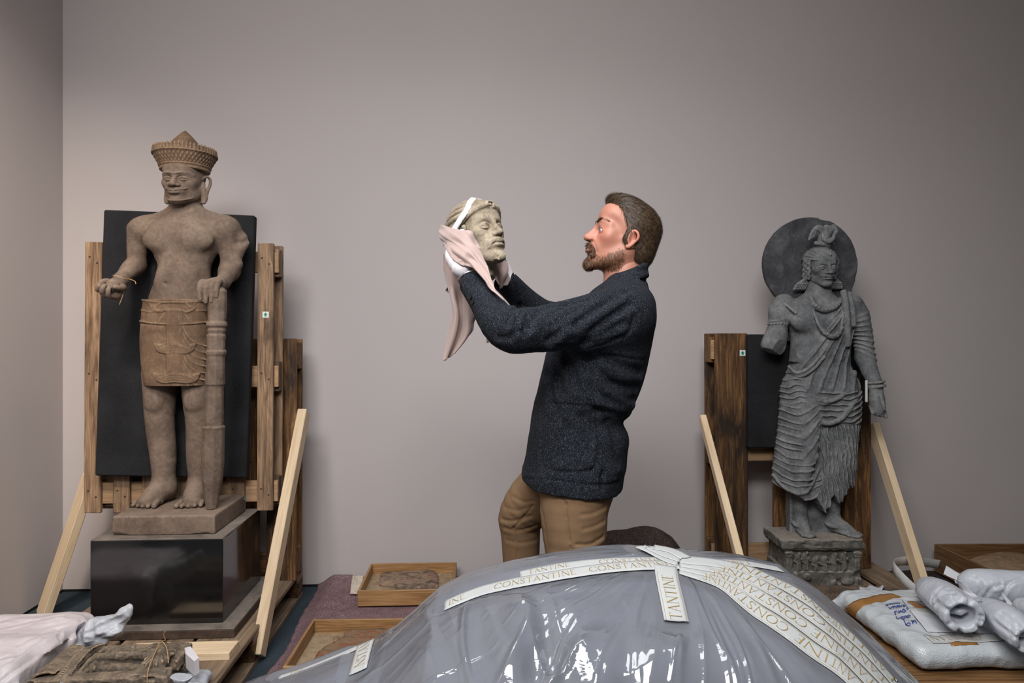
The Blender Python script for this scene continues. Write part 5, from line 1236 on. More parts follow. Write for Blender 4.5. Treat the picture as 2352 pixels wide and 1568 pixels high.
# ---- gloved hands cradling the head
def hand(name, wrist, palm, knuck, fingers, thumb):
    pts = [wrist, palm]+knuck+[q for fg in fingers for q in fg]+thumb; lo = np.min(pts, 0)-0.04; hi = np.max(pts, 0)+0.04
    f = Field(lo, hi, 0.003); f.chain([wrist, (wrist+palm)/2, palm], [0.030, 0.033, 0.030], k=0.015)
    for kq, fg in zip(knuck, fingers):
        f.chain([palm, kq], [0.022, 0.013], k=0.015); f.chain([kq]+fg, [0.0115, 0.0105, 0.0098, 0.0088], k=0.004, n=8)
    f.chain([(wrist+palm)/2]+thumb, [0.018, 0.0125, 0.0115, 0.0095], k=0.008, n=8)
    ax = (wrist-palm)/np.linalg.norm(wrist-palm); f.chain([wrist+np.cross(ax, u) for u in [0.030*np.array((math.cos(a), math.sin(a), 0.3)) for a in np.linspace(0, 6.28, 14)]], [0.004]*14, k=0.004)
    Mi = np.linalg.inv(sx_.M)
    def head_d(X, Y, Z):
        X, Y, Z = np.broadcast_arrays(X, Y, Z); q = (np.stack([X, Y, Z], -1).astype(float)-sx_.c) @ Mi.T; i = np.round((q-SHF.lo)/SHF.h).astype(int)
        ok = ((i >= 0) & (i < SHF.n)).all(-1); i = np.clip(i, 0, SHF.n-1); return np.where(ok, SHF.D[i[..., 0], i[..., 1], i[..., 2]]*0.89, 0.05)-0.003
    f.apply(head_d, lo, hi, 0.002, 'sub')
    return f.obj(name, M_glove, man)
pn_, pf_ = H_(1047, 590, 2.062), H_(1140, 600, 2.272)
hand('glove', H_(1062, 614, 2.036), pn_, [H_(1032, 572, 2.086), H_(1038, 564, 2.066), H_(1050, 560, 2.051), H_(1064, 562, 2.044)],
     [[H_(1028, 556, 2.111), H_(1033, 544, 2.121), H_(1040, 536, 2.126)], [H_(1035, 546, 2.081), H_(1042, 537, 2.086), H_(1050, 531, 2.091)], [H_(1049, 546, 2.056), H_(1055, 537, 2.058), H_(1062, 532, 2.064)], [H_(1067, 549, 2.043), H_(1073, 541, 2.044), H_(1080, 537, 2.048)]],
     [H_(1076, 594, 2.038), H_(1088, 582, 2.036), H_(1096, 572, 2.038)])
hand('glove', H_(1162, 640, 2.288), pf_, [H_(1128, 578, 2.276), H_(1118, 576, 2.271), H_(1108, 578, 2.266), H_(1098, 584, 2.256)],
     [[H_(1124, 558, 2.276), H_(1120, 542, 2.271), H_(1116, 530, 2.266)], [H_(1110, 556, 2.274), H_(1104, 540, 2.272), H_(1100, 526, 2.266)], [H_(1098, 560, 2.268), H_(1090, 546, 2.266), H_(1084, 534, 2.262)], [H_(1086, 570, 2.258), H_(1078, 560, 2.256), H_(1072, 552, 2.254)]],
     [H_(1146, 590, 2.246), H_(1146, 575, 2.226), H_(1143, 565, 2.216)])

# ---- white tie over the head
M_tape = plain_mat('white cotton tape', srgb(226, 226, 232), 0.85)
def ribbon(pts, wdir, w, mat, name, parent=None, n=40, th=0.0012):
    q = spline(pts, n); wd = spline(wdir, n); wd /= np.linalg.norm(wd, axis=1, keepdims=True)
    V = np.stack([q-wd*w/2, q, q+wd*w/2], 1).reshape(-1, 3); o = mesh_obj(name, V, grid_faces(n, 3), mat, parent, True, parent is not None); solidify(o, th); return o
sb_ = surf(sh.children[0])
c0 = sx_((0, 0.022, 0.046))[0]; dirs = []
for a, b in [(1040, 534), (1050, 518), (1058, 505), (1066, 493), (1074, 482)]:
    h_ = cast(sb_, a, b)[0]
    if h_ is not None: dirs.append((Vector(h_)-Vector(c0)).normalized())
for dv_ in ((0.05, -0.50, 0.86), (0.30, -0.52, 0.80), (0.62, -0.35, 0.70), (0.90, 0.0, 0.40), (0.98, 0.2, 0.0)): dirs.append(Vector(sx_.R @ np.array(dv_)).normalized())
tpts = []
for d_ in spline([tuple(d) for d in dirs], 36):
    d_ = Vector(d_).normalized(); h_ = sb_.ray_cast(Vector(c0)+d_*0.3, -d_); tpts.append(np.array(h_[0]+d_*0.0045))
tpts = np.array(tpts)
for _ in range(4): tpts[1:-1] = np.maximum(np.linalg.norm(tpts[1:-1]-c0, axis=1), np.linalg.norm((tpts[:-2]+tpts[2:])/2-c0, axis=1))[:, None]*((tpts[1:-1]-c0)/np.linalg.norm(tpts[1:-1]-c0, axis=1, keepdims=True))+c0
tg_ = np.gradient(np.array(tpts), axis=0); nr_ = np.array(tpts)-c0; wd_ = np.cross(tg_, nr_); wd_ /= np.linalg.norm(wd_, axis=1, keepdims=True)
rib = ribbon(tpts, wd_, 0.017, M_tape, 'tie_ribbon'); tag(rib, 'white cotton tie ribbon looped over the pale stone head', 'ribbon')
# ---- satin cloth
def satin():
    b = MB('dusky pink satin', 0.5, 0.3); v = b.coord(); b.color(b.mix(b.noise(v, 6, 3), srgb(160, 138, 132), srgb(174, 152, 146))); b.b.inputs['Sheen Weight'].default_value = 0.3; b.bump(b.noise(v, 420, 2), 0.05, 0.001); return b.m
M_satin = satin()
SOLID = [surf(o) for o in list(man.children) if o.name.split('.')[0] in ('glove', 'jacket', 'body')]+[sb_]
cl = thing('satin_cloth', 'dusky pink satin cloth draped between the gloved hands and the stone head', 'cloth', H_(1040, 828, 2.15))
def cloth(rows, nu, nv, name, amp, fr, seed, thick=0.0022, over=False):
    S_ = net([[H_(*p) for p in r] for r in rows], nu, nv); u = np.linspace(0, 1, nu)[None, :]; v = np.linspace(0, 1, nv)[:, None]
    du = np.gradient(S_, axis=1); dv = np.gradient(S_, axis=0); n = np.cross(du, dv); n /= np.linalg.norm(n, axis=2, keepdims=True)+1e-9
    w = amp(u, v); S_ = S_+n*w[..., None]
    if over:
        for _ in range(2):
            S_ = snap(S_, SOLID, 0.0045)
            S_[1:-1, 1:-1] = (S_[1:-1, 1:-1]*2+S_[:-2, 1:-1]+S_[2:, 1:-1]+S_[1:-1, :-2]+S_[1:-1, 2:])/6
        S_ = snap(S_, SOLID, 0.0035)
    o = mesh_obj(name, S_.reshape(-1, 3), grid_faces(nv, nu), M_satin, cl, True, True); solidify(o, thick); return o
cloth([[(1012, 516, 2.15), (1034, 521, 2.09), (1058, 528, 2.05), (1078, 531, 2.040), (1088, 543, 2.043), (1098, 560, 2.047)],
       [(1008, 538, 2.15), (1028, 545, 2.06), (1055, 552, 2.018), (1080, 560, 2.010), (1098, 574, 2.020), (1110, 590, 2.03)],
       [(1013, 552, 2.14), (1034, 568, 2.045), (1060, 580, 2.003), (1085, 588, 1.995), (1107, 605, 1.98), (1122, 622, 1.965)],
       [(1021, 566, 2.12), (1040, 588, 2.045), (1062, 606, 2.005), (1088, 612, 1.992), (1115, 640, 1.945), (1138, 662, 1.925)],
       [(1025, 572, 2.115), (1042, 594, 2.048), (1063, 611, 2.010), (1090, 619, 1.995), (1122, 659, 1.925), (1157, 692, 1.885)]], 110, 90, 'wrap',
      lambda u, v: 0.0035*np.sin((u*1.0+v*2.4)*7)*np.sin(np.pi*u)**0.7-0.0045*(1-2*np.abs(np.sin((v*1.15-u*0.45)*5.2+0.5*np.sin(u*4))))*np.clip(u*2.5, 0, 1)*np.clip(v*4, 0, 1)-0.0012*(1-2*np.abs(np.sin((v*1.3-u*0.7)*14))), 1, 1, over=True)
cloth([[(1022, 583, 2.17), (1035, 600, 2.145), (1050, 615, 2.125), (1068, 640, 2.105), (1088, 655, 2.10)],
       [(1017, 612, 2.18), (1032, 640, 2.14), (1050, 655, 2.13), (1070, 672, 2.11), (1094, 690, 2.105)],
       [(1024, 655, 2.18), (1037, 680, 2.125), (1054, 690, 2.155), (1074, 705, 2.11), (1100, 722, 2.12)],
       [(1036, 705, 2.17), (1045, 722, 2.12), (1058, 732, 2.155), (1073, 740, 2.115), (1092, 738, 2.13)],
       [(1029, 762, 2.165), (1038, 771, 2.125), (1050, 776, 2.15), (1066, 776, 2.12), (1086, 764, 2.13)],
       [(1017, 828, 2.15), (1022, 826, 2.14), (1029, 822, 2.15), (1042, 811, 2.14), (1058, 796, 2.14)]], 90, 110, 'hanging_tail',
      lambda u, v: -0.006*(1-2*np.abs(np.sin(u*7+v*1.4+0.4*np.sin(v*5))))*(1-0.4*v)+0.0015*np.sin(u*23+v*5), 1, 2)
cloth([[(1024, 590, 2.19), (1030, 600, 2.20), (1040, 612, 2.20)], [(1018, 612, 2.19), (1028, 625, 2.21), (1042, 640, 2.20)], [(1026, 650, 2.19), (1034, 658, 2.21), (1046, 662, 2.20)], [(1026, 664, 2.185), (1033, 678, 2.20), (1040, 694, 2.20)]], 24, 30, 'side_fold', lambda u, v: 0.005*np.sin(u*9+v*7), 1, 3)
cloth([[(1086, 668, 2.15), (1100, 680, 2.16), (1115, 695, 2.17)], [(1096, 700, 2.15), (1106, 712, 2.165), (1116, 722, 2.17)], [(1110, 740, 2.15), (1117, 752, 2.165), (1123, 764, 2.17)], [(1119, 788, 2.15), (1121, 786, 2.16), (1126, 778, 2.165)]], 20, 30, 'far_corner', lambda u, v: 0.004*np.sin(u*8+v*4), 1, 4)
cloth([[(1128, 588, 2.205), (1140, 592, 2.195), (1152, 596, 2.20), (1160, 600, 2.23)], [(1134, 612, 2.200), (1146, 614, 2.190), (1160, 616, 2.20), (1168, 618, 2.24)], [(1140, 632, 2.205), (1150, 634, 2.195), (1162, 636, 2.205), (1170, 636, 2.245)], [(1148, 664, 2.215), (1153, 660, 2.21), (1160, 656, 2.215), (1164, 652, 2.24)]], 30, 30, 'far_hand_wrap', lambda u, v: 0.005*np.sin(u*10+v*9), 1, 5)
# ================================================================ lettering drawn as strokes (thin roman capitals)
GLY = {  # width, [(polyline, stroke width)] in a unit-high box
 'C': (0.86, [([(0.82, 0.80), (0.70, 0.93), (0.50, 0.98), (0.28, 0.92), (0.10, 0.72), (0.06, 0.5), (0.10, 0.28), (0.28, 0.08), (0.50, 0.02), (0.70, 0.06), (0.84, 0.17)], 'v'), ([(0.82, 0.98), (0.82, 0.76)], 0.035)]),
 'O': (0.98, [([(0.49+0.43*math.sin(a), 0.5+0.49*math.cos(a)) for a in np.linspace(0, 2*math.pi, 25)], 'v')]),
 'N': (0.86, [([(0.10, 0.0), (0.10, 1.0)], 0.045), ([(0.08, 1.0), (0.76, 0.0)], 0.10), ([(0.76, 0.0), (0.76, 1.0)], 0.045), ([(0.0, 0.015), (0.22, 0.015)], 0.03), ([(0.64, 0.985), (0.88, 0.985)], 0.03), ([(-0.02, 0.985), (0.12, 0.985)], 0.03)]),
 'S': (0.56, [([(0.46, 0.80), (0.38, 0.94), (0.24, 0.98), (0.10, 0.90), (0.07, 0.76), (0.14, 0.62), (0.36, 0.44), (0.46, 0.28), (0.42, 0.10), (0.26, 0.02), (0.12, 0.06), (0.05, 0.20)], 'v')]),
 'T': (0.72, [([(0.36, 0.0), (0.36, 0.98)], 0.10), ([(0.02, 0.975), (0.70, 0.975)], 0.045), ([(0.03, 0.98), (0.03, 0.82)], 0.03), ([(0.69, 0.98), (0.69, 0.82)], 0.03), ([(0.24, 0.015), (0.48, 0.015)], 0.03)]),
 'A': (0.84, [([(0.10, 0.0), (0.40, 1.0)], 0.045), ([(0.40, 1.0), (0.74, 0.0)], 0.10), ([(0.20, 0.34), (0.62, 0.34)], 0.04), ([(0.0, 0.015), (0.20, 0.015)], 0.03), ([(0.62, 0.015), (0.86, 0.015)], 0.03)]),
 'I': (0.34, [([(0.17, 0.0), (0.17, 1.0)], 0.10), ([(0.05, 0.015), (0.29, 0.015)], 0.03), ([(0.05, 0.985), (0.29, 0.985)], 0.03)]),
 'E': (0.60, [([(0.12, 0.0), (0.12, 1.0)], 0.10), ([(0.03, 0.98), (0.50, 0.98)], 0.045), ([(0.12, 0.52), (0.42, 0.52)], 0.04), ([(0.03, 0.02), (0.54, 0.02)], 0.045), ([(0.50, 0.98), (0.50, 0.84)], 0.03), ([(0.54, 0.02), (0.54, 0.18)], 0.03)]),
}
def stroke_mesh(lines):
    """[(polyline, width)] -> 2d verts, quads"""
    V = []; Q = []
    for pl, w in lines:
        pl = np.array(pl, float)
        if len(pl) > 3: pl = spline(pl, len(pl)*3)
        elif np.linalg.norm(pl[1]-pl[0]) > 0.3: pl = spline(pl, 5)
        t = np.gradient(pl, axis=0); t /= np.linalg.norm(t, axis=1, keepdims=True)+1e-9; n = np.stack([-t[:, 1], t[:, 0]], 1)
        ww = (0.028+0.052*np.abs(t[:, 1])**1.5)[:, None] if w == 'v' else w*0.72
        b = len(V); V += list(np.stack([pl-n*ww/2, pl+n*ww/2], 1).reshape(-1, 2)); m = len(pl)
        Q += [(b+2*i, b+2*i+2, b+2*i+3, b+2*i+1) for i in range(m-1)]
    return np.array(V), Q
def word(txt, h, gap=0.10, rules=0.0, pad=0.2):
    """lettering of height h along +x from 0; returns verts, quads, length"""
    x = 0; L = []
    for ch in txt:
        w, st = GLY[ch]; L += [([(p[0]+x, p[1]) for p in pl], sw) for pl, sw in st]; x += w+gap
    if rules:
        for yy in (-rules, 1+rules):
            n = max(2, int(x*2)); L.append((list(zip(np.linspace(-pad, x+pad, n), [yy]*n)), 0.035))
    V, Q = stroke_mesh(L); return V*h, Q, x*h
class Strip:
    """tape lying on a surface along a path of photo pixels"""
    def __init__(s, bvh, path, width, n=60, off=0.002, shift=0.0, grow=None):
        q = spline(path, n); C = []; 
        for a, b in q:
            p, nm = cast(bvh, a, b)
            if p is not None: C.append(np.array(p))
        C = np.array(C); 
        for _ in range(3): C[1:-1] = (C[:-2]+2*C[1:-1]+C[2:])/4
        s.bvh = bvh; s.w = width; s.off = off; s.C = C
        d = np.r_[0, np.cumsum(np.linalg.norm(np.diff(C, axis=0), axis=1))]; s.d = d; s.L = d[-1]
        T = np.gradient(C, axis=0); T /= np.linalg.norm(T, axis=1, keepdims=True)+1e-9
        N = np.array([np.array(bvh.find_nearest(Vector(c))[1]) for c in C])
        for _ in range(6): N[1:-1] = (N[:-2]+2*N[1:-1]+N[2:])/4
        N -= T*(N*T).sum(1, keepdims=True); N /= np.linalg.norm(N, axis=1, keepdims=True)+1e-9
        s.Wd = np.cross(N, T); g = 1.0 if not grow else (grow[0]+(1-grow[0])*np.clip(d/grow[1], 0, 1))[:, None]; s.C = C+s.Wd*shift*g
    def pt(s, u, t, off):
        c = np.array([np.interp(u, s.d, s.C[:, i]) for i in range(3)]); w = np.array([np.interp(u, s.d, s.Wd[:, i]) for i in range(3)])
        p, n, _, _ = s.bvh.find_nearest(Vector(c+w*t)); return np.array(p+n*off)
    def tape(s, name, mat, parent, nu=None, nw=6, jag=0.0):
        nu = nu or max(8, int(s.L/0.008)); V = []
        for i in range(nu):
            for j in range(nw):
                t = (j/(nw-1)-0.5)*s.w; u = i/(nu-1)*s.L
                if jag and i in (0, nu-1): u += random.uniform(-jag, jag)
                V.append(s.pt(u, t, s.off))
        o = mesh_obj(name, np.array(V), grid_faces(nu, nw), mat, parent, True, True); solidify(o, 0.0006, 1.0); return o
    def text(s, txt, u0, h, mat, parent, flip=False, rules=0.35, gap=0.10, t0=0.0):
        V, Q, L = word(txt, h, gap, rules); 
        pts = []
        for x, y in V:
            u, t = (u0+x, y-h/2+t0) if not flip else (u0+L-x, -(y-h/2)+t0)
            pts.append(s.pt(min(max(u, 0), s.L), t, s.off+0.0014))
        return mesh_obj('lettering', np.array(pts), np.array(Q), mat, parent, False, True)
# ================================================================ the wrapped bundle
M_film = MB('polythene film', 0.1, 0.5)
def film(b, tr=0.70, col=(0.44, 0.46, 0.52), gl=0.07):
    t = b.t; b.t.nodes.remove(b.b)
    tp = b.n('ShaderNodeBsdfTransparent'); df = b.n('ShaderNodeBsdfDiffuse'); df.inputs['Color'].default_value = (*col, 1); g = b.n('ShaderNodeBsdfGlossy'); g.inputs['Roughness'].default_value = gl
    m1 = b.n('ShaderNodeMixShader'); m1.inputs[0].default_value = 1-tr; b.l(tp.outputs[0], m1.inputs[1]); b.l(df.outputs[0], m1.inputs[2])
    fr = b.n('ShaderNodeFresnel'); fr.inputs['IOR'].default_value = 1.55; k = b.math('MINIMUM', b.math('MULTIPLY', fr.outputs[0], 1.5), 0.8)
    m2 = b.n('ShaderNodeMixShader'); b.l(k, m2.inputs[0]); b.l(m1.outputs[0], m2.inputs[1]); b.l(g.outputs[0], m2.inputs[2]); b.l(m2.outputs[0], b.out.inputs['Surface'])
    bp = b.n('ShaderNodeBump'); bp.inputs['Strength'].default_value = 0.25; bp.inputs['Distance'].default_value = 0.006
    b.l(b.noise(b.coord((1, 2.2, 1)), 11, 4, 0.55, 0.8), bp.inputs['Height'])
    for x in (g, df, fr): b.l(bp.outputs[0], x.inputs['Normal'])
    return b.m
M_film = film(M_film)
M_core = plain_mat('grey packing blanket', srgb(80, 85, 97), 0.9, 0.15, 3, 0.6, 0.3, 90)
M_tapew = MB('white paper tape', 0.55, 0.35); M_tapew = (lambda b: (b.color(b.mix(b.noise(b.coord(), 14, 4), srgb(168, 172, 173), srgb(186, 188, 187))), b.bump(b.noise(b.coord(), 40, 4), 0.2, 0.003), b.m)[-1])(M_tapew)
M_gold = plain_mat('gold ink', srgb(158, 132, 78), 0.5)
YC = 1.75
crest = [(560, 1580), (590, 1568), (700, 1535), (850, 1475), (905, 1448), (960, 1400), (1010, 1352), (1060, 1328), (1130, 1306), (1180, 1290), (1280, 1269), (1400, 1256), (1450, 1253), (1520, 1258), (1600, 1266), (1700, 1276), (1780, 1296), (1860, 1345), (1920, 1395), (1980, 1450), (2040, 1508), (2100, 1566), (2140, 1600)]
cX = np.array([(a-1176)*YC/F for a, b in crest]); cZ = np.array([CAMZ-(b-784)*YC/F for a, b in crest])
KX, KY = (1540-1176)*1.7/F, 1.70
TAPE_XY = []        # centre lines of the tapes: the film lies flat under them
def dome(X, Y, wr=1.0):
    """height of the wrapped bundle"""
    zc = np.interp(X, cX, cZ); zc = np.where(X < cX[0], cZ[0]-(cX[0]-X)*1.6, np.where(X > cX[-1], cZ[-1]-(X-cX[-1])*1.8, zc))
    fr = np.clip(YC-Y, 0, None); bk = np.clip(Y-YC, 0, None)
    z = zc-0.78*fr**2-0.9*np.clip(fr-0.38, 0, None)**1.5*2.2-11*bk**2
    if wr:
        dx, dy = X-KX, (Y-KY)*1.25; r = np.sqrt(dx*dx+dy*dy)+0.02; th = np.arctan2(dy, dx); px = 1176+X*F/np.clip(Y, 0.3, None); py = 784+(CAMZ-z)*F/np.clip(Y, 0.3, None)
        N2 = lambda a, b, sd: vnoise(np.stack([a, b, 0*X+0.37], -1), sd)
        rid = lambda n: 1-2*np.abs(n)
        w = N2(X*3, Y*3, 41)*0.25
        amp = np.clip(r*2.0, 0.15, 1)
        d = amp*(0.011*rid(N2(th*5.0+w*3, r*1.3, 21))+0.006*rid(N2(th*13+w*4, r*2.5, 22))*np.clip(N2(X*4, Y*4, 24)+0.5, 0, 1)+0.012*N2(X*4.5, Y*5.5, 23))
        # slack pleats hanging under the short tape, sharp crumples left of them
        cen = np.exp(-((px-1560)/170)**2)*np.clip((py-1430)/60, 0, 1)
        d = d+cen*0.013*rid(N2((px-1545)/np.clip(26+0.16*(py-1400), 14, None), py*0.003, 31))
        cr = np.exp(-((px-1255)/215)**2)*np.clip((py-1365)/60, 0, 1)
        d = d+cr*(0.030*rid(N2((px+0.55*py)/95, (py-0.4*px)/210, 33))+0.014*rid(N2((px-0.3*py)/48, py/120, 34)))
        fold = np.exp(-((px-1062-0.00045*(py-1470)**2*4)/9)**2)*np.exp(-((py-1470)/75)**2); d = d+0.014*fold
        rgl = np.random.default_rng(5); w_ = N2(X*5, Y*5, 44)*0.05
        for q in range(80):   # thin sharp creases running out from the knot
            t0 = rgl.uniform(-math.pi, 0.25) if q < 62 else rgl.uniform(-1.9, -1.2); r0 = rgl.uniform(0.08, 0.75); ln = rgl.uniform(0.05, 0.22); h = rgl.uniform(0.0015, 0.0045); ww = rgl.uniform(0.0035, 0.007); bend = rgl.uniform(-0.5, 0.5)
            a = th-t0-bend*(r-r0)+w_; d = d+h*np.exp(-(r*a/ww)**2)*np.exp(-((r-r0)/ln)**4)
        if TAPE_XY:
            q = np.array(TAPE_XY); m = np.full(X.shape, 16.0)
            for c in q[::2]: m = np.minimum(m, ((X-c[0])**2+((Y-c[1])*1.0)**2)/c[2]**2)
            t = np.clip((np.sqrt(m)-0.8)/1.3, 0, 1); d = d*(0.10+0.90*t*t*(3-2*t))
        z = z+wr*d
    return z
def dome_mesh(nx, ny, drop, wr):
    xs = np.linspace(-0.80, 1.22, nx); ys = np.linspace(0.90, 1.955, ny); X, Y = np.meshgrid(xs, ys)
    Z = np.maximum(dome(X, Y, wr)-drop, 0.004)
    return np.stack([X, Y, Z], -1)
bun = thing('wrapped_bundle', 'large bundle wrapped in clear plastic and crossed with printed white tapes', 'bundle', (0.2, 1.4, 0))
S_ = dome_mesh(200, 110, 0.0, 0.0); tmp = mesh_obj('tmp', S_.reshape(-1, 3), grid_faces(110, 200)); ts = surf(tmp); bpy.data.objects.remove(tmp)
CT = 'CONSTANTINE'
TP = []   # (path, width, offset, shift, grow, words [(text, start, height)], flip, rules, jag)
TP.append(([(1195, 1322), (1290, 1303), (1400, 1292), (1540, 1289)], 0.034, 0.004, 0, None, [('TANTINE', 0.02, 0.018), (CT, 0.19, 0.018)], False, 0.0, 0.003))
TP.append(([(1022, 1394), (1100, 1362), (1170, 1345), (1260, 1328), (1360, 1312), (1450, 1303), (1560, 1300)], 0.042, 0.0052, 0, None, [('INE', 0.012, 0.020), (CT, 0.125, 0.021), (CT, 0.35, 0.021)], False, 0.0, 0.004))
base = [(1560, 1299), (1668, 1322), (1750, 1360), (1850, 1425), (1935, 1492), (2012, 1568), (2040, 1600)]
for j, sh_ in enumerate((-0.072, -0.024, 0.024, 0.072)):
    TP.append((base, 0.047, 0.004+0.0012*j, sh_, (0.30, 0.22), [(CT, 0.045+0.02*j, 0.026), (CT, 0.305+0.012*j, 0.026), (CT, 0.56+0.01*j, 0.026)], True, 0.28, 0.003))
TP.append(([(1585, 1293), (1650, 1292), (1720, 1297), (1794, 1310)], 0.03, 0.0035, 0, None, [('TANTINE', 0.06, 0.017)], True, 0.0, 0.003))
TP.append(([(1527, 1304), (1533, 1340), (1543, 1385), (1553, 1432)], 0.052, 0.0075, 0, None, [('TANTINE', -0.1475, 0.0255)], True, 0.34, 0.002))
TP.append(([(842, 1478), (833, 1510), (824, 1546)], 0.046, 0.005, 0, None, [('NSTAN', 0.004, 0.026)], True, 0.34, 0.002))
TP.append(([(640, 1560), (700, 1540), (770, 1512), (838, 1482)], 0.026, 0.004, 0, None, [('TINE', 0.03, 0.013)], False, 0.0, 0.003))
for j, path in enumerate(([(1468, 1259), (1495, 1270), (1530, 1288), (1560, 1298)], [(1490, 1262), (1525, 1278), (1565, 1292)], [(1500, 1264), (1540, 1272), (1575, 1290)])): TP.append((path, 0.036, 0.007+0.0015*j, 0, None, [], False, 0, 0.006))
SS = [Strip(ts, t[0], t[1], 60, t[2], t[3], t[4]) for t in TP]
for s, t in zip(SS, TP): TAPE_XY += [(c[0], c[1], t[1]*0.62) for c in s.C[::2]]
S_ = dome_mesh(150, 90, 0.024, 0.35); mesh_obj('padded_core', S_.reshape(-1, 3), grid_faces(90, 150), M_core, bun, True, True)
S_ = dome_mesh(720, 400, 0.0, 1.0); sheet = mesh_obj('plastic_sheet', S_.reshape(-1, 3), grid_faces(400, 720), M_film, bun, True, True)
for s, t in zip(SS, TP):
    o = s.tape('tape', M_tapew, bun, jag=t[8])
    for txt, u, h in t[5]:
        L = word(txt, h)[2]; u = s.L+u if u < 0 else u
        while L+u > s.L-0.002 and len(txt) > 2: txt = txt[1:] if t[6] else txt[:-1]; L = word(txt, h)[2]
        if L+u < s.L: s.text(txt, u, h, M_gold, o, t[6], t[7])
# ================================================================ blanket heap behind the man
def blanket_mat(name, c0, c1, c2):
    b = MB(name, 0.98, 0.05); v = b.coord(); f = b.noise(v, 190, 3, 0.8); g = b.noise(v, 24, 4, 0.7); w = b.wave(v, 55, 0.6, 2, dr='X'); w2 = b.wave(v, 40, 0.6, 2, dr='Y')
    c = b.ramp(f, [(0.32, c0), (0.52, c1), (0.72, c2)]); c = b.mix(0.5, c, b.ramp(g, [(0.3, (0.3, 0.3, 0.3)), (0.7, (0.75, 0.75, 0.75))]), 'OVERLAY')
    b.color(c); b.bump(f, 0.8, 0.004); b.bump(w, 0.4, 0.003); b.bump(w2, 0.4, 0.003); return b.m
M_blank = blanket_mat('mauve felt blanket', srgb(82, 62, 66), srgb(136, 110, 114), srgb(182, 156, 158))
M_blankd = blanket_mat('brown felt blanket', srgb(42, 35, 34), srgb(72, 62, 60), srgb(106, 92, 90))
f = Field((0.10, 2.50, -0.01), (1.0, 3.15, 0.60), 0.008)
f.ell((0.52, 2.85, 0.06), (0.34, 0.24, 0.20), k=0.05); f.ell((0.50, 2.83, 0.20), (0.24, 0.19, 0.22), k=0.05)
f.chain([P(1400, 1262, 2.80), P(1450, 1248, 2.80), P(1490, 1243, 2.80), P(1520, 1252, 2.80), P(1548, 1272, 2.80)], [0.05, 0.055, 0.05, 0.045, 0.03], k=0.05, n=10)
f.chain([(0.40, 2.80, 0.40), (0.42, 2.80, 0.16)], [0.10, 0.13], k=0.08); f.chain([(0.56, 2.80, 0.40), (0.60, 2.80, 0.16)], [0.10, 0.13], k=0.08)
f.apply(lambda X, Y, Z: 0.002-Z+0*X+0*Y, (0.05, 2.4, -0.02), (1.1, 3.2, 0.03), 0.001, 'and')
f.dent([P(1440, 1225, 2.75), P(1470, 1250, 2.73), P(1475, 1280, 2.72)], 0.02, 0.02, 10); f.dent([P(1500, 1220, 2.75), P(1510, 1245, 2.73), P(1530, 1270, 2.73)], 0.015, 0.02, 10)
crumple_ = lambda X, Y, Z: 0.010*vnoise(np.stack(np.broadcast_arrays(X*9, Y*9, Z*5), -1), 3)
f.apply(crumple_, (0.11, 2.51, 0.0), (0.99, 3.14, 0.59), 0.002, 'disp')
hp_ = f.obj('blanket_heap', M_blankd, None, noise=0.003, nscale=22); tag(hp_, 'brown felt blanket heaped on the carpet behind the plastic bundle', 'blanket')
# ================================================================ mauve blanket with trays and fragments
def sheet_mesh(fn, xs, ys): 
    X, Y = np.meshgrid(xs, ys); return np.stack([X, Y, fn(X, Y)], -1)
def blk(X, Y):
    lx = np.interp(Y, [2.2, 2.6, 2.9, 3.2, 3.45, 3.7], [-0.93, -0.95, -0.955, -0.975, -1.0, -1.03])
    t = np.clip((X-lx)/0.10, 0, 1); up = t*t*(3-2*t)
    wallr = np.clip((Y-(wall_y(X)-0.055))/0.05, 0, 1)
    n = vnoise(np.stack([X*14, Y*14, 0*X], -1), 5)*0.006*(1-np.clip((X+0.80)/0.1, 0, 1)*0.9)
    return 0.006+0.052*up+n*up+0.03*wallr**2
nx, ny = 110, 120; us = np.linspace(0, 1, nx); ys = np.linspace(2.15, 3.68, ny)
G_ = np.zeros((ny, nx, 3))
for i, y in enumerate(ys):
    l = np.interp(y, [2.15, 2.4, 2.6, 2.9, 3.2, 3.45, 3.7], [-0.925, -0.93, -0.95, -0.955, -0.98, -1.0, -1.03])+0.007*math.sin(y*9)+0.002*math.sin(y*61)
    r = -0.02 if y > 2.75 else -0.22; x = l+(r-l)*us; yy = np.minimum(np.full(nx, y), wall_y(x)-0.006-0.0)
    yy = y+0*x if i < ny-1 else yy
    G_[i, :, 0] = x; G_[i, :, 1] = np.minimum(y+0.059*x*0.5+0.02, wall_y(x)-0.008); G_[i, :, 2] = blk(x, np.full(nx, y))
bl = mesh_obj('felt_blanket', G_.reshape(-1, 3), grid_faces(ny, nx), M_blank, None, True); solidify(bl, 0.006, -1); tag(bl, 'mauve felt blanket spread on the carpet under two wooden trays', 'blanket')
M_tray = wood_mat('honey oak', srgb(166, 130, 90), srgb(148, 112, 74), srgb(120, 88, 56), 0.0, knots=False, rough=0.45, bump=0.12)
M_trayd = wood_mat('brown oak', srgb(134, 102, 68), srgb(112, 82, 52), srgb(84, 60, 36), 0.0, knots=False, rough=0.45, bump=0.12)
M_sand = stone_mat('sandy backing', srgb(128, 108, 84), srgb(152, 132, 106), srgb(170, 150, 124), 16, 0.3)
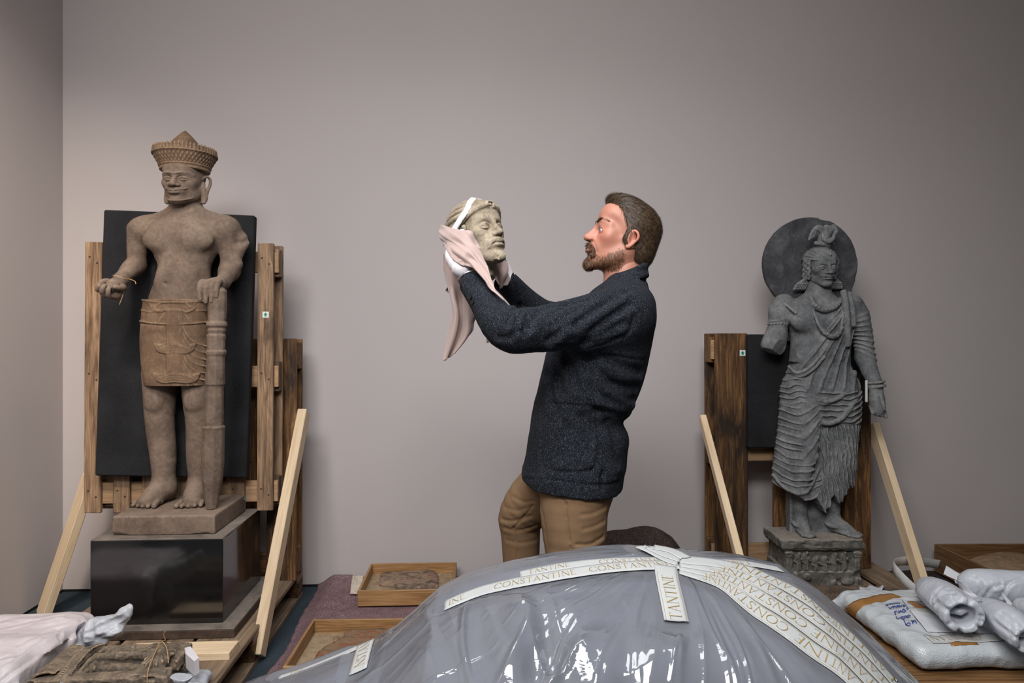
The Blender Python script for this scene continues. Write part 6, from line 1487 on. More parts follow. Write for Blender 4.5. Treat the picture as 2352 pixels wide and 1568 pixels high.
def tray(label, c, rot, Wd, Dp, H, mat, wt=0.012, bed=0.02):
    """open wooden tray; c = centre of its underside"""
    t = thing('wooden_tray', label, 'tray', c, (0, 0, rot))
    for y in (-Dp/2+wt/2, Dp/2-wt/2): board('side_board', t, (0, y, H/2), Wd, wt, H, 'x', mat).rotation_euler = (0, 0, 0)
    for x in (-Wd/2+wt/2, Wd/2-wt/2):
        o = board('side_board', t, (x, 0, H/2), Dp-2*wt, wt, H, 'y', mat)
    box('backing_board', (Wd-2*wt, Dp-2*wt, bed-0.002), (0, 0, bed/2), M_sand, t)
    return t
def painted(name, cols, sc):
    b = MB(name, 0.95, 0.1); v = b.coord((1, 1.8, 1)); a = b.noise(v, sc, 6, 0.7, 1.2); c = b.ramp(a, [(0.26, cols[0]), (0.42, cols[1]), (0.52, cols[2]), (0.62, cols[3]), (0.78, cols[4])])
    b.color(b.mix(0.3, c, b.ramp(b.noise(v, sc*8, 4, 0.7), [(0.3, (0.3, 0.3, 0.3)), (0.7, (0.8, 0.8, 0.8))]), 'OVERLAY')); b.bump(a, 0.4, 0.006); b.bump(b.noise(v, sc*9, 5, 0.7), 0.4, 0.003); return b.m
M_paint1 = painted('painted plaster', (srgb(70, 62, 58), srgb(104, 90, 80), srgb(150, 128, 108), srgb(124, 92, 78), srgb(168, 150, 130)), 9)
M_paint2 = painted('reddish painted plaster', (srgb(82, 72, 64), srgb(118, 98, 80), srgb(134, 110, 88), srgb(132, 82, 62), srgb(122, 108, 94)), 8)
M_clay = painted('dry clay', (srgb(110, 94, 74), srgb(132, 112, 88), srgb(146, 124, 98), srgb(154, 126, 100), srgb(168, 142, 116)), 7)
def fragment(name, label, cat, outline, z0, z1, mat, rough=0.006, rings=9, seed=0, dome=0.0, cracks=()):
    """slab with an outline of photo pixels lying between heights z0 and z1"""
    o3 = [np.array(P(a, b, DZ(b, z1))) for a, b in outline]; n = len(o3)*6
    p = spline(o3+[o3[0]], n+1)[:-1]; p += np.stack([vnoise(p*60, seed), vnoise(p*60, seed+1), 0*p[:, 0]], 1)*0.005
    c = p.mean(0); p[:, :2] = c[:2]+(p[:, :2]-c[:2])*0.90; V = []; 
    bot = p.copy(); bot[:, 2] = z0; V.append(bot)
    for k in range(rings+1):
        t = k/rings; q = p*(1-t)+c*t; q[:, 2] = z1-(rough if k == 0 else 0)+dome*math.sin(t*math.pi/2); q[:, 2] += vnoise(q*38, seed+3)*rough+0.5*vnoise(q*90, seed+4)*rough; V.append(q)
    V = np.concatenate(V); Q = []
    for k in range(rings+1):
        for i in range(n): j = (i+1) % n; Q.append((k*n+i, k*n+j, (k+1)*n+j, (k+1)*n+i))
    o = mesh_obj(name, V, np.array(Q), mat, None, True); o.data.polygons.foreach_set('use_smooth', np.zeros(len(Q), dtype=bool) if rough > 0.05 else np.ones(len(Q), dtype=bool))
    return tag(o, label, cat)
tray('honey wooden tray on the mauve blanket against the back wall', (-0.505, 3.455, 0.066), TH*0.8, 0.45, 0.405, 0.074, M_tray)
tray('honey wooden tray on the mauve blanket half under the plastic bundle', (-0.545, 2.71, 0.066), TH*0.6, 0.565, 0.43, 0.074, M_tray)
fragment('plaster_fragment', 'flat painted plaster fragment with grey streaks in the tray by the wall', 'fragment',
         [(863, 1338), (865, 1322), (872, 1312), (905, 1308), (950, 1306), (985, 1304), (1004, 1310), (1013, 1318), (1013, 1338), (1008, 1348), (950, 1349), (915, 1349), (898, 1341)], 0.087, 0.106, M_paint1, 0.003)
fragment('plaster_fragment', 'large reddish painted plaster fragment in the tray under the plastic edge', 'fragment',
         [(702, 1528), (712, 1505), (728, 1488), (760, 1472), (784, 1458), (790, 1446), (812, 1438), (870, 1437), (930, 1438), (985, 1442), (990, 1500), (900, 1540), (780, 1545)], 0.086, 0.103, M_paint2, 0.004, seed=4)
f = fragment('plaster_crumb', 'small broken plaster crumb beside the reddish fragment', 'fragment', [(762, 1463), (772, 1458), (782, 1461), (780, 1468), (768, 1470)], 0.086, 0.096, M_clay, 0.002, 4, 7)
M_pale = stone_mat('pale chalky stone', srgb(150, 138, 124), srgb(186, 174, 160), srgb(204, 194, 182), 22, 0.6)
f = Field((-0.05, -0.03, -0.06), (0.05, 0.03, 0.06), 0.003); f.box((0, 0, 0), (0.028, 0.010, 0.044), 0.003, k=0.002)
for j in range(10): f.ell((random.uniform(-0.03, 0.03), -0.012, random.uniform(-0.04, 0.04)), (0.004, 0.004, 0.012), k=0.004, op='sub')
V, Q = f.mesh(); V = V+np.stack([vnoise(V*70, i) for i in range(3)], 1)*0.0012
o = mesh_obj('stone_chip', V, Q, M_pale, None, True); o.location = P(820, 1328, 3.42); o.location.z = 0.105; o.rotation_euler = (math.radians(-28), math.radians(3), 0.05)
tag(o, 'small pale stone chip leaning beside the tray by the wall', 'stone')
# ================================================================ lower left: wrapped objects and the carved relief
def bag_mat(name, col, rough=0.32, tr=0.0):
    b = MB(name, rough, 0.45); v = b.coord(); n = b.noise(v, 7, 5, 0.6, 0.7)
    b.color(b.mix(n, tuple(c*0.86 for c in col[:3]), col)); b.bump(b.noise(v, 13, 3, 0.5, 2.2), 0.35, 0.012)
    b.b.inputs['Subsurface Weight'].default_value = 0.15; b.b.inputs['Subsurface Radius'].default_value = (0.03, 0.03, 0.03); return b.m
M_bagp = bag_mat('white polythene', srgb(206, 198, 202), 0.4)
M_bagb = bag_mat('cool white polythene', srgb(186, 190, 198), 0.35)
def crumple(f, lo, hi, amp, sc, seed, ridge=True, warp=(1, 1, 1)):
    def fn(X, Y, Z):
        p = np.stack(np.broadcast_arrays(X*sc*warp[0], Y*sc*warp[1], Z*sc*warp[2]), -1); n = vnoise(p, seed); m = vnoise(p*2.3, seed+5)
        return amp*((2*np.abs(n)-0.5)+0.5*(2*np.abs(m)-0.5)) if ridge else amp*(n+0.5*m)
    f.apply(fn, lo, hi, 0.002, 'disp')
f = Field((-2.25, 2.03, 0.13), (-1.34, 2.62, 0.40), 0.0065)
f.box((-1.76, 2.40, 0.225), (0.26, 0.155, 0.09), 0.05, (0, 0, 4), k=0.03)
f.box((-1.73, 2.20, 0.225), (0.22, 0.12, 0.085), 0.05, (0, 0, 4), k=0.06)
f.chain([(-1.60, 2.46, 0.265), (-1.51, 2.44, 0.262)], [0.06, 0.035], k=0.05)
f.chain([(-1.56, 2.38, 0.24), (-1.50, 2.26, 0.22), (-1.49, 2.12, 0.19)], [0.04, 0.04, 0.05], k=0.05)
f.apply(lambda X, Y, Z: 0.146-Z+0*X+0*Y, (-2.3, 2.0, 0.1), (-1.3, 2.7, 0.16), 0.001, 'and')
crumple(f, (-2.2, 2.05, 0.15), (-1.36, 2.6, 0.39), 0.0045, 8, 3, True, (0.7, 1.3, 1.0))
for pts, q in (([(203, 1436), (150, 1470), (100, 1520), (70, 1560)], 1), ([(190, 1424), (120, 1452), (50, 1500), (0, 1530)], 1), ([(200, 1448), (165, 1490), (120, 1540)], 1), ([(140, 1412), (60, 1428), (0, 1440)], 0.7), ([(150, 1440), (100, 1452), (40, 1482)], 0.7), ([(120, 1418), (140, 1440), (138, 1465)], 0.6), ([(90, 1460), (40, 1500), (0, 1512)], 0.8), ([(80, 1415), (30, 1418), (0, 1425)], 0.5), ([(100, 1500), (50, 1530), (10, 1560)], 0.8), ([(170, 1420), (145, 1432), (110, 1438)], 0.6)):
    f.draw(pts, 0.008*q, 0.006); f.draw([(a+4, b+7) for a, b in pts], -0.008*q, 0.007)
f.box((-1.292, 2.262, 0.236), (0.222, 0.122, 0.054), 0.004, (0, 0, math.degrees(TH*1.2)), k=0.003, op='sub')
f.box((-1.27, 2.235, 0.160), (0.270, 0.150, 0.045), 0.004, (0, 0, 4), k=0.003, op='sub')
f.chain([P(196, 1462, 2.44), P(222, 1448, 2.44), P(250, 1440, 2.44), P(272, 1425, 2.44)], [0.040, 0.056, 0.050, 0.036], k=0.003, op='sub', n=10)
f.chain([P(210, 1462, 2.46), P(212, 1490, 2.46)], [0.04, 0.06], k=0.003, op='sub'); f.chain([P(215, 1466, 2.42), P(260, 1450, 2.42)], [0.032, 0.036], k=0.003, op='sub')
o = f.obj('plastic_bag', M_bagp, None); tag(o, 'white plastic bag wrapped round a long object beside the carved relief', 'bag')
f = Field((-1.58, 2.28, 0.16), (-1.15, 2.62, 0.46), 0.004)
tw = [P(196, 1462, 2.44), P(222, 1448, 2.44), P(250, 1440, 2.44), P(272, 1425, 2.44), P(286, 1410, 2.44), P(297, 1397, 2.44)]
f.chain(tw, [0.030, 0.046, 0.040, 0.026, 0.022, 0.014], k=0.02, n=14); f.chain([P(215, 1466, 2.42), P(260, 1450, 2.42)], [0.022, 0.026], k=0.02)
f.chain([P(210, 1462, 2.46), P(212, 1490, 2.46)], [0.03, 0.05], k=0.03)
crumple(f, (-1.56, 2.3, 0.17), (-1.17, 2.6, 0.45), 0.008, 22, 8)
f.draw([(205, 1452), (240, 1436), (280, 1418)], 0.010, 0.008); f.draw([(225, 1465), (262, 1446)], 0.008, 0.007)
f.apply(lambda X, Y, Z: 0.172-Z+0*X+0*Y, (-1.6, 2.2, 0.1), (-1.1, 2.7, 0.19), 0.001, 'and')
o = f.obj('twisted_bag', M_bagb, None); tag(o, 'twisted white plastic bag end standing up against the black plinth', 'bag')
# ---- relief on its padding
M_rel = stone_mat('weathered brown relief', srgb(40, 37, 36), srgb(98, 89, 80), srgb(158, 140, 120), sc=13, bump=0.9, dust=srgb(158, 138, 114), dustamt=0.25, edge_light=0.9, edge_light_col=srgb(190, 166, 136))
f = Field((-0.27, -0.14, -0.005), (0.27, 0.14, 0.11), 0.003)
f.box((0.0, 0, 0.038), (0.245, 0.108, 0.036), 0.008, k=0.003)
f.box((0.0, -0.100, 0.060), (0.235, 0.012, 0.012), 0.004, k=0.004); f.box((0.02, 0.098, 0.062), (0.21, 0.012, 0.014), 0.004, k=0.004)
for i in range(22):
    y = -0.095+i*0.009; f.chain([(-0.240, y, 0.070), (-0.20, y*0.96, 0.088), (-0.155, y*0.9, 0.083)], [0.0035, 0.0048, 0.0035], k=0.002, n=6)
f.chain([(-0.140, -0.10, 0.066), (-0.142, 0.0, 0.084), (-0.140, 0.10, 0.070)], [0.010, 0.012, 0.010], k=0.004, n=8)
f.chain([(-0.110, -0.10, 0.066), (-0.112, 0.0, 0.088), (-0.108, 0.10, 0.070)], [0.017, 0.020, 0.017], k=0.004, n=8)
for i in range(26): y = -0.10+i*0.008; f.chain([(-0.128, y, 0.080+0.022*(1-(y/0.1)**2)), (-0.094, y+0.01, 0.080+0.022*(1-(y/0.1)**2))], [0.0028, 0.0028], k=0.002)
f.chain([(-0.078, -0.10, 0.066), (-0.080, 0.0, 0.080), (-0.076, 0.10, 0.068)], [0.008, 0.009, 0.008], k=0.004, n=8)
f.box((0.035, -0.035, 0.085), (0.095, 0.030, 0.030), 0.006, k=0.010, op='sub'); f.box((0.035, 0.045, 0.086), (0.095, 0.028, 0.028), 0.006, k=0.010, op='sub')
f.chain([(-0.06, 0.012, 0.080), (0.03, 0.006, 0.086), (0.13, 0.004, 0.082)], [0.012, 0.014, 0.012], k=0.006, n=8)
f.chain([(-0.05, -0.035, 0.060), (0.03, -0.038, 0.066), (0.12, -0.036, 0.062)], [0.012, 0.016, 0.012], k=0.006, n=8)
f.chain([(-0.05, 0.05, 0.062), (-0.01, 0.052, 0.078), (0.05, 0.05, 0.072), (0.12, 0.048, 0.070)], [0.014, 0.018, 0.014, 0.014], k=0.006, n=10)
for i in range(14): f.ell((random.uniform(-0.06, 0.13), random.choice((0.05, -0.04, 0.08))+random.uniform(-.012, .012), 0.074), random.uniform(0.006, 0.012), k=0.005)
f.ell((0.175, 0.01, 0.070), (0.048, 0.085, 0.026), k=0.01)
for i in range(16):
    a = i*2*math.pi/16; f.chain([(0.172, 0.0, 0.098), (0.172+0.045*math.cos(a), 0.07*math.sin(a), 0.084)], [0.003, 0.0055], k=0.003)
for i in range(20): f.ell((random.uniform(0.20, 0.26), random.uniform(-0.11, 0.11), random.uniform(0.0, 0.1)), random.uniform(0.010, 0.024), k=0.008, op='sub')
for i in range(30): f.ell((random.uniform(-0.24, 0.24), random.choice((-0.108, 0.108)), random.uniform(0.0, 0.07)), (random.uniform(0.006, 0.02), 0.006, 0.006), k=0.004, op='sub')
V, Q = f.mesh(); V = V+np.stack([vnoise(V*55, i)+0.6*vnoise(V*130, i+5) for i in range(3)], 1)*0.0018
rl = mesh_obj('carved_relief', V, Q, M_rel, None, True); rl.scale = (0.86, 1, 1); rl.location = (-1.292, 2.262, 0.192); rl.rotation_euler = (math.radians(2), math.radians(-1.0), TH*1.2)
tag(rl, 'long weathered carved relief tied with twine lying on white padding', 'sculpture')
rb = surf(rl) if False else None
rw = Matrix.Translation(rl.location) @ rl.rotation_euler.to_matrix().to_4x4()
tpt = [(0.145, 0.108, 0.02), (0.146, 0.100, 0.082), (0.150, 0.05, 0.104), (0.160, 0.0, 0.105), (0.172, -0.06, 0.098), (0.180, -0.108, 0.080), (0.182, -0.118, 0.03)]
V, Q = tube(spline(tpt, 30), 0.0022, 5); o = mesh_obj('twine', V, Q, M_twine, rl, True)
V, Q = tube(spline([(0.146, 0.098, 0.086), (0.142, 0.09, 0.112), (0.150, 0.085, 0.125)], 8), 0.002, 5); o = mesh_obj('twine_knot', V, Q, M_twine, rl, True)
V, Q = tube(spline([(0.150, 0.06, 0.104), (0.185, 0.02, 0.101), (0.215, -0.03, 0.092), (0.225, -0.05, 0.08)], 14), 0.002, 5); o = mesh_obj('twine_tail', V, Q, M_twine, rl, True)
f = Field((-1.58, 2.03, 0.13), (-0.96, 2.42, 0.27), 0.005)
f.box((-1.27, 2.25, 0.164), (0.255, 0.112, 0.022), 0.018, (0, 0, 4), k=0.01)
f.chain([(-1.45, 2.115, 0.195), (-1.25, 2.11, 0.20), (-1.10, 2.11, 0.19), (-1.03, 2.12, 0.185)], [0.018, 0.018, 0.018, 0.020], k=0.02, n=10)
f.chain([P(405, 1552, 2.15), P(424, 1552, 2.14)], [0.016, 0.022], k=0.02); f.chain([P(140, 1560, 2.10), P(160, 1553, 2.11)], [0.012, 0.012], k=0.01)
crumple(f, (-1.56, 2.04, 0.14), (-0.97, 2.4, 0.26), 0.006, 20, 12)
f.apply(lambda X, Y, Z: 0.145-Z+0*X+0*Y, (-1.6, 2.0, 0.1), (-0.9, 2.5, 0.16), 0.001, 'and')
o = f.obj('padding_bag', M_bagb, None); tag(o, 'crumpled white plastic padding under the carved relief', 'padding')
V = np.array([P(424, 1487, 2.32), P(438, 1484, 2.32), P(457, 1510, 2.28), P(446, 1518, 2.27), P(426, 1500, 2.29)]); 
M_card = plain_mat('white card', srgb(204, 200, 204), 0.7)
o = mesh_obj('card_corner', np.concatenate([V, V+np.array((0, 0.004, -0.05))]), [(0, 4, 3, 2, 1), (5, 6, 7, 8, 9), (0, 1, 6, 5), (1, 2, 7, 6), (2, 3, 8, 7), (3, 4, 9, 8), (4, 0, 5, 9)], M_card, None, False)
tag(o, 'folded white card wedged at the broken end of the carved relief', 'card')
# ================================================================ lower right: tray, parcels, rolls, carved stone
# ---- blanket and deep tray by the wall
def blk2(X, Y): return 0.012+0.024*np.clip((X-1.93)/0.08, 0, 1)+0.010*vnoise(np.stack([X*9, Y*9, 0*X], -1), 4)*np.clip((2.26-X)/0.05, 0, 1)+0.10*np.exp(-((X-2.13)/0.10)**2)*np.clip((3.45-Y)/0.25, 0, 1)
X, Y = np.meshgrid(np.linspace(1.95, 2.95, 60), np.linspace(2.75, 3.84, 60)); Z = blk2(X, Y)
o = mesh_obj('felt_blanket', np.stack([X, Y, Z], -1).reshape(-1, 3), grid_faces(60, 60), M_blankd, None, True); solidify(o, 0.008, -1); tag(o, 'dark felt blanket spread on the carpet under the deep brown tray', 'blanket')
tray('deep brown wooden tray on the dark blanket behind the white rolls', (2.60, 3.50, 0.046), TH*0.3, 0.58, 0.62, 0.150, M_trayd, 0.014, 0.03)
fragment('clay_fragment', 'broad cracked clay fragment lying in the deep brown tray', 'fragment', [(2214, 1284), (2236, 1275), (2262, 1268), (2300, 1263), (2345, 1266), (2390, 1280), (2392, 1312), (2335, 1318), (2278, 1310), (2240, 1298)], 0.074, 0.145, M_clay, 0.007, seed=9, dome=0.02)
# ---- white strap loop
M_strap = plain_mat('white webbing', srgb(186, 186, 184), 0.7, 0.3, 30, 0.15, 0.3, 220)
pts = [P(2116, 1366, 2.88), P(2092, 1346, 2.96), P(2070, 1324, 3.02), P(2054, 1305, 3.08), P(2052, 1296, 3.16), P(2066, 1289, 3.24), P(2095, 1288, 3.32), P(2130, 1292, 3.40), P(2160, 1296, 3.46)]
rbn = ribbon([np.array(p) for p in pts], [np.array((0.25, 0.1, 1))]*len(pts), 0.042, M_strap, 'webbing_strap', n=50, th=0.003); tag(rbn, 'white webbing strap looped on edge beside the pine brace', 'strap')
bx_ = brace('brown_batten', 'narrow brown batten lying inside the white strap loop', (1.99, 3.34, 0.135), (2.06, 2.95, 0.13), 0.03, 0.03, M_pal_brown)
# ---- carved stone lying on the pallet
M_car = stone_mat('brown carved stone', srgb(66, 56, 48), srgb(98, 84, 72), srgb(126, 108, 92), sc=12, bump=0.5)
f = Field((1.16, 2.70, 0.14), (1.78, 3.16, 0.30), 0.0035)
f.box((1.44, 2.93, 0.185), (0.24, 0.145, 0.040), 0.02, (0, 0, -6), k=0.01)
f.ell((1.52, 2.90, 0.215), (0.16, 0.12, 0.030), k=0.03)
def fo(X, Y, Z):
    X, Y, Z = np.broadcast_arrays(X, Y, Z); r = np.sqrt(((X-1.60)*0.55)**2+(Y-3.02)**2); a = np.abs(np.sin(r*95+3*np.sin(X*9)))
    b = np.abs(np.sin((Y+0.25*np.sin(X*11))*85)); w = 1/(1+np.exp(-(X-1.45)*40)); return -0.007*(a*w+b*(1-w))*np.clip((Z-0.17)/0.02, 0, 1)
f.apply(fo, (1.17, 2.71, 0.15), (1.77, 3.15, 0.29), 0.002, 'disp')
f.apply(lambda X, Y, Z: 0.146-Z+0*X+0*Y, (1.1, 2.6, 0.1), (1.8, 3.2, 0.16), 0.001, 'and')
o = f.obj('carved_stone', M_car, None, noise=0.0015, nscale=45); tag(o, 'brown stone carved with flowing folds lying on the weathered pallet', 'sculpture')
sc_ = surf(o)
M_paper = plain_mat('white paper', srgb(192, 194, 200), 0.6, 0.3, 0)
def paper(name, label, px, bvh=None, d=None, z=None, nu=14, nv=10, amp=0.006, sc=30, seed=0, mat=None, lift=0.004, over=None):
    """sheet through four photo pixels (corner order round)"""
    c = []
    for i, (a, b) in enumerate(px):
        p = None
        if bvh is not None: p = cast(bvh, a, b, lift)[0]
        c.append(np.array(p if p is not None else P(a, b, d[i] if d else DZ(b, z))))
    u = np.linspace(0, 1, nu)[None, :, None]; v = np.linspace(0, 1, nv)[:, None, None]
    S = (c[0]*(1-u)+c[1]*u)*(1-v)+(c[3]*(1-u)+c[2]*u)*v
    S[..., 2] += amp*vnoise(S*sc, seed); S[..., 0] += amp*0.6*vnoise(S*sc, seed+3)
    if over: S = snap(S, over, 0.004, 0.2)
    o = mesh_obj(name, S.reshape(-1, 3), grid_faces(nv, nu), mat or M_paper, None, True); solidify(o, 0.0008); return tag(o, label, 'paper')
paper('paper_scrap', 'crumpled white paper scrap lying on the brown carved stone', [(1970, 1354), (2028, 1349), (2030, 1360), (1978, 1369)], sc_, [2.9, 3.0, 2.95, 2.85], amp=0.012, sc=45, seed=3, lift=0.012)
# ---- crate under the parcels
cr = thing('wooden_crate', 'brown wooden crate under the white bubble wrap parcel', 'crate', (1.475, 2.24, 0), (0, 0, 0.01))
CW, CD, CHt = 0.70, 0.56, 0.352
for i in range(3):
    z = 0.06+i*0.115
    board('side_board', cr, (0, -CD/2, z), CW, 0.018, 0.112, 'x', M_trayd).rotation_euler = (0, 0, 0)
    board('side_board', cr, (0, CD/2, z), CW, 0.018, 0.112, 'x', M_trayd).rotation_euler = (0, 0, 0)
    for x in (-CW/2+0.009, CW/2-0.009): board('side_board', cr, (x, 0, z), CD-0.02, 0.018, 0.112, 'y', M_trayd)
for i in range(5): board('lid_board', cr, (0, -CD/2+0.056+i*0.112, CHt-0.009), CW, 0.110, 0.018, 'x', M_trayd).rotation_euler = (0, 0, 0)
for x in (-CW/2+0.03, CW/2-0.03):
    for y in (-CD/2+0.03, CD/2-0.03): box('corner_post', (0.04, 0.04, CHt-0.02), (x, y, (CHt-0.02)/2), M_trayd, cr)
# ---- bubble wrap parcel
def bubble():
    b = MB('bubble wrap', 0.22, 0.5); v = b.coord(); w = b.vor(v, 210); g = b.noise(v, 6, 4)
    b.color(b.mix(g, srgb(172, 179, 184), srgb(194, 198, 201))); b.bump(b.math('SUBTRACT', 1.0, w), 0.35, 0.003); b.bump(b.noise(v, 12, 4, 0.6, 1.0), 0.25, 0.01); return b.m
M_bub = bubble()
f = Field((1.08, 1.90, 0.34), (1.68, 2.56, 0.50), 0.005)
f.box((1.365, 2.225, 0.395), (0.215, 0.245, 0.036), 0.034, (0, 0, 1), k=0.01); f.ell((1.36, 2.22, 0.395), (0.20, 0.22, 0.040), k=0.02)
crumple(f, (1.09, 1.91, 0.35), (1.67, 2.55, 0.49), 0.003, 16, 31)
f.chain([(1.165, 2.44, 0.385), (1.125, 2.46, 0.372)], [0.026, 0.010], k=0.02)
f.apply(lambda X, Y, Z: 0.354-Z+0*X+0*Y, (1.0, 1.8, 0.3), (1.8, 2.7, 0.37), 0.001, 'and')
par = thing('wrapped_parcel', 'flat white bubble wrap parcel with printed tape and blue handwriting', 'parcel', (1.365, 2.225, 0.352))
pm = f.obj('bubble_wrap', M_bub, par); ps = surf(pm)
M_brown = plain_mat('brown parcel tape', srgb(142, 100, 52), 0.3, 0.5)
M_ink = plain_mat('blue ink', srgb(36, 58, 140), 0.5); M_dark = plain_mat('dark ink', srgb(58, 56, 58), 0.5)
s = Strip(ps, [(1948, 1420), (1956, 1402), (1975, 1386), (2015, 1375), (2060, 1367)], 0.045, 40, 0.0015); s.tape('brown_tape', M_brown, par)
s = Strip(ps, [(2095, 1381), (2122, 1401)], 0.035, 12, 0.0015); s.tape('brown_tape', M_brown, par)
s = Strip(ps, [(2180, 1476), (2240, 1474)], 0.030, 12, 0.0012); s.tape('brown_tape', M_brown, par)
def decal(px, mat, name, n=14, off=0.0022):
    """thin sheet pressed on the parcel through four photo pixels"""
    q = np.array(px, float); V = []
    for j in range(n):
        for i in range(n):
            u, v = i/(n-1), j/(n-1); a, b = (q[0]*(1-u)+q[1]*u)*(1-v)+(q[3]*(1-u)+q[2]*u)*v; p = cast(ps, a, b, off)[0]; V.append(p if p is not None else P(a, b, 2.2))
    o = mesh_obj(name, [tuple(p) for p in V], grid_faces(n, n), mat, par, True, True); return o
decal([(2082, 1396), (2200, 1402), (2285, 1456), (2130, 1452)], M_paper, 'paper_label')
s = Strip(ps, [(2132, 1468), (2190, 1467), (2250, 1465), (2310, 1462)], 0.046, 40, 0.0030); o = s.tape('printed_tape', M_tapew, par); s.text('CONSTAN', 0.004, 0.024, M_gold, o, True, 0.3); s.text('TINE', word('CONSTAN', 0.024)[2]+0.045, 0.024, M_gold, o, True, 0.3)
s = Strip(ps, [(2088, 1400), (2130, 1405), (2165, 1409), (2200, 1411)], 0.032, 24, 0.0030); o = s.tape('printed_tape', M_tapew, par); s.text('STANTINE', 0.02, 0.016, M_gold, o, True, 0.0)
def ink(lines, w, name, mat, off=0.0034):
    """pen strokes given in photo pixels on the parcel"""
    V = []; Q = []
    for pl in lines:
        q = spline(pl, max(6, 4*len(pl))) if len(pl) > 2 else np.array([np.array(pl[0])*(1-t)+np.array(pl[1])*t for t in np.linspace(0, 1, 5)])
        t = np.gradient(q, axis=0); t /= np.linalg.norm(t, axis=1, keepdims=True)+1e-9; n = np.stack([-t[:, 1], t[:, 0]], 1)*w/2; b = len(V)
        for a in range(len(q)):
            for sg in (-1, 1):
                p = cast(ps, *(q[a]+sg*n[a]), off)[0]; V.append(tuple(p) if p is not None else tuple(P(*q[a], 2.2)))
        Q += [(b+2*i, b+2*i+1, b+2*i+3, b+2*i+2) for i in range(len(q)-1)]
    return mesh_obj(name, V, np.array(Q), mat, par, False, True)
zq = lambda pts: [(2040+x/10.69, 1340+y/10.69) for x, y in pts]
ink([zq(p) for p in (
    [(700, 1000), (650, 920), (600, 970), (610, 1000)], [(650, 960), (560, 930)], [(600, 920), (615, 1010)],
    [(550, 1000), (500, 980), (450, 1030), (520, 1050), (550, 1000)], [(440, 1040), (410, 960), (370, 890)],
    [(560, 810), (500, 790), (480, 830), (540, 840)], [(470, 800), (420, 870)], [(410, 800), (480, 860)], [(400, 850), (340, 830), (330, 880), (385, 880)], [(400, 810), (395, 885)], [(320, 840), (250, 880), (200, 850), (220, 830)],
    [(430, 690), (370, 650), (345, 710), (420, 715)], [(440, 700), (380, 640)], [(330, 720), (310, 680), (280, 730), (270, 690)], [(255, 690), (245, 740)], [(225, 700), (150, 710), (190, 760), (160, 775)], [(470, 660), (455, 600)], [(490, 640), (480, 605)],
    [(430, 560), (370, 540), (380, 580), (420, 570)], [(340, 540), (330, 590)], [(310, 590), (290, 550), (270, 600), (245, 550), (235, 600)], [(220, 550), (200, 610), (175, 560)], [(150, 560), (130, 625)], [(170, 575), (90, 590)], [(110, 570), (60, 630), (10, 600)],
    [(300, 490), (160, 500), (0, 525), (-60, 545), (0, 550)])], 1.5, 'handwriting', M_ink)
ink([zq([(345, 425), (940, 1190)])], 0.9, 'label_edge', M_dark)
ink([zq([(1480+i*38, 1095+(i % 2)*14), (1500+i*38, 1120-(i % 3)*8)]) for i in range(19) if i not in (7, 8, 9)]+[zq([(1520+i*36, 1030+(i % 2)*12), (1540+i*36, 1055-(i % 3)*8)]) for i in range(5)], 1.2, 'small_handwriting', M_dark)
# ---- rolls of white plastic
def wrap_roll(label, pts, rs, seed, mouth=None, amp=0.007, folds=()):
    pts = [np.array(P(*p)) for p in pts]; lo = np.min(pts, 0)-max(rs)-0.03; hi = np.max(pts, 0)+max(rs)+0.03; f = Field(lo, hi, 0.0042)
    f.chain(pts, rs, k=0.01, n=3*len(pts)); d = (pts[-1]-pts[-2])/np.linalg.norm(pts[-1]-pts[-2])
    crumple(f, lo+0.01, hi-0.01, amp*0.7, 9, seed, True, (1.0, 0.6, 1.0))
    if mouth:
        e = pts[-1]+d*rs[-1]*0.35
        f.apply(lambda X, Y, Z: (X-e[0])*d[0]+(Y-e[1])*d[1]+(Z-e[2])*d[2], e-0.12, e+0.12, 0.002, 'and'); f.chain([e-d*0.06, e+d*0.05], [rs[-1]*0.45, rs[-1]*0.78], k=0.008, op='sub')
        u = np.cross(d, (0, 0, 1)); u /= np.linalg.norm(u); v = np.cross(u, d)
        for j in range(11):
            a = j*0.571+0.3*math.sin(j*2.3+seed); rd = u*math.cos(a)+v*math.sin(a); f.dent([e+rd*rs[-1]*0.8-d*0.002, e+rd*rs[-1]*1.0-d*0.03, e+rd*rs[-1]*1.03-d*0.075], 0.007, 0.006, 8)
        f.chain([e-d*0.055+u*rs[-1]*0.5, e-d*0.03, e-d*0.045-u*rs[-1]*0.45+v*rs[-1]*0.2], [0.012, 0.010, 0.012], k=0.01)
    for fd in folds: f.draw(fd, 0.008, 0.006); f.draw([(a+4, b+5) for a, b in fd], -0.007, 0.007)
    o = f.obj('plastic_roll', M_bagb, None); return tag(o, label, 'roll', 'rolled white plastic packets on the parcel')
wrap_roll('white plastic roll with its open gathered end lying on the paper label', [(2128, 1348, 2.33), (2150, 1362, 2.215), (2180, 1382, 2.125), (2208, 1408, 2.035)], [0.035, 0.051, 0.054, 0.056], 2, True, folds=([(2160, 1350), (2140, 1375), (2145, 1395)], [(2150, 1372), (2185, 1362), (2215, 1375)], [(2180, 1385), (2200, 1375), (2225, 1385)]))
wrap_roll('white plastic roll on top in front of the deep brown tray', [(2235, 1340, 2.32), (2270, 1346, 2.30), (2330, 1350, 2.28), (2420, 1350, 2.26)], [0.046, 0.055, 0.054, 0.050], 4, False, folds=([(2240, 1325), (2255, 1345), (2250, 1365)], [(2300, 1370), (2320, 1340), (2350, 1330)], [(2260, 1372), (2280, 1350), (2300, 1345)]))
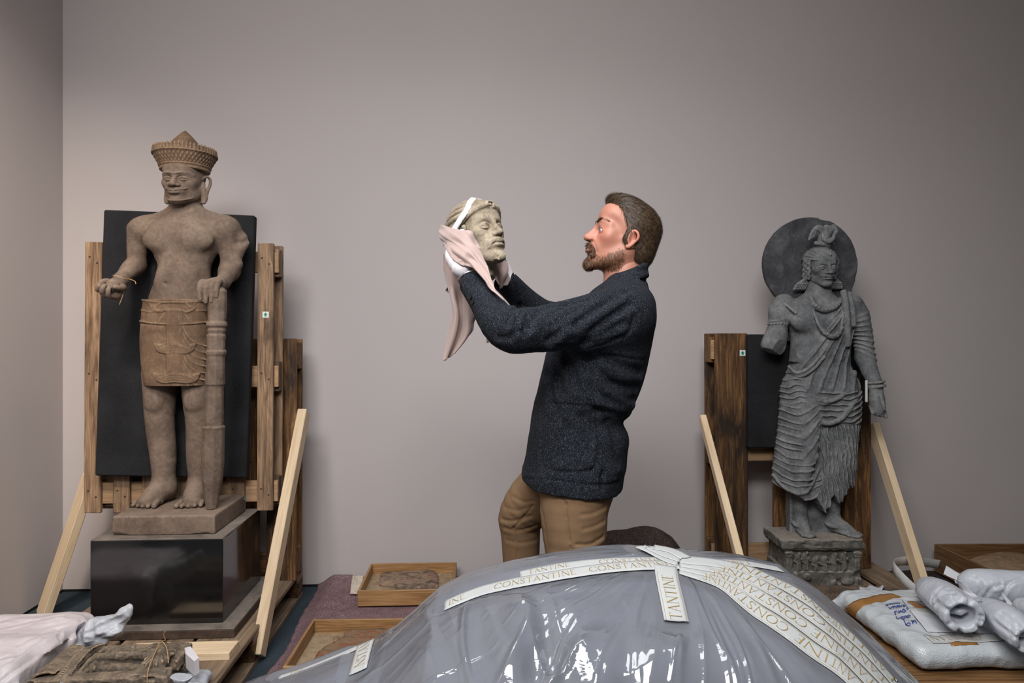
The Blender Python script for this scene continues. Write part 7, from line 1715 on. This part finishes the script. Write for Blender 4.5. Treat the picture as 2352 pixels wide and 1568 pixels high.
wrap_roll('white plastic roll beside the open one at the parcel edge', [(2256, 1398, 2.125), (2290, 1412, 2.045), (2324, 1436, 1.965), (2356, 1462, 1.915)], [0.034, 0.044, 0.048, 0.043], 7, True, 0.005, folds=([(2315, 1410), (2325, 1440), (2318, 1470)], [(2330, 1415), (2340, 1440)]))
wrap_roll('small white plastic packet tucked under the topmost roll', [(2352, 1395, 2.10), (2384, 1410, 2.045), (2420, 1425, 2.005)], [0.028, 0.033, 0.031], 9, False)
f = Field((1.58, 1.86, 0.34), (1.98, 2.34, 0.50), 0.006); f.box((1.76, 2.1, 0.41), (0.135, 0.17, 0.05), 0.045, k=0.01); crumple(f, (1.6, 1.9, 0.35), (1.95, 2.3, 0.49), 0.006, 14, 41); f.apply(lambda X, Y, Z: 0.354-Z+0*X+0*Y, (1.5, 1.8, 0.3), (2.0, 2.4, 0.37), 0.001, 'and')
o = f.obj('padded_parcel', M_bagb, None); tag(o, 'plain white padded parcel next to the bubble wrap parcel', 'parcel')
# ---- loose papers, cardboard
ROLLS = [surf(o) for o in list(bpy.data.objects) if o.name.split('.')[0] in ('plastic_roll', 'padded_parcel')]
o = paper('paper_tag', 'white printed paper tag sticking up before the deep brown tray', [(2173, 1299), (2222, 1326), (2214, 1336), (2167, 1318)], None, [2.50, 2.46, 2.44, 2.48], amp=0.004)
for i in range(3):
    V = np.array([P(2176+6*i, 1305.5+3.4*i, 2.492), P(2180+6*i, 1307.5+3.4*i, 2.490), P(2179+6*i, 1311+3.4*i, 2.488), P(2175+6*i, 1309+3.4*i, 2.490)])
for i in range(5):
    a = np.array(P(2174, 1313+i*1.6, 2.484)); b = np.array(P(2196, 1323+i*1.4, 2.470)); V = np.array([a, b, b-(0, 0, 0.0009), a-(0, 0, 0.0009)]); mesh_obj('print_line', V, [(0, 1, 2, 3)], M_dark, o, False)
paper('folded_paper', 'folded white paper wedged between two white plastic rolls', [(2193, 1330), (2205, 1328), (2262, 1385), (2225, 1382)], None, [2.42, 2.40, 2.22, 2.24], amp=0.006, seed=6, over=ROLLS)
paper('paper_sheet', 'white paper corner standing between the plastic rolls', [(2300, 1360), (2325, 1384), (2322, 1392), (2312, 1384)], None, [2.17, 2.14, 2.13, 2.14], amp=0.003, seed=8)
paper('plastic_flap', 'curled clear plastic flap behind the bubble wrap parcel', [(2040, 1374), (2105, 1369), (2130, 1382), (2085, 1380)], None, [2.46, 2.50, 2.40, 2.42], amp=0.006, seed=10, over=ROLLS+[ps])
cbd = box('cardboard_flap', (0.16, 0.075, 0.006), P(2092, 1368, 2.62), M_raw, None, 0.001, (math.radians(-4), 0, 0.05)); cbd.location.z = 0.352; tag(cbd, 'tan board offcut on the crate behind the bubble wrap parcel', 'board')
cbd.location = (1.49, 2.505, 0.3555); cbd.scale = (1, 1, 1)
